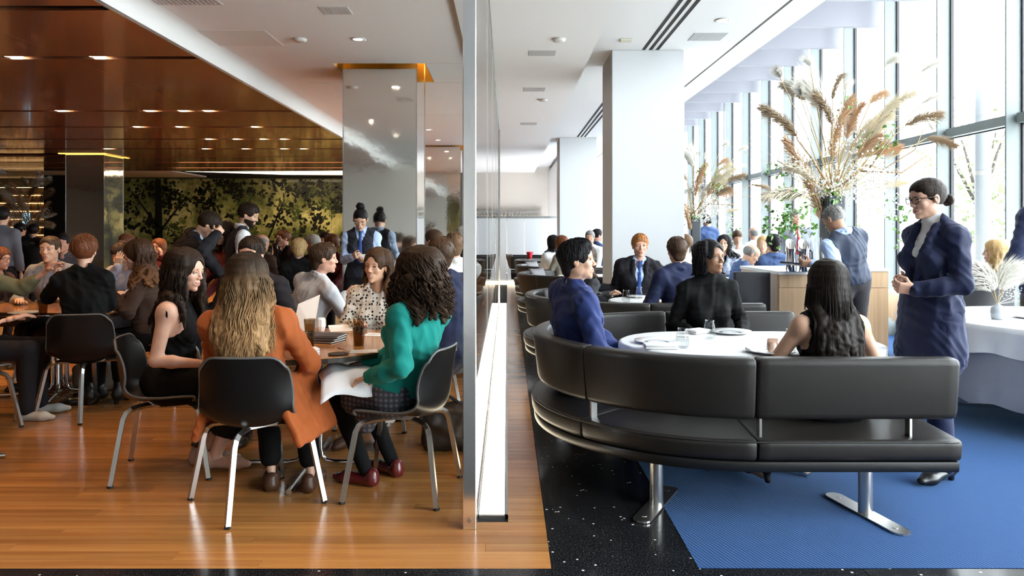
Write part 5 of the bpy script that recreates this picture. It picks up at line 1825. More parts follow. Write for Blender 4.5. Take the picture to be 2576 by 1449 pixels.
    if top and top.get('cuffs') or (over and lod < 2):
        for sd in 'RL':
            W_, E_ = P.wrist[sd], P.elb[sd]
            d = (W_ - E_).normalized()
            if P.hand[sd].get('hide'): continue
            m_ = top['mat'] if top else over['mat']
            child('shirt_cuff', [P_cone(W_ - d * 0.02, W_ + d * 0.012, 0.0345 * fr, 0.0335 * fr, 0.004)], 0.006, m_, [(W_ + d * 0.014, d)])
    # ---------------- hair
    if hair: make_hair(P, hair)
    if beard:
        pr = inflate([p for p in hp[1:6] if not p['sub']], 0.0045)
        W = P.HW
        clips = [(W(0, 0, -0.040), P.hu)]
        pr.append(P_ell(W(0, 0.095, -0.063), P.hR, (0.020, 0.02, 0.009), 0.004, True))
        child('beard', pr, max(hv, 0.005), hairc(beard), clips, (0.002, 300, 3))
    if glasses:
        W = P.HW
        mb = MB()
        for sx in (1, -1):
            pts = []
            for i in range(17):
                a = 2 * PI * i / 16
                pts.append(W(sx * 0.033 + 0.0255 * math.copysign(abs(math.cos(a)) ** 0.8, math.cos(a)), 0.1015 - 0.006 * abs(math.cos(a)) * (1 if math.cos(a) * sx > 0 else 0), 0.002 + 0.020 * math.copysign(abs(math.sin(a)) ** 0.8, math.sin(a))))
            mb.tube(pts, glasses.get('r', 0.0018), 6, caps=False)
            mb.tube([W(sx * 0.058, 0.096, 0.010), W(sx * 0.078, 0.06, 0.010), W(sx * 0.083, 0.0, 0.008), W(sx * 0.080, -0.012, -0.006)], glasses.get('r', 0.0018) * 1.1, 6)
        mb.tube([W(-0.009, 0.103, 0.006), W(0, 0.1045, 0.009), W(0.009, 0.103, 0.006)], glasses.get('r', 0.0018), 6)
        mb.build('glasses', glasses['mat'], root, smooth=True)
    if earring:
        mb = MB()
        for sx in (1, -1):
            mb.lathe([(0.0, -0.005), (0.0045, -0.002), (0.0045, 0.002), (0.0, 0.005)], 8, tuple(P.HW(sx * 0.084, 0.0, -0.036)))
        mb.build('earrings', mat('pearl', (0.85, 0.83, 0.78), 0.2), root, smooth=True)
    return P

# ------------------------------------------------------------------ hair
def make_hair(P, H):
    W, s, R = P.HW, P.hs, P.hR
    st = H['style']
    m = H.get('mat') or hairc(H['col'])
    lod = P.lod
    hv = {0: 0.005, 1: 0.007, 2: 0.012}[lod]
    E = lambda c, rad, k=0.012, sub=False: P_ell(W(*c), R, [q * s for q in rad], k, sub)
    vol = H.get('vol', 0.010)
    face_cut = [E((0, 0.114, -0.040), (0.067, 0.076, 0.096 + H.get('front', 0.010 if st != 'short' else 0.0)), 0.008, True)]
    cap = [E((0, -0.016, 0.032), (0.076 + vol, 0.096 + vol, 0.087 + vol), 0.01)]
    nz = (0.0016, 90.0, 5) if lod < 2 else None
    clips = []
    if st == 'short':
        top = H.get('top', 0.012)
        pr = cap + [E((0, 0.012, 0.062), (0.070, 0.085, 0.052 + top), 0.02)]
        if H.get('quiff'): pr += [E((0.01, 0.050, 0.098), (0.052, 0.036, 0.026), 0.02)]
        if H.get('nape'): pr += [E((0, -0.060, -0.045), (0.058, 0.040, 0.055), 0.02)]
        pr += face_cut
        pr += [E((0.09, 0.018, -0.045), (0.035, 0.050, 0.050), 0.008, True), E((-0.09, 0.018, -0.045), (0.035, 0.050, 0.050), 0.008, True)]
        clips.append((W(0, 0, -0.070 if not H.get('nape') else -0.095), -P.hu))
    elif st == 'balding':
        pr = [E((0, -0.020, 0.020), (0.080, 0.098, 0.080), 0.01)] + face_cut + [E((0, 0.02, 0.085), (0.066, 0.115, 0.055), 0.01, True), E((0, 0.09, 0.03), (0.072, 0.07, 0.08), 0.01, True)]
        pr += [E((0.09, 0.018, -0.045), (0.03, 0.050, 0.050), 0.008, True), E((-0.09, 0.018, -0.045), (0.03, 0.050, 0.050), 0.008, True)]
        clips.append((W(0, 0, -0.070), -P.hu))
    elif st == 'bun':
        pr = [E((0, -0.016, 0.032), (0.082, 0.103, 0.093), 0.01), E((0, 0.034, 0.058), (0.066, 0.058, 0.050), 0.02)] + face_cut + [E((0.09, 0.01, -0.04), (0.030, 0.045, 0.042), 0.008, True), E((-0.09, 0.01, -0.04), (0.030, 0.045, 0.042), 0.008, True)]
        clips.append((W(0, -0.05, -0.060), -P.hu))
        b = H.get('bun', (0, -0.11, 0.02)); br = H.get('bunr', 0.036)
        P.child('hair', pr, hv, m, clips, nz)
        P.child('hair_bun', [E(b, (br * 1.1, br, br), 0.01), E((b[0] + 0.01, b[1], b[2] + br * 0.4), (br * 0.7, br * 0.8, br * 0.6), 0.004)], hv, m, (), (0.004, 120, 7))
        return
    else:
        # flowing hair: guides over the skull, then down
        az = H.get('az', (-125, 125)); ln = H.get('len', 0.35); n = H.get('guides', 34)
        rng = random.Random(H.get('seed', 3))
        wav = H.get('wave', 0.012); wl = H.get('wl', 0.14)
        gr = H.get('gr', 0.020)
        part = H.get('part', 0.0)
        narrow = H.get('narrow', 0.75)
        def guide(phi, l, lift, ph):
            pts = []
            sp, cp = math.sin(phi), math.cos(phi)
            for i in range(7):
                th = 0.12 + (1.72 - 0.12) * i / 6
                lf = lift * min(1.0, i / 3.0)
                a, b, c = 0.076 + vol + lf, 0.096 + vol + lf, 0.087 + vol + lf
                x = a * math.sin(th) * sp + part * (1 - i / 6); y = -0.016 - b * math.sin(th) * cp; z = 0.032 + c * math.cos(th)
                pts.append(W(x, y, z))
            p = pts[-1]
            nseg = max(4, int(l / 0.03))
            axis = P.head - P.hf * 0.03
            sidev = P.hr * sp - P.hf * cp
            sidev = Vector((sidev.x, sidev.y, 0)).normalized() if sidev.length > 0 else P.hr
            tang = Vector((-sidev.y, sidev.x, 0))
            for i in range(1, nseg + 1):
                t = i / nseg
                q = Vector((p.x, p.y, p.z - l * t))
                cx = Vector((axis.x, axis.y, q.z)) - dir2(0) * 0
                q = cx + (q - cx) * (1 - (1 - narrow) * t)
                q += sidev * (wav * math.sin(2 * PI * l * t / wl + ph)) + tang * (wav * 0.8 * math.sin(2 * PI * l * t / wl * 0.8 + ph * 1.7))
                k = 0
                while P.fd.val(q) < 0.012 and k < 14:
                    dv = q - Vector((P.CH.x, P.CH.y, q.z)); dv.z = 0
                    if H.get('push') == 'back': dv = -P.cf
                    elif H.get('push') == 'front' : dv = P.cf
                    if dv.length < 1e-4: dv = sidev
                    q = q + dv.normalized() * 0.012; k += 1
                k = 0
                while P.fh.val(q) < 0.006 and k < 10:
                    q = q + sidev * 0.008; k += 1
                pts.append(q)
            return pts
        pr = [E((0, -0.016, 0.032), (0.076 + vol + gr * 0.35, 0.096 + vol + gr * 0.35, 0.094 + vol + gr * 0.5), 0.01), E((0, 0.032, 0.058), (0.066, 0.058, 0.050), 0.02)]
        a0, a1 = math.radians(az[0]), math.radians(az[1])
        for i in range(n):
            phi = a0 + (a1 - a0) * (i + 0.5) / n + rng.uniform(-0.04, 0.04)
            fr_ = abs(phi) / max(abs(a0), abs(a1))
            l = ln * (1 - H.get('side_short', 0.0) * fr_) * rng.uniform(0.90, 1.06)
            g = guide(phi, l, rng.uniform(-0.004, 0.004), rng.uniform(0, 6.28))
            m_ = len(g)
            for j in range(2, m_ - 1):
                t0, t1 = j / (m_ - 1), (j + 1) / (m_ - 1)
                ra = gr * (1 - 0.62 * max(0, t0 - 0.45) / 0.55); rb = gr * (1 - 0.62 * max(0, t1 - 0.45) / 0.55)
                pr.append(P_cone(g[j], g[j + 1], ra, rb, 0.008))
        pr += face_cut
        if H.get('centre', True): pr.append(E((part * 0.8, 0.108, 0.046), (0.030, 0.050, 0.034), 0.012, True))
        if H.get('bare_side'):
            for sx in H['bare_side']: pr.append(E((sx * 0.085, 0.03, -0.035), (0.028, 0.050, 0.050), 0.008, True))
        P.child('hair', pr, hv * 1.15, m, clips, nz)
        ns = H.get('strands', 260 if lod == 0 else (90 if lod == 1 else 0))
        if ns:
            mb = MB()
            for i in range(ns):
                phi = rng.uniform(a0, a1)
                fr_ = abs(phi) / max(abs(a0), abs(a1))
                l = ln * (1 - H.get('side_short', 0.0) * fr_) * rng.uniform(0.75, 1.10)
                g = guide(phi, l, rng.uniform(0.006, 0.014) + gr * 0.45, rng.uniform(0, 6.28))
                g = g[rng.choice((0, 1, 2)):]
                if fr_ > 0.8: g = g[2:]
                if H.get('curl'):
                    cr_ = H['curl']; ph = rng.uniform(0, 6.28)
                    g2 = []
                    for j in range(len(g) - 1):
                        for q_ in range(3):
                            t = j + q_ / 3
                            p = g[j].lerp(g[j + 1], q_ / 3)
                            amp = cr_ * min(1, t / 6)
                            g2.append(p + P.hr * (amp * math.cos(t * 2.1 + ph)) + P.hf * (amp * math.sin(t * 2.1 + ph)))
                    g = g2
                k = len(g)
                r0 = H.get('sr', 0.0032) * rng.uniform(0.6, 1.3)
                mb.tube(g, [r0 * (0.25 + 0.75 * math.sin(PI * min(1, 0.12 + 0.88 * j / (k - 1)))) for j in range(k)], 4, caps=False)
            mb.build('hair_strands', m, P.root, smooth=True)
        return
    P.child('hair', pr, hv, m, clips, nz)
    if st == 'short' and lod < 2:
        rng = random.Random(H.get('seed', 3))
        mb = MB()
        cuts = [p for p in pr if p['sub']]
        up_ = V3(P.hu)
        fl_ = Field([p for p in pr if not p['sub']], 0.01)
        for i in range(220 if lod == 0 else 80):
            phi = rng.uniform(-PI, PI); t0 = rng.uniform(0.05, 1.5); dt = rng.uniform(0.25, 0.5); tw = rng.uniform(-0.02, 0.09)
            g = []
            for j in range(5):
                th = t0 + dt * j / 4
                dv = P.hr * (math.sin(th) * math.sin(phi + tw * j)) - P.hf * (math.sin(th) * math.cos(phi)) + P.hu * math.cos(th)
                o_ = W(0, -0.016, 0.036)
                hit = fl_.ray(o_ + dv * 0.19, -dv, 0.19)
                if hit is None: break
                ok = True
                for c in cuts:
                    if float(prim_dist(c, f32(hit.x), f32(hit.y), f32(hit.z))) < 0.003: ok = False
                if not ok or (hit - W(0, 0, -0.066 if not H.get('nape') else -0.092)).dot(P.hu) < 0: break
                g.append(hit + dv * (0.001 + 0.0015 * j * 0.5))
            if len(g) > 2:
                k = len(g)
                mb.tube(g, [0.0034 * (0.35 + 0.65 * math.sin(PI * (0.15 + 0.8 * j / (k - 1)))) for j in range(k)], 4, caps=False)
        if mb.v: mb.build('hair_strands', m, P.root, smooth=True)
# ================================================================== THE PEOPLE IN THE PICTURE
def polka():
    m, N, L, b = _new('polka_dot_fabric')
    geo = N.new('ShaderNodeNewGeometry')
    vo = N.new('ShaderNodeTexVoronoi'); vo.inputs['Scale'].default_value = 42; vo.inputs['Randomness'].default_value = 0.6
    L.new(geo.outputs['Position'], vo.inputs['Vector'])
    cr = N.new('ShaderNodeValToRGB'); cr.color_ramp.interpolation = 'CONSTANT'
    cr.color_ramp.elements[0].color = (0.012, 0.012, 0.012, 1)
    cr.color_ramp.elements[1].position = 0.34; cr.color_ramp.elements[1].color = (0.62, 0.58, 0.52, 1)
    L.new(vo.outputs['Distance'], cr.inputs[0]); L.new(cr.outputs[0], b.inputs['Base Color'])
    b.inputs['Roughness'].default_value = 0.8
    return m
def plaid():
    m, N, L, b = _new('grey_check_wool')
    geo = N.new('ShaderNodeNewGeometry')
    sp = N.new('ShaderNodeSeparateXYZ'); L.new(geo.outputs['Position'], sp.inputs[0])
    acc = None
    for ax, fq in (('X', 230), ('Z', 230)):
        mu = N.new('ShaderNodeMath'); mu.operation = 'MULTIPLY'; mu.inputs[1].default_value = fq; L.new(sp.outputs[ax], mu.inputs[0])
        si = N.new('ShaderNodeMath'); si.operation = 'SINE'; L.new(mu.outputs[0], si.inputs[0])
        if acc is None: acc = si.outputs[0]
        else:
            ad = N.new('ShaderNodeMath'); ad.operation = 'ADD'; L.new(acc, ad.inputs[0]); L.new(si.outputs[0], ad.inputs[1]); acc = ad.outputs[0]
    cr = N.new('ShaderNodeValToRGB')
    cr.color_ramp.elements[0].position = 0.0; cr.color_ramp.elements[0].color = (0.045, 0.045, 0.055, 1)
    cr.color_ramp.elements[1].position = 1.0; cr.color_ramp.elements[1].color = (0.14, 0.14, 0.165, 1)
    L.new(acc, cr.inputs[0]); L.new(cr.outputs[0], b.inputs['Base Color']); b.inputs['Roughness'].default_value = 0.85
    return m
C_ORANGE = cloth('rust_orange_wool', (0.36, 0.088, 0.020), 0.75)
C_BLACK = cloth('black_fabric', (0.0045, 0.0045, 0.005))
C_TEAL = cloth('teal_knit', (0.006, 0.205, 0.175), 0.85)
C_NAVY = cloth('navy_wool', (0.009, 0.014, 0.048), 0.7)
C_BLUE = cloth('royal_blue_wool', (0.017, 0.031, 0.125), 0.7)
C_MIDBLUE = cloth('mid_blue_wool', (0.040, 0.075, 0.185), 0.75)
C_CHAR = cloth('charcoal_wool', (0.016, 0.015, 0.019), 0.75)
C_GREY = cloth('grey_wool', (0.14, 0.15, 0.18), 0.75)
C_DGREY = cloth('dark_grey_knit', (0.045, 0.045, 0.05), 0.85)
C_WHITE = cloth('white_cotton', (0.70, 0.70, 0.71))
C_LINEN = cloth('pale_linen', (0.52, 0.54, 0.58), 0.85, 90, bump=0.3)
C_LBLUE = cloth('light_blue_cotton', (0.42, 0.54, 0.78))
C_VEST = cloth('dark_vest_wool', (0.018, 0.019, 0.028), 0.7)
C_TIE = cloth('blue_tie_silk', (0.022, 0.06, 0.24), 0.4)
C_MAROON = cloth('maroon_knit', (0.10, 0.010, 0.012))
C_OLIVE = cloth('olive_knit', (0.14, 0.13, 0.07))
C_BROWN = cloth('dark_brown_wool', (0.045, 0.022, 0.014))
C_SHIRTGREY = cloth('grey_blue_cotton', (0.20, 0.21, 0.24))
C_LAV = cloth('pale_lavender_sweat', (0.36, 0.36, 0.44))
C_BEIGE = cloth('beige_knit', (0.42, 0.38, 0.30))
C_TWEED = cloth('blue_grey_tweed', (0.26, 0.29, 0.38), var=(60, 0.5))
C_POLKA, C_PLAID = polka(), plaid()
S_BLACK = mat('black_shoe_leather', (0.010, 0.010, 0.010), 0.3)
S_BROWN = mat('brown_shoe_leather', (0.07, 0.03, 0.016), 0.4)
S_PINK = mat('blush_sneaker', (0.42, 0.25, 0.19), 0.7)
S_RED = mat('oxblood_loafer', (0.11, 0.010, 0.012), 0.25, coat=0.4)
def suit(m, vd=0.06, **k): return dict(mat=m, o=0.017, hem=0.12, vdepth=vd, **k)
def shirt(m, **k): return dict(mat=m, neck='collar', o=0.008, **k)
TROUS = lambda m, **k: dict(mat=m, **k)

# ---------------------------------------------------------------- round table, front left
person('woman with long dark-to-blond hair in a rust orange jacket, back to us', at(624, 700, 3.74), 6, hip=(-1.30, 3.75, 0.575), sex='f', lod=0, wide=1.12, skin='fair',
       top=dict(mat=C_ORANGE, o=0.014, hem=0.16, neck='crew', name='jacket',
                prims=[P_box((-1.035, 3.78, 0.50), mat3(*frame_up(Vector((0.35, 0.94, 0)), Vector((-0.42, 0.05, 0.9)))), (0.022, 0.17, 0.17), 0.02, 0.05),
                       P_box((-1.545, 3.80, 0.49), mat3(*frame_up(Vector((-0.2, 0.98, 0)), Vector((0.30, 0.0, 0.95)))), (0.02, 0.12, 0.16), 0.02, 0.05)]),
       bottom=TROUS(C_BLACK, ext=0.90, cuff=0.05), shoes=dict(mat=S_BROWN),
       hands={'R': dict(pos=(-1.10, 4.02, 0.66), pole=(0.7, -0.3, -0.7)), 'L': dict(pos=(-1.40, 4.05, 0.70), pole=(-0.7, -0.3, -0.7))},
       feet={'R': Vector((-1.06, 3.98, 0.085)), 'L': Vector((-1.28, 4.0, 0.085))},
       hair=dict(style='long', mat=hair_mat('hair_ombre', (0.016, 0.010, 0.007), (0.36, 0.21, 0.095), (0.98, 1.40)), len=0.45, az=(-98, 98), wave=0.020, wl=0.22, narrow=1.42, gr=0.019, push='back', strands=460, sr=0.0026, side_short=0.25))
person('dark-haired woman in a sleeveless black dress, looking to the right', at(468, 682, 4.25), -100, hip=(-1.95, 4.28, 0.535), body=-84, sex='f', lod=0, skin='fair', pitch=8, smile=True, gaze=(0, -0.35),
       top=dict(mat=C_BLACK, bare=True, sleeve=0, strap=0.03, scoop=0.02, o=0.008, hem=0.1), bottom=dict(mat=C_BLACK, kind='skirt', ext=0.72), shoes=dict(mat=S_PINK),
       hands={'R': dict(pos=(-1.70, 4.09, 0.66), pole=(-0.7, -0.4, -0.6), curl=0.3), 'L': dict(pos=(-1.62, 4.42, 0.76), pole=(-0.2, 0.7, -0.5))},
       feet={'R': Vector((-1.70, 4.30, 0.10)), 'L': Vector((-1.82, 4.42, 0.085))},
       hair=dict(style='long', col='darkbrown', len=0.31, az=(-132, 122), wave=0.013, wl=0.16, narrow=1.15, gr=0.021, strands=260, part=0.015))
T = person('curly-haired woman in a teal sweater, seen from behind beside the steel post', at(1052, 688, 3.93), 58, hip=(-0.56, 3.965, 0.54), body=58, sex='f', lod=0, skin='light', wide=1.08,
       top=dict(mat=C_TEAL, o=0.012, hem=0.02, neck='crew'), bottom=TROUS(C_BLACK, o=0.004, cuff=0.036), shoes=dict(mat=S_RED),
       hands={'L': dict(pos=at(930, 948, 3.77), pole=(0.3, -0.6, -0.7)), 'R': dict(pos=(-0.78, 4.02, 0.68))},
       feet={'L': Vector((-0.78, 4.05, 0.085)), 'R': Vector((-0.66, 4.22, 0.085))},
       glasses=dict(mat=mat('black_frame', (0.01, 0.01, 0.01), 0.3), r=0.0026),
       hair=dict(style='long', mat=hair_mat('hair_curly_brown', (0.034, 0.018, 0.010)), len=0.23, az=(-140, 140), vol=0.022, wave=0.02, wl=0.10, narrow=1.35, gr=0.028, curl=0.016, strands=330, sr=0.0042, push='back'))
T.child('skirt', [P_ell(T.hip + T.pu * 0.0, mat3(T.pr, T.pf, T.pu), (0.172, 0.122, 0.13), 0.05)] +
        [P_cone(T.hj[sd], T.hj[sd].lerp(T.kn[sd], 0.62), 0.104, 0.096, 0.08) for sd in 'RL'] +
        [P_cone(T.hj['L'].lerp(T.kn['L'], 0.3), T.hj['L'].lerp(T.kn['L'], 0.5) - Vector((0, 0, 0.13)) + Vector((0.02, -0.05, 0)), 0.07, 0.05, 0.06)], 0.010, C_PLAID, [(T.hip + T.cu * 0.13, T.cu)], (0.004, 24, 8))
person('smiling woman in a white dress with black polka dots', at(948, 671, 5.08), 160, hip=(-0.90, 5.26, 0.535), body=176, sex='f', lod=0, skin='light', smile=2, roll=-4, earring=True, gaze=(-0.3, 0),
       top=dict(mat=C_POLKA, o=0.014, neck='crew', hem=0.06, name='dress_top'), bottom=dict(mat=C_POLKA, kind='skirt', ext=0.85), shoes=dict(mat=S_BROWN, boot=0.18),
       hands={'R': dict(pos=(-1.02, 4.93, 0.77)), 'L': dict(pos=(-0.72, 4.93, 0.77))},
       hair=dict(style='long', col='lightbrown', len=0.30, az=(-104, 104), wave=0.008, narrow=1.0, gr=0.018, push='back', bare_side=(1, -1), mat=hair_mat('hair_warm_brown', (0.05, 0.027, 0.015), (0.12, 0.062, 0.03), (1.0, 1.3))))
person('man in a dark suit half hidden behind the long dark-to-blond hair', at(632, 641, 5.15), 176, hip=(-1.82, 5.33, 0.535), sex='m', lod=0, skin='light', gaze=(0.2, 0),
       top=shirt(C_WHITE), over=suit(C_CHAR), bottom=TROUS(C_CHAR), shoes=dict(mat=S_BLACK),
       hands={'R': dict(pos=(-1.98, 4.95, 0.62)), 'L': dict(pos=(-1.60, 4.98, 0.62))}, hair=dict(style='short', col='darkbrown', top=0.014))
person('man in a wrinkled pale linen shirt, profile to the right', at(815, 651, 5.95), -76, hip=(-1.66, 5.92, 0.535), body=-40, sex='m', lod=0, skin='ruddy', wide=1.04,
       top=shirt(C_LINEN, rough_wrinkle=0.007), bottom=TROUS(C_CHAR), shoes=dict(mat=S_BROWN),
       hands={'R': dict(pos=at(868, 742, 6.0), curl=0.5, dir=(0.6, 0.2, 0.7)), 'L': dict(pos=(-1.45, 6.35, 0.76))}, hair=dict(style='short', col='brown', nape=True))
# ---------------------------------------------------------------- standing staff, left
person('waitress with a high bun, vest and blue tie, writing an order by the mirror column', at(907, 552, 8.0), 184, hip=(-1.585, 8.02, 0.90), sex='f', lod=0, skin='light', seated=False, pitch=26, gaze=(0, -0.4),
       top=shirt(C_LBLUE), tie=dict(mat=C_TIE, len=0.14), over=dict(mat=C_VEST, sleeve=0, cap=False, strap=-0.01, o=0.015, vdepth=0.05, hem=0.03, name='vest', lapels=False),
       bottom=TROUS(C_CHAR), shoes=dict(mat=S_BLACK), glasses=dict(mat=mat('thin_gold_frame', (0.4, 0.3, 0.18), 0.3, 0.8), r=0.0013),
       hands={'R': dict(pos=at(888, 646, 7.74), curl=0.85, palm=(1, 0, 0.3)), 'L': dict(pos=at(922, 656, 7.74), curl=0.5, palm=(-0.3, 0, 1))},
       hair=dict(style='bun', col='black', bun=(0, -0.045, 0.140), bunr=0.044, brow='black'))
person('bearded waiter in a dark vest, profile to the right before the green mural', at(625, 541, 7.6), -88, hip=(-2.80, 7.62, 0.93), body=-60, sex='m', lod=1, skin='light', seated=False, pitch=18, lean_fwd=0.1,
       top=shirt(C_WHITE), over=dict(mat=C_VEST, sleeve=0, o=0.014, vdepth=0.05, hem=0.03, name='vest', lapels=False), bottom=TROUS(C_CHAR), shoes=dict(mat=S_BLACK),
       hair=dict(style='short', col='darkbrown'), beard='darkbrown')
person('man in a dark suit bending over a table, left of the bearded waiter', at(525, 566, 7.1), -70, hip=(-3.25, 7.15, 0.93), body=-70, sex='m', lod=1, skin='light', seated=False, pitch=38,
       top=shirt(C_LBLUE), over=suit(C_CHAR), bottom=TROUS(C_CHAR), shoes=dict(mat=S_BLACK), hands={'R': dict(pos=at(545, 590, 6.9), curl=0.5), 'L': dict(pos=(-2.75, 7.4, 0.8))}, hair=dict(style='short', col='darkbrown', vol=0.014))
person('woman in a maroon top beside the bending man', at(566, 590, 7.7), 140, hip=(-2.92, 7.75, 0.62), sex='f', lod=1, skin='tan', top=dict(mat=C_MAROON, neck='crew'), bottom=TROUS(C_CHAR), shoes=dict(mat=S_BLACK), hair=dict(style='long', col='darkbrown', len=0.2, strands=60))
# ---------------------------------------------------------------- table at the left edge
person('auburn-haired person in a black t-shirt, back to us', at(213, 631, 5.58), 10, hip=(-3.18, 5.54, 0.535), sex='f', lod=0, skin='fair', wide=1.0,
       top=dict(mat=C_BLACK, sleeve=0.42, o=0.014, neck='crew', scoop=0.012), bottom=TROUS(C_BLACK, ext=0.85), shoes=dict(mat=S_BLACK, heel=0.04, boot=0.16),
       hands={'L': dict(pos=at(142, 700, 5.80), pole=(-0.3, -0.5, -1), curl=0.6, dir=(0.1, 0.1, 1), palm=(1, 0, 0)), 'R': dict(pos=at(285, 752, 5.90), pole=(0.3, -0.5, -1))},
       hair=dict(style='short', col='auburn', vol=0.018, top=0.016))
person('balding man in a grey shirt facing us across the left table', at(126, 628, 6.75), -174, hip=(-4.22, 6.95, 0.535), sex='m', lod=1, skin='light', gaze=(0.1, -0.1),
       top=dict(mat=C_SHIRTGREY, neck='crew'), bottom=TROUS(C_CHAR), shoes=dict(mat=S_BLACK), hands={'R': dict(pos=(-4.35, 6.55, 0.78)), 'L': dict(pos=(-3.95, 6.5, 0.80))}, hair=dict(style='short', col='brown', front=0.022, vol=0.006, top=0.004))
person('woman with loose brown hair in a dark jacket, profile to the left', at(345, 643, 6.1), 112, hip=(-2.98, 6.12, 0.535), body=100, sex='f', lod=0, skin='fair', pitch=14, eyes_closed=True,
       top=dict(mat=C_BROWN, o=0.014, neck='crew', name='jacket'), bottom=TROUS(C_BLACK), shoes=dict(mat=S_BLACK, boot=0.16), hands={'L': dict(pos=at(285, 745, 5.95)), 'R': dict(pos=(-3.4, 6.3, 0.76))},
       hair=dict(style='long', mat=hair_mat('hair_chestnut', (0.045, 0.020, 0.010), (0.16, 0.065, 0.024), (1.0, 1.3)), len=0.28, az=(-92, 92), wave=0.014, narrow=1.15))
person('person in a pale lavender sweatshirt, hand to the forehead', at(306, 642, 7.3), 172, hip=(-3.82, 7.5, 0.535), sex='m', lod=1, skin='light', pitch=22,
       top=dict(mat=C_LAV, neck='crew', o=0.014), bottom=TROUS(C_CHAR), shoes=dict(mat=S_BROWN), hands={'R': dict(pos=at(296, 672, 7.08), dir=(0.15, 0, 1), palm=(0, 1, 0), curl=0.25, pole=(-0.5, -0.3, -1)), 'L': dict(pos=(-3.6, 7.0, 0.8))}, hair=dict(style='short', col='brown', vol=0.014))
person('person in an olive sweater reaching in from the left edge', at(-62, 640, 5.35), -80, hip=(-3.98, 5.45, 0.535), sex='m', lod=1, skin='ruddy', top=dict(mat=C_OLIVE, neck='crew', sleeve=0.72, o=0.014), bottom=TROUS(C_CHAR), shoes=dict(mat=mat('white_sneaker', (0.5, 0.5, 0.48), 0.7)),
       hands={'L': dict(pos=at(120, 680, 5.55), pole=(0, 0.3, -1), curl=0.3), 'R': dict(pos=(-3.6, 5.35, 0.76))}, hair=dict(style='short', col='brown'))
# ---------------------------------------------------------------- behind the teal sweater
person('brown-haired man in a navy jacket behind the curly-haired woman', at(1108, 642, 5.2), 25, hip=(-0.42, 5.18, 0.535), body=40, sex='m', lod=1, skin='ruddy', top=shirt(C_LBLUE), over=suit(C_NAVY), bottom=TROUS(C_NAVY), shoes=dict(mat=S_BROWN), hair=dict(style='short', col='brown', vol=0.018, nape=True))
person('grey-haired man in a white shirt next to the steel post', at(1143, 618, 6.9), 15, hip=(-0.48, 6.9, 0.535), sex='m', lod=1, skin='light', top=shirt(C_WHITE), bottom=TROUS(C_CHAR), shoes=dict(mat=S_BLACK), hair=dict(style='short', col='lightbrown', nape=True))
person('man with wavy dark hair by the foot of the mirror column', at(1090, 606, 8.1), 60, sex='m', lod=2, skin='light', top=shirt(C_CHAR), bottom=TROUS(C_CHAR), hair=dict(style='short', col='brown'))
person('blond person in black at the very edge of the steel post', at(1166, 592, 9.2), 60, sex='f', lod=2, skin='ruddy', top=dict(mat=C_BLACK), bottom=TROUS(C_CHAR), hair=dict(style='short', col='white'))
# ---------------------------------------------------------------- far left room
person('red-haired man in a dark suit talking on a phone before the mural', at(713, 600, 10.9), 135, sex='m', lod=1, skin='ruddy', top=shirt(C_WHITE), tie=dict(mat=C_TIE), over=suit(C_CHAR), bottom=TROUS(C_CHAR), shoes=dict(mat=S_BLACK),
       hands={'R': dict(pos=at(692, 616, 10.78), dir=(0.25, 0, 1), palm=(1, 0.3, 0), curl=0.6), 'L': dict(pos=at(745, 665, 10.6))}, hair=dict(style='short', col='auburn'))
person('bald man in a dark brown jacket seen from behind', at(659, 612, 9.4), -25, sex='m', lod=1, skin='ruddy', top=shirt(C_WHITE), over=suit(C_BROWN), bottom=TROUS(C_CHAR), shoes=dict(mat=S_BLACK), hair=dict(style='balding', col='grey'))
person('white-blond person in black, head bent, beside the linen shirt', at(752, 628, 8.2), 15, sex='f', lod=1, skin='light', pitch=15, top=dict(mat=C_BLACK, o=0.014), bottom=TROUS(C_CHAR), shoes=dict(mat=S_BLACK), hair=dict(style='short', col='blond', vol=0.018, nape=True))
person('white-haired diner behind the linen shirt', at(786, 614, 9.7), 150, sex='m', lod=2, skin='ruddy', top=shirt(C_CHAR), bottom=TROUS(C_CHAR), hair=dict(style='short', col='white', vol=0.016))
person('black-haired woman left of the waitress', at(818, 606, 10.7), 170, sex='f', lod=2, skin='light', top=dict(mat=C_BLACK), bottom=TROUS(C_CHAR), hair=dict(style='short', col='black', vol=0.02))
person('red-haired woman with a fringe beside the waitress', at(834, 613, 9.9), 176, sex='f', lod=1, skin='ruddy', top=dict(mat=C_MAROON), bottom=TROUS(C_CHAR), shoes=dict(mat=S_BLACK), hair=dict(style='long', col='auburn', len=0.1, strands=0, front=-0.02, centre=False))
person('auburn-haired woman in red at the far end, left of the mural tree', at(398, 622, 11.0), 172, sex='f', lod=1, skin='ruddy', top=dict(mat=C_MAROON), bottom=TROUS(C_CHAR), shoes=dict(mat=S_BLACK), hands={'L': dict(pos=at(405, 645, 10.7), dir=(0, 0, 1), palm=(-1, 0, 0))}, hair=dict(style='long', col='auburn', len=0.2, strands=0))
person('person in a checked shirt beyond the balding man', at(158, 612, 9.2), -165, sex='m', lod=2, skin='ruddy', top=shirt(C_PLAID), bottom=TROUS(C_CHAR), hair=dict(style='short', col='black'))
person('man in a grey shirt standing with his back to us at the bar', at(6, 545, 9.4), 5, hip=None, sex='m', lod=2, skin='light', seated=False, top=shirt(C_GREY), bottom=TROUS(C_CHAR), shoes=dict(mat=S_BLACK), hair=dict(style='short', col='black'))
person('woman with glasses at the left edge of the picture', at(0, 652, 7.6), -100, sex='f', lod=1, skin='ruddy', top=dict(mat=C_BROWN), bottom=TROUS(C_CHAR), shoes=dict(mat=S_BLACK), glasses=dict(mat=MATS['black_frame']), hair=dict(style='short', col='auburn', vol=0.018, nape=True))
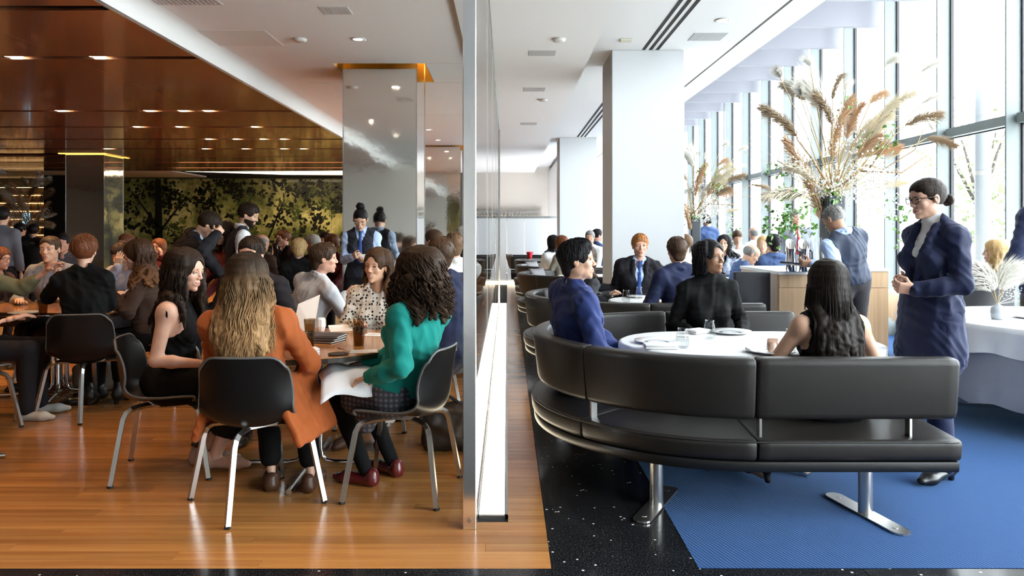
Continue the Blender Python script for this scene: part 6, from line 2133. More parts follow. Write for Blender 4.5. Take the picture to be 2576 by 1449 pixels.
person('auburn-haired diner behind the lavender sweatshirt', at(318, 613, 9.3), 160, sex='m', lod=2, skin='ruddy', top=shirt(C_LAV), bottom=TROUS(C_CHAR), hair=dict(style='short', col='auburn'))
person('dark-haired diner in black in front of the black panel', at(85, 580, 13.5), 20, sex='f', lod=2, skin='light', top=dict(mat=C_BLACK), bottom=TROUS(C_CHAR), hair=dict(style='short', col='black', vol=0.02))
person('dark-haired diner at the bar below the dried flowers', at(52, 578, 14.0), -20, sex='m', lod=2, skin='light', top=dict(mat=C_BLACK), bottom=TROUS(C_CHAR), hair=dict(style='short', col='black', vol=0.014))
person('dark-suited diner between the bald man and the suit at the table', at(470, 612, 9.0), 160, sex='m', lod=2, skin='light', top=shirt(C_WHITE), over=suit(C_CHAR), bottom=TROUS(C_CHAR), hair=dict(style='short', col='black'))

# ---------------------------------------------------------------- nearest booth
person('black-haired man in a blue suit, profile to the right, in the nearest booth', at(1452, 656, 4.42), -98, hip=(0.44, 4.52, 0.505), body=-70, sex='m', lod=0, skin='light', pitch=-4, smile=True,
       top=shirt(C_LBLUE), tie=dict(mat=cloth('pale_blue_tie', (0.33, 0.45, 0.68), 0.5), len=0.12), over=suit(C_BLUE), bottom=TROUS(C_BLUE), shoes=dict(mat=S_BLACK),
       hands={'R': dict(pos=(0.72, 4.32, 0.62)), 'L': dict(pos=(0.72, 4.66, 0.62))}, hair=dict(style='short', col='black', top=0.022, quiff=True, nape=True, brow='black', vol=0.012, front=0.020))
person('woman in a black turtleneck looking up to the right, in the nearest booth', at(1788, 650, 5.12), -148, hip=(1.42, 5.26, 0.505), body=-176, sex='f', lod=0, skin='brown', pitch=-6, wide=1.02, earring=True, gaze=(0.15, 0.25),
       top=dict(mat=C_BLACK, neck='high', o=0.009, hem=0.04), bottom=TROUS(C_BLACK), shoes=dict(mat=S_BLACK),
       hands={'R': dict(pos=(1.27, 5.00, 0.70), pole=(-0.45, 0.8, -0.4)), 'L': dict(pos=(1.60, 5.00, 0.70), pole=(0.45, 0.8, -0.4))},
       hair=dict(style='long', col='black', len=0.12, az=(-118, 118), wave=0.006, narrow=0.95, part=0.02, bare_side=(-1, 1), brow='black', vol=0.008, gr=0.020))
person('woman with straight dark hair down her back, sleeveless black top, nearest booth', at(2076, 714, 3.98), 6, hip=(1.73, 3.90, 0.505), sex='f', lod=0, skin='light', wide=1.05,
       top=dict(mat=C_BLACK, bare=True, sleeve=0, strap=0.0, o=0.009, hem=0.06), bottom=TROUS(C_BLACK, ext=0.8), shoes=dict(mat=S_BLACK, heel=0.05),
       hands={'R': dict(pos=(1.90, 4.18, 0.74)), 'L': dict(pos=(1.52, 4.2, 0.74))}, feet={'L': Vector((1.42, 4.10, 0.10)), 'R': Vector((1.62, 4.35, 0.10))},
       hair=dict(style='long', mat=hair_mat('hair_espresso', (0.012, 0.0075, 0.0055), rough=0.5), len=0.40, az=(-95, 95), wave=0.004, wl=0.4, narrow=1.45, gr=0.021, push='back', strands=420, sr=0.0026))
person('standing woman in a navy trouser suit and glasses, hands clasped', at(2333, 500, 4.18), 96, hip=(2.42, 4.20, 0.935), body=104, wide=0.92, feet={'R': Vector((2.36, 4.36, 0.085)), 'L': Vector((2.44, 4.10, 0.085))}, sex='f', lod=0, skin='fair', pitch=8, seated=False, smile=True,
       top=dict(mat=C_WHITE, neck='high', o=0.004), over=dict(mat=C_NAVY, o=0.013, hem=0.20, vdepth=0.13, vwidth=0.062),
       bottom=TROUS(C_NAVY, o=0.016), shoes=dict(mat=S_BLACK, heel=0.03),
       hands={'R': dict(pos=at(2282, 712, 4.22), curl=0.75, palm=(0.2, -1, 0.4), dir=(-0.9, -0.25, 0.1), pole=(0.7, 0.6, -0.5)), 'L': dict(pos=at(2300, 728, 4.03), curl=0.75, palm=(0.1, 1, 0.5), dir=(-0.95, 0.2, 0.1), pole=(0.8, -0.5, -0.5))},
       hair=dict(style='bun', col='darkbrown', bun=(0, -0.128, -0.025), bunr=0.034), glasses=dict(mat=mat('tortoise', (0.05, 0.03, 0.015), 0.3), r=0.0024))
# ---------------------------------------------------------------- second booth
person('red-haired man in a black suit and blue tie before the white column', at(1610, 619, 7.75), 178, hip=(1.37, 7.90, 0.505), sex='m', lod=0, skin='ruddy',
       top=shirt(C_LBLUE), tie=dict(mat=C_TIE, len=0.16), over=suit(C_CHAR, 0.10, vwidth=0.07), bottom=TROUS(C_CHAR), shoes=dict(mat=S_BLACK),
       hands={'R': dict(pos=at(1492, 722, 7.85), pole=(-0.3, 0.3, -1)), 'L': dict(pos=(1.6, 7.6, 0.66))}, hair=dict(style='short', col='ginger', brow='ginger', top=0.018, vol=0.012))
person('brown-haired man in a navy suit, back to us, second booth', at(1702, 631, 6.72), 10, hip=(1.60, 6.62, 0.505), sex='m', lod=1, skin='ruddy', top=shirt(C_WHITE), over=suit(C_NAVY), bottom=TROUS(C_NAVY), shoes=dict(mat=S_BLACK),
       hands={'L': dict(pos=at(1645, 757, 6.85)), 'R': dict(pos=(1.75, 7.0, 0.74))}, hair=dict(style='short', col='brown', nape=True, vol=0.014))
person('brown-haired woman in dark grey, mostly hidden behind the man in blue', at(1478, 650, 7.35), -55, hip=(0.70, 7.42, 0.505), sex='f', lod=1, skin='light', top=dict(mat=C_DGREY, o=0.012), bottom=TROUS(C_CHAR), shoes=dict(mat=S_BLACK),
       hands={'R': dict(pos=at(1530, 742, 7.0), curl=0.6), 'L': dict(pos=(0.98, 7.35, 0.76))}, hair=dict(style='long', col='brown', len=0.2, strands=60))
# ---------------------------------------------------------------- by the service station and the windows
person('grey-haired waiter in a dark vest bending at the oak station, back to us', at(2098, 552, 6.62), 32, hip=(3.10, 6.62, 0.97), body=14, sex='m', lod=0, skin='tan', pitch=28, seated=False,
       top=shirt(C_LBLUE), over=dict(mat=cloth('slate_vest', (0.035, 0.045, 0.075), 0.6), sleeve=0, strap=-0.012, o=0.015, vdepth=0.05, hem=0.03, name='vest', lapels=False), bottom=TROUS(cloth('dark_taupe', (0.035, 0.032, 0.036))), shoes=dict(mat=S_BLACK),
       hands={'L': dict(pos=at(2044, 664, 6.55), pole=(0.35, -0.5, -0.9), dir=(-1, 0.2, 0.05), curl=0.8), 'R': dict(pos=(3.32, 7.15, 1.06), pole=(1.0, -0.6, -0.1))}, hair=dict(style='short', col='grey', vol=0.004, top=0.002))
person('man in a grey suit and red tie behind the oak station', at(2003, 548, 11.0), 178, hip=None, sex='m', lod=1, skin='ruddy', seated=False, top=shirt(C_WHITE), tie=dict(mat=cloth('red_tie', (0.30, 0.012, 0.03), 0.5), len=0.14), over=suit(C_GREY, 0.10), bottom=TROUS(C_GREY), shoes=dict(mat=S_BLACK), hair=dict(style='short', col='grey'))
person('black-haired man in a mid blue suit, back to us', at(1945, 614, 9.2), 4, hip=(3.33, 9.12, 0.535), sex='m', lod=1, skin='tan', top=shirt(C_WHITE), over=suit(C_MIDBLUE), bottom=TROUS(C_MIDBLUE), shoes=dict(mat=S_BLACK), hair=dict(style='short', col='black', top=0.016, nape=True))
person('balding man in a mid blue suit eating, head bent', at(1890, 640, 9.1), -95, hip=(2.86, 9.15, 0.535), sex='m', lod=1, skin='light', pitch=32, top=shirt(C_WHITE), over=suit(C_MIDBLUE), bottom=TROUS(C_MIDBLUE), shoes=dict(mat=S_BLACK), hair=dict(style='balding', col='grey'))
person('laughing woman with long black hair and a tweed jacket', at(1822, 613, 10.6), 152, hip=(3.15, 10.75, 0.535), sex='f', lod=1, skin='light', smile=2, top=dict(mat=C_BLACK), over=dict(mat=C_TWEED, o=0.016, vdepth=0.05, hem=0.08), bottom=TROUS(C_CHAR), shoes=dict(mat=S_BLACK), hair=dict(style='long', col='black', len=0.22, strands=40, bare_side=None))
person('man in a pale shirt looking down, beyond the laughing woman', at(1855, 598, 12.0), 170, sex='m', lod=2, skin='ruddy', pitch=18, top=shirt(C_WHITE), bottom=TROUS(C_CHAR), hair=dict(style='short', col='brown'))
person('grey-haired man in white near the far windows', at(1896, 588, 13.0), 20, sex='m', lod=2, skin='ruddy', top=shirt(C_WHITE), bottom=TROUS(C_CHAR), hair=dict(style='balding', col='grey'))
person('fair-haired woman between the two men in blue', at(1922, 616, 10.5), 150, sex='f', lod=2, skin='light', top=dict(mat=C_BEIGE), bottom=TROUS(C_CHAR), hair=dict(style='long', col='blond', len=0.14, strands=0))
person('hostess with a low bun in a navy jacket, standing far back by the windows', at(1777, 555, 13.6), 12, sex='f', lod=1, skin='light', seated=False, top=dict(mat=C_WHITE), over=dict(mat=C_MIDBLUE, o=0.017, vdepth=0.06, hem=0.15), bottom=TROUS(C_NAVY), shoes=dict(mat=S_BLACK), hair=dict(style='bun', col='darkbrown', bun=(0.01, -0.11, -0.03)))
person('woman with black hair and a white top, back to us, far booth', at(1391, 611, 12.2), 20, sex='f', lod=2, skin='light', top=dict(mat=C_WHITE), bottom=TROUS(C_CHAR), hair=dict(style='long', col='black', len=0.16, strands=0))
person('auburn-haired woman in beige next to the white top, far booth', at(1411, 614, 11.7), 45, sex='f', lod=2, skin='light', top=dict(mat=C_BEIGE), bottom=TROUS(C_CHAR), hair=dict(style='long', col='auburn', len=0.10, strands=0, vol=0.016))
person('grey-haired diner just above the man in blue', at(1484, 598, 12.8), 165, sex='m', lod=2, skin='ruddy', top=shirt(C_WHITE), bottom=TROUS(C_CHAR), hair=dict(style='short', col='grey'))
person('man in a navy suit standing in the gap beside the white column', at(1503, 592, 14.2), -70, hip=None, sex='m', lod=2, skin='ruddy', top=shirt(C_WHITE), over=suit(C_MIDBLUE), bottom=TROUS(C_NAVY), hair=dict(style='short', col='black'))
person('fair-haired diner beyond the navy suit of the second booth', at(1722, 612, 9.9), 40, sex='f', lod=2, skin='light', top=dict(mat=C_BEIGE), bottom=TROUS(C_CHAR), hair=dict(style='short', col='lightbrown', vol=0.016))
person('blond woman in a black top at the window table', at(2503, 634, 7.3), 60, sex='f', lod=1, skin='fair', top=dict(mat=C_BLACK), bottom=TROUS(C_CHAR), shoes=dict(mat=S_BLACK), hair=dict(style='long', col='blond', len=0.24, strands=60))
person('man in a navy suit cut off by the right edge, standing', at(2622, 478, 6.25), 8, hip=None, sex='m', lod=1, skin='tan', seated=False, scale=1.04, top=shirt(C_WHITE), over=suit(C_NAVY), bottom=TROUS(C_NAVY), shoes=dict(mat=S_BLACK),
       hands={'L': dict(pos=at(2528, 690, 6.2), pole=(-0.35, -1, 0))}, hair=dict(style='short', col='black'))
# ================================================================== MURAL AND BAR
def mural_mat():
    m, N, L, b = _new('blurred_green_print')
    geo = N.new('ShaderNodeNewGeometry')
    nz = N.new('ShaderNodeTexNoise'); nz.inputs['Scale'].default_value = 0.75; nz.inputs['Detail'].default_value = 6; nz.inputs['Roughness'].default_value = 0.65
    L.new(geo.outputs['Position'], nz.inputs['Vector'])
    cr = N.new('ShaderNodeValToRGB'); e = cr.color_ramp.elements
    e[0].position = 0.36; e[0].color = (0.012, 0.018, 0.006, 1)
    e[1].position = 0.66; e[1].color = (0.72, 0.64, 0.24, 1)
    q = e.new(0.52); q.color = (0.19, 0.20, 0.05, 1)
    L.new(nz.outputs[0], cr.inputs[0]); L.new(cr.outputs[0], b.inputs['Base Color'])
    b.inputs['Roughness'].default_value = 0.35; b.inputs['Coat Weight'].default_value = 0.5
    return m
M_MURAL = mural_mat()
M_LEAFD = mat('dark_leaf_print', (0.004, 0.006, 0.002), 0.4)
M_LEAFG = mat('green_leaf_print', (0.045, 0.065, 0.012), 0.4)
M_LEAFY = mat('light_leaf_print', (0.20, 0.20, 0.05), 0.4)
mural = empty('wall_mural', (-9.0, 24.3, 0), 0, 'large wall picture of dark leafy trees on blurred green', 'mural')
rng = random.Random(21)
px = -6.0
for k in range(6):
    w = 2.3
    MB().box(px + 0.003, px + w - 0.003, 0, 0.04, 0.05, 3.12).build('mural_panel', M_MURAL, mural)
    for (mt, cnt, sc_) in ((M_LEAFY, 120, 0.75), (M_LEAFG, 180, 0.85), (M_LEAFD, 420, 0.9)):
        mb = MB()
        for b_ in range(cnt // 12):
            cx, cz = rng.uniform(px + 0.2, px + w - 0.2), rng.uniform(0.7, 3.0)
            if mt is M_LEAFD: cz = rng.choice((rng.uniform(1.6, 3.0), rng.uniform(2.2, 3.0), rng.uniform(0.6, 1.6)))
            ang = rng.uniform(0, 6.28)
            for j in range(12):
                r_ = rng.uniform(0, 0.42)
                x, z = cx + r_ * math.cos(ang + rng.uniform(-1.4, 1.4)), cz + r_ * 0.8 * math.sin(ang + rng.uniform(-1.4, 1.4))
                a = rng.uniform(0, 6.28); ln = rng.uniform(0.10, 0.22) * sc_; wd = ln * rng.uniform(0.22, 0.34)
                d = (math.cos(a), math.sin(a)); s_ = (-d[1], d[0])
                y_ = -0.001 - 0.0004 * j - (0.006 if mt is M_LEAFD else 0.003 if mt is M_LEAFG else 0)
                P_ = [(0, 0), (0.3, 0.8), (0.62, 0.85), (1, 0), (0.62, -0.85), (0.3, -0.8)]
                v = [(min(max(x + d[0] * p * ln + s_[0] * q * wd, px + 0.004), px + w - 0.004), y_, min(max(z + d[1] * p * ln + s_[1] * q * wd, 0.06), 3.11)) for p, q in P_]
                mb.add(v, [(5, 4, 3, 2, 1, 0)])
        o = mb.build('leaf_print', mt, mural); o['kind'] = 'stuff'
    px += w
for (x0, x1, wd, za, zb) in ((-2.48, -2.52, 0.15, 0.1, 3.1), (-2.5, -1.6, 0.05, 1.3, 2.5), (-2.5, -3.4, 0.045, 1.5, 2.7), (3.8, 4.1, 0.12, 0.1, 3.1), (0.9, 1.6, 0.04, 0.6, 2.3)):
    MB().add([(x0 - wd, -0.011, za), (x0 + wd, -0.011, za), (x1 + wd * 0.6, -0.011, zb), (x1 - wd * 0.6, -0.011, zb)], [(0, 1, 2, 3)]).build('trunk_print', M_LEAFD, mural)
o = MB().box(-14.42, -13.78, 22.9, 23.0, 0, 3.12).build('black_panel', mat('gloss_black', (0.004, 0.004, 0.004), 0.12)); tag(o, 'tall glossy black panel between the bar and the mirror column', 'panel')
# back bar with shelves and bottles
bar = empty('back_bar', (-17.2, 23.4, 0), 0, 'warm lit back bar shelving far left', 'bar shelf')
M_BARWOOD = mat('bar_wood', (0.16, 0.075, 0.03), 0.35)
MB().box(0, 2.75, 0.75, 0.8, 0, 2.75).build('back_panel', mat('bar_gold', (0.40, 0.22, 0.08), 0.25, 0.6), bar)
SHZ = [1.02, 1.28, 1.54, 1.80, 2.06, 2.32, 2.58]
for z in SHZ:
    MB().box(0, 2.75, 0.45, 0.75, z, z + 0.02).build('shelf', M_BARWOOD, bar)
    MB().box(0, 2.75, 0.70, 0.72, z + 0.225, z + 0.235).build('shelf_light', emis('bar_led', (1.0, 0.62, 0.25), 5.0), bar)
MB().box(0, 2.75, 0.0, 0.75, 0, 0.95).build('counter', M_BARWOOD, bar)
bm_ = MB().lathe([(0.033, 0), (0.035, 0.01), (0.035, 0.12), (0.028, 0.145), (0.012, 0.165), (0.012, 0.20), (0.0, 0.20)], 8).mesh('bottle')
mcol = [mat('bottle_amber', (0.25, 0.09, 0.02), 0.12), mat('bottle_green', (0.03, 0.06, 0.02), 0.12), mat('bottle_clear', (0.5, 0.45, 0.36), 0.12), mat('bottle_dark', (0.02, 0.012, 0.01), 0.12)]
bms = []
for m_ in mcol:
    q = bm_.copy(); q.materials.append(m_); bms.append(q)
for si, z in enumerate(SHZ[:6]):
    for k in range(12):
        o = bpy.data.objects.new('bottle', bms[rng.randrange(4)]); COL.objects.link(o)
        o.location = (-16.9 + 0.2 * k + rng.uniform(-0.04, 0.04), 23.98, z + 0.0205)
        tag(o, 'small bottle on a lit back bar shelf', 'bottle', 'bottles on the back bar')
sc_ = empty('lit_screen', (-13.08, 20.0, 0), 0, 'pale blue lit screen standing at the bar', 'screen')
MB().box(-0.10, 0.10, 0, 0.03, 1.40, 1.88).build('display', emis('screen_blue', (0.42, 0.70, 0.85), 0.75), sc_)
MB().box(-0.11, 0.11, 0.03, 0.05, 0.0, 1.89).build('stand', M_DARK, sc_)

# ================================================================== FLOWERS
M_PLB = mat('brown_plume', (0.33, 0.235, 0.145), 0.9)
M_PLT = mat('tan_plume', (0.56, 0.36, 0.215), 0.9)
M_PLC = mat('cream_plume', (0.68, 0.60, 0.45), 0.9)
M_PLW = mat('white_plume', (0.78, 0.75, 0.68), 0.9)
M_STEM = mat('dry_stem', (0.42, 0.30, 0.13), 0.8)
M_WOODY = mat('driftwood', (0.30, 0.19, 0.10), 0.85)
M_IVY = mat('ivy_green', (0.085, 0.20, 0.028), 0.5)
M_BREATH = mat('baby_breath_white', (0.78, 0.78, 0.74), 0.8)
def plume_mesh(L, fat, seed, n=230, droop=0.25):
    """axis along +z from the origin, bending to +x"""
    r = random.Random(seed)
    mb = MB()
    def axis(t): return Vector((droop * L * t * t, 0, L * t * (1 - 0.12 * droop * t)))
    for i in range(n):
        t = r.uniform(0.0, 0.97)
        p = axis(t)
        d = (axis(min(1, t + 0.03)) - axis(max(0, t - 0.03))).normalized()
        a = r.uniform(0, 6.28)
        side = Vector((math.cos(a), math.sin(a), 0)); side = (side - d * side.dot(d)).normalized()
        ln = fat * (0.65 + 1.0 * math.sin(PI * (0.12 + 0.82 * t))) * r.uniform(0.6, 1.25)
        q1 = p + (d * 0.8 + side * 0.75).normalized() * ln * 0.6
        q2 = q1 + (d * 0.8 + side * 0.5 + Vector((0.35, 0, -0.25))).normalized() * ln * 0.7
        w = d.cross(side) * (0.0035 + 0.007 * fat)
        mb.add([p - w, p + w, q1 + w * 1.2, q1 - w * 1.2, q2], [(0, 1, 2, 3), (3, 2, 4)])
    mb.tube([axis(t / 6) for t in range(7)], 0.003, 4)
    return mb.mesh('plume')
_pm = {}
def plume(parent, base, tip, fat, m, seed):
    base, tip = Vector(base), Vector(tip)
    key = (round(fat, 3), seed % 5, m.name)
    L = (tip - base).length
    if key not in _pm:
        me = plume_mesh(1.0, fat / max(L, 0.05), seed, n=750); me.materials.append(m); _pm[key] = me
    o = bpy.data.objects.new('grass_plume', _pm[key]); COL.objects.link(o); o.parent = parent
    o.location = base
    d = (tip - base).normalized()
    xdir = Vector((1 if d.x >= 0 else -1, 0, -0.2)); xdir = (xdir - d * xdir.dot(d)).normalized()
    y = d.cross(xdir)
    o.rotation_mode = 'QUATERNION'
    o.rotation_quaternion = Matrix((xdir, y, d)).transposed().to_quaternion()
    o.scale = (L, L, L)
PL = [  # tip dx, dz, base dx, dz (metres from the vase mouth), fat, kind
    (-0.67, 1.07, -0.37, 0.66, 0.10, 'b'), (-0.40, 1.34, -0.22, 1.09, 0.085, 'b'), (-0.24, 1.10, -0.11, 0.75, 0.085, 'b'), (0.09, 1.13, 0.02, 0.42, 0.10, 't'), (0.02, 1.35, -0.01, 1.06, 0.06, 'b'),
    (-0.29, 0.72, -0.13, -0.26, 0.09, 't'), (-0.79, 0.10, -0.33, 0.0, 0.10, 'c'), (1.01, 0.95, 0.70, 0.75, 0.085, 'b'), (1.40, 0.63, 1.07, 0.65, 0.06, 'b'), (0.64, 1.22, 0.50, 1.05, 0.07, 't'),
    (0.68, 1.06, 0.37, 0.66, 0.09, 'c'), (0.59, 0.88, 0.33, 0.50, 0.09, 'c'), (0.72, 1.18, 0.45, 0.85, 0.08, 'c'), (0.64, 0.66, 0.42, 0.44, 0.09, 'b'), (0.50, 0.95, 0.30, 0.55, 0.08, 'c'),
    (-0.70, 1.33, -0.66, 1.26, 0.06, 'w'), (-0.48, 1.14, -0.46, 1.06, 0.06, 'w'), (-0.31, 1.48, -0.29, 1.40, 0.06, 'w'), (0.62, 1.52, 0.54, 1.43, 0.06, 'w'), (0.99, 1.46, 0.85, 1.32, 0.05, 'w'), (0.22, 1.30, 0.20, 1.18, 0.05, 'w'),
    (0.80, 0.62, 0.55, 0.45, 0.07, 't'), (-0.60, 0.40, -0.30, 0.15, 0.05, 'c'), (0.95, 0.25, 0.6, 0.1, 0.05, 'c'), (0.25, 0.62, 0.16, 0.35, 0.09, 'w'), (0.40, 0.70, 0.25, 0.40, 0.08, 't'),
    (1.02, 1.12, 0.86, 0.98, 0.04, 'w'), (-0.15, 1.28, -0.1, 1.0, 0.06, 'w'), (0.10, 1.0, 0.06, 0.6, 0.08, 't')]
PMAT = {'b': M_PLB, 't': M_PLT, 'c': M_PLC, 'w': M_PLW}
def bouquet(loc, s, label, seed, flip=1, ivy=True, vase_h=0.75, vase_m=None):
    loc = Vector(loc)
    root = empty('flower_arrangement', loc, 0, label, 'flowers')
    r = random.Random(seed)
    vm = vase_m or mat('dark_slate_vase', (0.030, 0.036, 0.045), 0.25)
    w = 0.10 * s
    pl = round_rect([(-w, -w), (w, -w), (w, w), (-w, w)], 0.02, 3)
    MB().prism(pl, 0.0, vase_h).build('vase', vm, root, bevel=0.004)
    top = Vector((0, 0, vase_h))
    for i, (tx, tz, bx, bz, fat, kd) in enumerate(PL):
        dy = r.uniform(-0.35, 0.35) * s
        b_ = top + Vector((bx * s * flip, dy * 0.7, bz * s)); t_ = top + Vector((tx * s * flip, dy, tz * s))
        plume(root, b_, t_, fat * s, PMAT[kd], i + seed)
        MB().tube([top + Vector((r.uniform(-0.05, 0.05) * s, r.uniform(-0.05, 0.05) * s, -0.05)), top.lerp(b_, 0.5) + Vector((0, 0, 0.03)), b_], 0.0035 * s + 0.001, 4).build('stem', M_STEM, root)
    for k in range(26):
        a = r.uniform(-1.2, 1.2); l = r.uniform(0.5, 1.35) * s
        d = Vector((math.sin(a), r.uniform(-0.35, 0.35), math.cos(a)))
        MB().tube([top, top + d * l * 0.6, top + d * l + Vector((0, 0, -0.05))], [0.003, 0.002, 0.001], 3).build('grass_stalk', M_STEM, root)
    # baby's breath clouds
    mb = MB()
    for (cx, cz, rx, rz, n) in ((0.38, 0.22, 0.34, 0.22, 620), (0.1, -0.02, 0.22, 0.10, 200), (-0.42, 0.30, 0.24, 0.16, 160), (0.2, 0.62, 0.3, 0.25, 130), (0.62, -0.10, 0.25, 0.16, 140), (-0.1, 0.12, 0.2, 0.15, 160)):
        for j in range(n):
            while True:
                x, y, z = r.uniform(-1, 1), r.uniform(-1, 1), r.uniform(-1, 1)
                if x * x + y * y + z * z < 1: break
            c = top + Vector(((cx + x * rx) * s * flip, y * 0.3 * s, (cz + z * rz) * s)); q = 0.011 * s * r.uniform(0.7, 1.3)
            mb.add([c + Vector((q, 0, 0)), c - Vector((q, 0, 0)), c + Vector((0, q, 0)), c - Vector((0, q, 0)), c + Vector((0, 0, q)), c - Vector((0, 0, q))],
                   [(0, 2, 4), (2, 1, 4), (1, 3, 4), (3, 0, 4), (2, 0, 5), (1, 2, 5), (3, 1, 5), (0, 3, 5)])
    o = mb.build('baby_breath', M_BREATH, root); o['kind'] = 'stuff'
    # ivy
    if ivy:
        mb = MB()
        for (cx, cz, rx, rz, n) in ((-0.5, -0.30, 0.30, 0.26, 170), (-0.05, -0.02, 0.08, 0.12, 40), (0.45, 0.62, 0.16, 0.22, 40), (0.12, 0.95, 0.12, 0.15, 20), (0.75, -0.25, 0.14, 0.35, 45), (-0.62, 0.30, 0.2, 0.12, 20), (-0.55, 0.02, 0.2, 0.1, 25)):
            for j in range(n):
                c = top + Vector(((cx + r.gauss(0, 0.45) * rx) * s * flip, r.uniform(-0.25, 0.15) * s, (cz + r.gauss(0, 0.45) * rz) * s))
                a, b2 = Vector((r.uniform(-1, 1), r.uniform(-1, 1), r.uniform(-1, 1))).normalized(), None
                b2 = a.orthogonal().normalized(); n_ = a.cross(b2); q = r.uniform(0.014, 0.032) * s
                mb.add([c - a * q, c - a * q * 0.3 + b2 * q, c + a * q * 0.35 + b2 * q * 0.55 + n_ * q * 0.3, c + a * q * 1.2, c + a * q * 0.35 - b2 * q * 0.55 + n_ * q * 0.3, c - a * q * 0.3 - b2 * q], [(0, 1, 2, 3, 4, 5)])
        o = mb.build('ivy_leaves', M_IVY, root); o['kind'] = 'stuff'
    # driftwood branches
    for pts in ([(0, 0), (-0.28, 0.42), (-0.40, 0.62), (-0.44, 0.68)], [(0, 0.05), (-0.35, 0.24), (-0.58, 0.40), (-0.60, 0.50)], [(-0.3, 0.22), (-0.52, 0.30), (-0.62, 0.22)], [(0.05, 0.1), (0.4, 0.35), (0.6, 0.30), (0.85, 0.5), (0.95, 0.72)],
                [(0.3, 0.28), (0.7, 0.25), (0.95, 0.42), (1.15, 0.44)], [(0.0, 0.0), (-0.05, 0.35), (0.08, 0.6)], [(0.02, 0.1), (0.12, 0.3), (0.05, 0.2)], [(0.4, 0.3), (0.62, 0.65), (0.7, 0.75)]):
        P3 = [top + Vector((x * s * flip, r.uniform(-0.12, 0.12) * s, z * s)) for x, z in pts]
        MB().tube(P3, [0.013 * s * (1 - 0.7 * i / (len(P3) - 1)) for i in range(len(P3))], 6).build('branch', M_WOODY, root, smooth=True)
    return root
bouquet((3.60, 8.12, 1.0), 1.0, 'huge arrangement of pampas grass, ivy and white sprays in a dark vase by the windows', 5, vase_h=0.78)
b2 = bouquet((3.22, 12.6, 0.0), 0.85, 'second grass and white flower arrangement, half hidden by the white column', 9, vase_h=1.62)
b3 = bouquet((-11.7, 18.0, 0.0), 0.85, 'amber lit dried grass arrangement at the dark bar, far left', 13, flip=-1, ivy=False, vase_h=1.55)

# ================================================================== TABLEWARE
def tp(u, v, z):
    Y = (EYE - z) * FPX / (v - 580.0)
    return Vector(((u - 1275.0) / FPX * Y, Y, z))
def glass_mesh(prof_out, fill, m_glass, m_water, th=0.0022):
    return prof_out
def tumbler(loc, label, h=0.105, kind='clear', cat='glass'):
    root = empty('drinking_glass', loc, 0, label, cat)
    if kind == 'clear':
        pr = [(0.024, 0.0), (0.033, 0.004), (0.039, 0.03), (0.0385, 0.055), (0.033, 0.08), (0.029, 0.095), (0.0295, 0.108)]
    else:
        pr = [(0.026, 0.0), (0.029, 0.003), (0.037, 0.098), (0.0375, 0.10)]
    k = h / pr[-1][1]
    pr = [(a, b * k) for a, b in pr]
    inn = [(max(a - 0.0025, 0.001), max(b, 0.008)) for a, b in pr[::-1]]
    MB().lathe(pr + inn + [(0.0, 0.008)], 28).build('glass_body', M_CLEAR if kind == 'clear' else M_SMOKE, root, smooth=True)
    lv = 0.55 if kind == 'clear' else 0.68
    wp_ = [(0.0, 0.0095)] + [(a - 0.003, b) for a, b in pr if 0.0095 < b < h * lv]
    rl = np.interp(h * lv, [b for a, b in pr], [a for a, b in pr]) - 0.003
    wp_ += [(float(rl), h * lv), (0.0, h * lv)]
    wp_[1:1] = [(pr[1][0] - 0.003, 0.0095)]
    MB().lathe(wp_, 28).build('water', M_WATER if kind == 'clear' else M_SMOKEW, root, smooth=True, angle=0.7)
    return root
def plate(loc, label, r=0.135):
    root = empty('plate', loc, 0, label, 'plate')
    MB().lathe([(0.0, 0.0), (r * 0.6, 0.0), (r, 0.014), (r * 0.995, 0.018), (r * 0.62, 0.006), (0.0, 0.005)], 40).build('dish', M_CHINA, root, smooth=True)
    MB().lathe([(r * 0.40, 0.0062), (r * 0.55, 0.0066), (r * 0.56, 0.0060)], 40, caps=False).build('grey_ring', mat('plate_ring', (0.18, 0.20, 0.25), 0.25), root, smooth=True)
    return root
def napkin(loc, rz, label, w=0.10, d=0.055, layers=2, th=0.014, m=None):
    root = empty('folded_napkin', loc, rz, label, 'napkin')
    for k in range(layers):
        MB().box(-w, w, -d, d, k * th + 0.0005, (k + 1) * th - 0.0005).build('fold', m or M_CLOTH, root, bevel=0.005, smooth=True, angle=0.7)
    return root
ZC = 0.7215
tumbler(tp(1717, 875, ZC), 'water glass in front of the man in blue, nearest booth', 0.115)
tumbler(tp(1785, 852, ZC), 'water glass before the black turtleneck', 0.118)
tumbler(tp(1990, 880, ZC), 'water glass left of the straight dark hair', 0.118)
plate(tp(1652, 862, ZC), 'white plate behind the folded napkin, nearest booth')
plate(tp(1838, 838, ZC), 'white plate in front of the black turtleneck')
plate(tp(1938, 887, ZC), 'white plate left of the sleeveless woman')
napkin(tp(1662, 876, ZC), 0.0, 'folded white napkin nearest the curved booth back', 0.095, 0.045)
napkin(tp(1755, 838, ZC), 0.6, 'folded white napkin beside the middle water glass', 0.07, 0.05)
tumbler(tp(1575, 762, ZC), 'water glass on the second booth table, lower left one', 0.12)
tumbler(tp(1608, 752, ZC), 'water glass on the second booth table, before the blue tie', 0.12)
o = MB().lathe([(0.03, 0), (0.055, 0.03), (0.065, 0.06), (0.062, 0.06), (0.05, 0.03), (0.0, 0.01)], 24).build('bowl', M_CHINA, None, smooth=True); o.location = tp(1524, 752, ZC); tag(o, 'small white bowl on the second booth table', 'bowl')
plate(tp(2600, 800, 0.752), 'white plate cut by the right edge, round table')
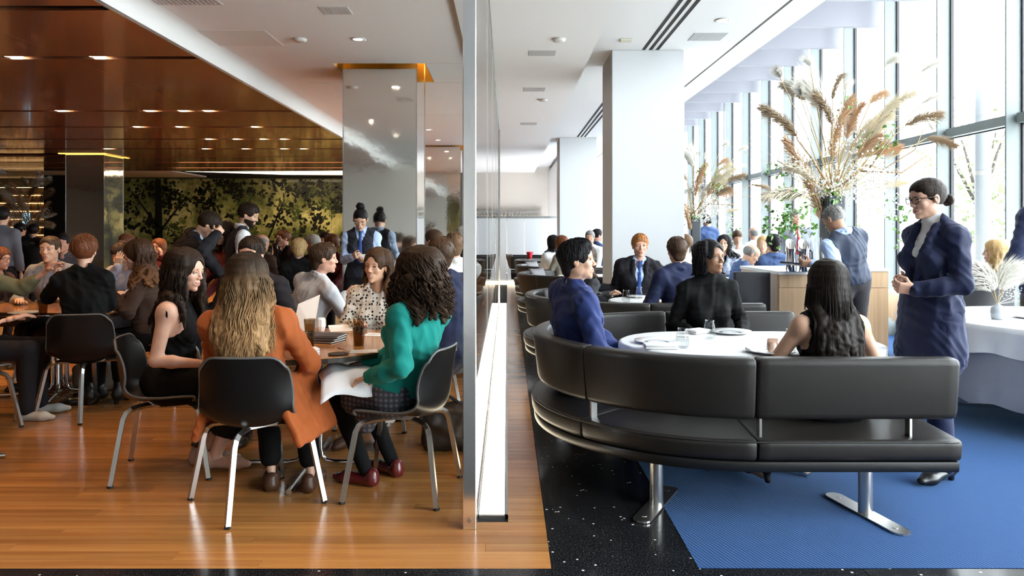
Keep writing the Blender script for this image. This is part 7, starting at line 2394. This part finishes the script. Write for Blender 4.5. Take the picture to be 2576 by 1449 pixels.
plate(tp(1600, 748, ZC), 'white plate on the second booth table', 0.10)
# grey vase with two white grass tufts
vz = empty('bud_vase', tp(2510, 803, 0.7515), 0, 'small grey ceramic vase with white grass plumes on the round table', 'vase')
MB().lathe([(0.038, 0.0), (0.046, 0.012), (0.048, 0.05), (0.045, 0.08), (0.034, 0.098), (0.016, 0.106), (0.015, 0.116), (0.012, 0.116), (0.012, 0.1), (0.0, 0.1)], 28).build('body', mat('grey_glaze', (0.34, 0.37, 0.40), 0.18, coat=0.4), vz, smooth=True)
for i, (dx, dz, f_) in enumerate(((-0.13, 0.30, 0.07), (-0.10, 0.26, 0.07), (-0.15, 0.24, 0.06), (0.10, 0.30, 0.07), (0.13, 0.27, 0.07), (0.07, 0.28, 0.06), (-0.04, 0.33, 0.012))):
    b_ = Vector((dx * 0.35, 0.01 * i - 0.03, 0.115 + dz * 0.35)); t_ = Vector((dx * 1.05, 0.02 * i - 0.06, 0.10 + dz))
    plume(vz, b_, t_, f_, M_PLW, 40 + i)
    MB().tube([(0, 0, 0.10), b_], 0.0018, 4).build('stem', M_STEM, vz)
mb = MB()
for k in range(60):
    c = Vector((0.10 + random.gauss(0, 0.035), random.gauss(0, 0.03), 0.19 + random.gauss(0, 0.025))); q = 0.005
    mb.add([c + Vector((q, 0, 0)), c - Vector((q, 0, 0)), c + Vector((0, q, 0)), c - Vector((0, q, 0)), c + Vector((0, 0, q)), c - Vector((0, 0, q))], [(0, 2, 4), (2, 1, 4), (1, 3, 4), (3, 0, 4), (2, 0, 5), (1, 2, 5), (3, 1, 5), (0, 3, 5)])
    if k % 6 == 0: mb.tube([(0, 0, 0.11), c], 0.0008, 3)
o = mb.build('baby_breath', M_BREATH, vz); o['kind'] = 'stuff'

# round wooden table
ZW = 0.7405
tumbler(tp(776, 880, ZW), 'smoked brown water glass nearest the folded napkin', 0.100, 'smoke')
tumbler(tp(779, 842, ZW), 'smoked brown water glass behind the nearest one', 0.100, 'smoke')
tumbler(tp(903, 869, ZW), 'smoked brown water glass in front of the teal sleeve', 0.108, 'smoke')
tumbler(tp(902, 840, ZW), 'smoked brown water glass before the polka dots, the farther one', 0.100, 'smoke')
napkin(tp(774, 894, ZW), 0.55, 'thick folded white napkin on the round wooden table', 0.055, 0.038, 3, 0.013)
o = MB().lathe([(0.0, 0), (0.05, 0), (0.055, 0.006), (0.05, 0.008), (0.0, 0.008)], 32).build('coaster', mat('dark_coaster', (0.028, 0.020, 0.018), 0.5), None, smooth=True, angle=0.6); o.location = tp(851, 892, ZW); tag(o, 'round dark brown coaster on the wooden table', 'coaster')
pn = empty('pen', tp(872, 883, ZW + 0.008), -0.35, 'slim silver pen leaning on the dark coaster', 'pen')
MB().tube([(-0.055, 0, 0.012), (0.055, 0, -0.003)], 0.004, 8).build('barrel', M_CHROME, pn, smooth=True)
def sheet(loc, rz, w, d, label, curl=0.0, m=None):
    n = 8
    v = []; f = []
    for i in range(n + 1):
        t = i / n
        z = 0.0008 + curl * t * t
        v += [(-w, -d + 2 * d * t, z), (w, -d + 2 * d * t, z), (-w, -d + 2 * d * t, z - 0.0006), (w, -d + 2 * d * t, z - 0.0006)]
    for i in range(n):
        a = 4 * i
        f += [(a, a + 1, a + 5, a + 4), (a + 2, a + 6, a + 7, a + 3)]
    o = MB().add(v, f).build('paper_menu', m or M_PAPER, None, loc=loc); o.rotation_euler = (0, 0, rz)
    return tag(o, label, 'menu')
def text_lines(parent, w, d, n=7, rz=0):
    mb = MB()
    for k in range(n):
        y_ = d * 0.7 - k * d * 1.4 / n
        mb.box(-w * 0.7, w * random.uniform(0.1, 0.7), y_, y_ + 0.0025, 0.0009, 0.0012)
    o = mb.build('print_lines', mat('grey_print', (0.35, 0.34, 0.33), 0.8), parent); return o
s1 = sheet(tp(915, 884, ZW), 0.25, 0.075, 0.055, 'white menu sheet beside the pen'); text_lines(s1, 0.07, 0.05)
s2 = sheet(tp(950, 842, ZW), -0.2, 0.085, 0.07, 'white menu sheet before the polka dot dress'); text_lines(s2, 0.08, 0.06)
s3 = sheet(tp(860, 831, ZW), 0.4, 0.08, 0.06, 'white menu sheet behind the charcoal folders, one edge lifted', 0.03)
for k in range(3):
    fo = empty('menu_folder', tp(806, 858, ZW) + Vector((0.006 * k, 0.012 * k, 0.013 * k)), -0.30 + 0.08 * k, ('lowest', 'middle', 'topmost')[k] + ' charcoal menu folder of the stack on the round table', 'menu', 'charcoal menu folders')
    MB().box(-0.125, 0.125, -0.085, 0.085, 0.0005, 0.003).build('cover', M_FOLDER, fo, bevel=0.001)
    MB().box(-0.118, 0.118, -0.08, 0.08, 0.003, 0.009).build('pages', M_PAPER, fo)
    MB().box(-0.125, 0.125, -0.085, 0.085, 0.009, 0.012).build('cover', M_FOLDER, fo, bevel=0.001)
hm = empty('held_menu', (-1.50, 4.42, ZW), 0.3, 'cream menu card held upright behind the orange shoulder', 'menu')
MB().add([(-0.02, 0, 0.0), (0.12, 0.06, 0.0), (0.16, 0.05, 0.24), (0.02, -0.03, 0.19), (-0.02, 0.002, 0.0), (0.12, 0.062, 0.0), (0.16, 0.052, 0.24), (0.02, -0.028, 0.19)], [(0, 1, 2, 3), (7, 6, 5, 4), (0, 4, 5, 1), (1, 5, 6, 2), (2, 6, 7, 3), (3, 7, 4, 0)]).build('card', mat('cream_card', (0.62, 0.53, 0.46), 0.8), hm)
hm.location = tp(742, 838, ZW)
nc = empty('napkin_cup', tp(808, 832, ZW), 0, 'white folded paper cone beside the smoked glasses', 'napkin')
MB().lathe([(0.02, 0.0), (0.03, 0.03), (0.028, 0.075), (0.022, 0.085), (0.0, 0.086)], 10).build('folded_cloth', M_CLOTH, nc)
# lap napkin of the teal sweater
v = []; f = []
for i in range(13):
    for k in range(13):
        x, y = -0.14 + 0.28 * i / 12, -0.12 + 0.24 * k / 12
        z = 0.012 * math.sin(9 * x + 14 * y) + 0.006 * math.sin(31 * x - 17 * y) - 1.6 * max(0, -y - 0.05) - 0.9 * max(0, -x - 0.08)
        v.append((x, y, z))
for i in range(12):
    for k in range(12): f.append((i * 13 + k, (i + 1) * 13 + k, (i + 1) * 13 + k + 1, i * 13 + k + 1))
o = MB().add(v, f).build('lap_napkin', M_CLOTH, None, smooth=True)
o.location = (-0.84, 3.90, 0.668); o.rotation_euler = (-0.05, 0.12, 0.35); tag(o, 'white napkin on the lap of the teal sweater', 'napkin')
md = o.modifiers.new('thick', 'SOLIDIFY'); md.thickness = 0.004
# left table things
tumbler(tp(108, 792, ZW), 'tall smoked glass on the left wooden table', 0.12, 'smoke')
plate(tp(60, 790, ZW), 'plate with cutlery on the left wooden table', 0.11)
for (u, v, nm) in ((35, 796, 'silver fork on the left wooden table, the left one'), (85, 797, 'silver knife on the left wooden table')):
    k_ = empty('cutlery', tp(u, v, ZW), -1.2, nm, 'cutlery')
    MB().tube([(0, -0.09, 0.004), (0, 0.03, 0.006), (0, 0.10, 0.004)], [0.003, 0.003, 0.006], 6).build('handle', M_CHROME, k_, smooth=True)
    MB().box(-0.009, 0.009, 0.08, 0.12, 0.001, 0.004).build('head', M_CHROME, k_)
def wine_glass(loc, label):
    root = empty('wine_glass', loc, 0, label, 'glass', 'wine glasses')
    MB().lathe([(0.035, 0.0), (0.034, 0.002), (0.005, 0.006), (0.0035, 0.02), (0.0035, 0.085), (0.012, 0.095), (0.036, 0.13), (0.038, 0.155), (0.030, 0.20), (0.028, 0.20), (0.036, 0.155), (0.034, 0.13), (0.0, 0.098)], 20).build('bowl', M_CLEAR, root, smooth=True)
    MB().lathe([(0.0, 0.1), (0.031, 0.13), (0.033, 0.14), (0.0, 0.14)], 16).build('wine', pane_glass('amber_wine', (0.75, 0.45, 0.2), 1, 0, 1.33), root, smooth=True)
    return root
wine_glass((-3.00, 10.0, ZW), 'wine glass near the candle, right one'); wine_glass((-3.16, 9.95, ZW), 'wine glass near the candle, left one')
wine_glass((-4.1, 6.55, ZW), 'wine glass in front of the balding man'); wine_glass((-3.6, 6.6, ZW), 'wine glass before the lavender sweatshirt')
cd_ = empty('candle', (-3.05, 10.15, ZW), 0, 'small lit candle on the table of the man on the phone', 'candle')
MB().lathe([(0.03, 0), (0.032, 0.05), (0.029, 0.05), (0.028, 0.01), (0.0, 0.01)], 16).build('holder', M_CLEAR, cd_, smooth=True)
MB().lathe([(0.0, 0.012), (0.006, 0.02), (0.0, 0.045)], 8).build('flame', emis('flame', (1.0, 0.5, 0.15), 25), cd_)

# ================================================================== THINGS ON AND AROUND THE STATION
for i, (u, lab) in enumerate(((1990, 'steel carafe with slanted mouth, left one on the oak station'), (2022, 'steel carafe with slanted mouth, right one on the oak station'))):
    loc = tp(u, 683, 1.0015)
    cf_ = empty('carafe', loc, 0, lab, 'carafe', 'slanted steel carafes')
    n = 28
    prof = [(0.048, 0.0), (0.052, 0.01), (0.050, 0.10), (0.045, 0.18), (0.052, 0.22)]
    v = []; f = []
    for r_, z in prof:
        for k in range(n): a = 2 * PI * k / n; v.append((r_ * math.cos(a), r_ * math.sin(a), z))
    for k in range(n):
        a = 2 * PI * k / n; v.append((0.050 * math.cos(a), 0.050 * math.sin(a), 0.265 + 0.055 * math.sin(a)))
    for k in range(n):
        a = 2 * PI * k / n; v.append((0.046 * math.cos(a), 0.046 * math.sin(a), 0.262 + 0.052 * math.sin(a)))
    for k in range(n):
        a = 2 * PI * k / n; v.append((0.040 * math.cos(a), 0.040 * math.sin(a), 0.10))
    for i_ in range(7):
        for k in range(n): k2 = (k + 1) % n; f.append((i_ * n + k, i_ * n + k2, (i_ + 1) * n + k2, (i_ + 1) * n + k))
    f.append(tuple(range(n - 1, -1, -1)))
    MB().add(v, f).build('body', M_CHROME, cf_, smooth=True, angle=0.9)
    MB().tube([(0.048, -0.01, 0.06), (0.075, -0.02, 0.09), (0.075, -0.02, 0.19), (0.05, -0.01, 0.21)], 0.007, 8).build('handle', mat('black_handle', (0.01, 0.01, 0.01), 0.4), cf_, smooth=True)
for i, (u, lab) in enumerate(((2050, 'clear glass bottle on the oak station, left one'), (2064, 'clear glass bottle on the oak station, right one'))):
    o = MB().lathe([(0.034, 0), (0.036, 0.01), (0.036, 0.15), (0.030, 0.19), (0.014, 0.26), (0.013, 0.32), (0.015, 0.325), (0.012, 0.325), (0.011, 0.26), (0.0, 0.25)], 18).build('glass_bottle', M_CLEAR, None, smooth=True)
    o.location = tp(u, 678, 1.0015); tag(o, lab, 'bottle')
bd = empty('menu_board', at(2008, 664, 6.75), 0, 'dark menu board held out by the waiter at the station', 'menu')
MB().obox((0, 0, 0), (1, 0.2, -0.12), (-0.2, 1, 0), (0.12, 0, 1), 0.13, 0.09, 0.008).build('cover', mat('navy_board', (0.03, 0.04, 0.07), 0.4), bd)
MB().obox((0, 0, -0.012), (1, 0.2, -0.12), (-0.2, 1, 0), (0.12, 0, 1), 0.125, 0.085, 0.004).build('pages', M_PAPER, bd)
# order pad and pen of the waitress, phone of the red-haired man
np_ = empty('order_pad', at(914, 647, 7.70), 0, 'small white order pad in the hand of the waitress', 'notepad')
MB().obox((0, 0, 0), (1, 0, 0), (0, 0.8, 0.5), (0, -0.5, 0.8), 0.035, 0.05, 0.005).build('pages', M_PAPER, np_)
ph = empty('mobile_phone', at(697, 608, 10.74), 0, 'black mobile phone at the ear of the red-haired man', 'phone')
MB().obox((0, 0, 0), (0.35, 0, 1), (0.2, 1, 0), (1, 0, -0.35), 0.07, 0.035, 0.004).build('body', mat('phone_black', (0.005, 0.005, 0.006), 0.2), ph, bevel=0.002)

# ================================================================== BAGS ON THE FLOOR
def soft_bag(loc, rad, m, label, seed, strap=False):
    root = empty('bag', (loc[0], loc[1], 0), 0, label, 'bag')
    pr = [P_box((0, 0, rad[2]), np.eye(3), rad, 0.05, 0.05), P_ell((rad[0] * 0.3, 0, rad[2] * 1.7), np.eye(3), (rad[0] * 0.6, rad[1] * 0.8, rad[2] * 0.5), 0.06), P_ell((-rad[0] * 0.5, 0, rad[2] * 1.5), np.eye(3), (rad[0] * 0.5, rad[1] * 0.9, rad[2] * 0.6), 0.06)]
    v, f = surface_nets(Field(pr, 0.015, [((0, 0, 0.002), (0, 0, -1))], (0.012, 22, seed)))
    link('body', mesh_np('bag', [(v, f, 0)], [m]), None, root)
    if strap:
        MB().tube([(-rad[0] * 0.6, 0, rad[2] * 1.9), (-0.05, 0.02, rad[2] * 2.7), (rad[0] * 0.6, 0, rad[2] * 1.9)], 0.012, 6).build('strap', m, root, smooth=True)
    return root
soft_bag((-3.55, 6.55, 0), (0.26, 0.14, 0.11), mat('canvas', (0.42, 0.39, 0.32), 0.9), 'crumpled off-white canvas bag on the floor behind the black t-shirt chair', 3)
soft_bag((-0.36, 4.75, 0), (0.18, 0.12, 0.13), mat('dark_bag_leather', (0.022, 0.015, 0.011), 0.4), 'dark leather bag on the floor behind the curly-haired woman', 6, True)

# ================================================================== EXIT SIGN
def word(txt, size, m, parent, loc, rot, name='lettering'):
    c = bpy.data.curves.new('t', 'FONT'); c.body = txt; c.size = size; c.align_x = 'CENTER'; c.align_y = 'CENTER'; c.extrude = 0.002
    t = bpy.data.objects.new('t', c); COL.objects.link(t)
    dg = bpy.context.evaluated_depsgraph_get()
    me = bpy.data.meshes.new_from_object(t.evaluated_get(dg))
    bpy.data.objects.remove(t)
    o = link(name, me, m, parent); o.location = loc; o.rotation_euler = rot
    return o
ex = empty('exit_sign', at(1822, 482, 16.2), 0, 'small white EXIT sign with red letters at the far windows', 'sign')
MB().box(-0.10, 0.10, 0.0, 0.03, -0.14, 0.14).build('board', mat('sign_white', (0.8, 0.8, 0.8), 0.4), ex)
MB().box(-0.01, 0.01, 0.01, 0.02, 0.14, Z_TOP - ex.location.z).build('hanger', M_WINFRAME, ex)
word('EXIT', 0.14, mat('sign_red', (0.7, 0.02, 0.01), 0.5), ex, (0, -0.004, 0), (PI / 2, PI / 2, 0))

# ================================================================== OUTSIDE
og = MB().box(5.45, 60, -30, 60, -0.6, -0.3).build('pavement_outside', mat('pale_pavement', (0.62, 0.62, 0.60), 0.8)); tag(og, kind='structure')
M_OUT = mat('pale_facade', (0.5, 0.52, 0.54), 0.8)
for (x, y, w, d, h, lab) in ((40, 34, 10, 10, 16, 'pale tall facade far outside, seen through the windows'), (38, 12, 6, 8, 14, 'pale facade outside behind the standing woman'), (26, 52, 12, 8, 9, 'pale low facade outside at the far end')):
    b_ = empty('building', (x, y, -0.3), 0, lab, 'building')
    MB().box(0, w, 0, d, 0, h).build('wall', M_OUT, b_)
    for i in range(int(h // 3)):
        for j in range(int(d // 2)):
            MB().box(-0.05, 0.0, j * 2 + 0.4, j * 2 + 1.5, i * 3 + 1, i * 3 + 2.4).build('window', mat('outside_window', (0.30, 0.34, 0.38), 0.3), b_)
po = empty('outdoor_post', (7.9, 12.2, -0.3), 0, 'pale round steel post outside the window', 'post')
MB().lathe([(0.12, 0), (0.12, 9.0)], 20).build('shaft', mat('post_grey', (0.16, 0.17, 0.18), 0.5), po, smooth=True)
MB().lathe([(0.2, 0), (0.2, 0.03), (0.13, 0.05)], 20).build('base', MATS['post_grey'], po)
def tree(x, y, h, label, seed):
    r = random.Random(seed)
    t = empty('tree', (x, y, -0.3), 0, label, 'tree')
    MB().tube([(0, 0, 0), (0.05, 0, h * 0.4), (0, 0.05, h * 0.75)], [0.09, 0.07, 0.03], 8).build('trunk', mat('bark', (0.06, 0.05, 0.04), 0.9), t, smooth=True)
    for k in range(5):
        a = r.uniform(0, 6.28)
        MB().tube([(0, 0, h * 0.45), (math.cos(a) * 0.5, math.sin(a) * 0.5, h * 0.7), (math.cos(a) * 0.9, math.sin(a) * 0.9, h * 0.85)], [0.04, 0.025, 0.01], 6).build('limb', MATS['bark'], t)
    mb = MB()
    for j in range(1500):
        while True:
            p = Vector((r.uniform(-1, 1), r.uniform(-1, 1), r.uniform(-1, 1)))
            if p.length < 1 and p.length > 0.3: break
        c = Vector((p.x * h * 0.27, p.y * h * 0.27, h * 0.66 + p.z * h * 0.34))
        a = Vector((r.uniform(-1, 1), r.uniform(-1, 1), r.uniform(-1, 1))).normalized(); b_ = a.orthogonal(); q = r.uniform(0.04, 0.08)
        mb.add([c - a * q, c + b_ * q * 0.6, c + a * q, c - b_ * q * 0.6], [(0, 1, 2, 3)])
    o = mb.build('foliage', mat('pale_leaf', (0.16, 0.19, 0.09), 0.6), t); o['kind'] = 'stuff'
tree(9.4, 14.6, 4.6, 'young tree outside behind the pale post', 4)
tree(9.6, 10.4, 4.2, 'young tree outside at the right edge', 8)
tree(9.0, 20.0, 4.5, 'slim tree outside at the far windows', 12)
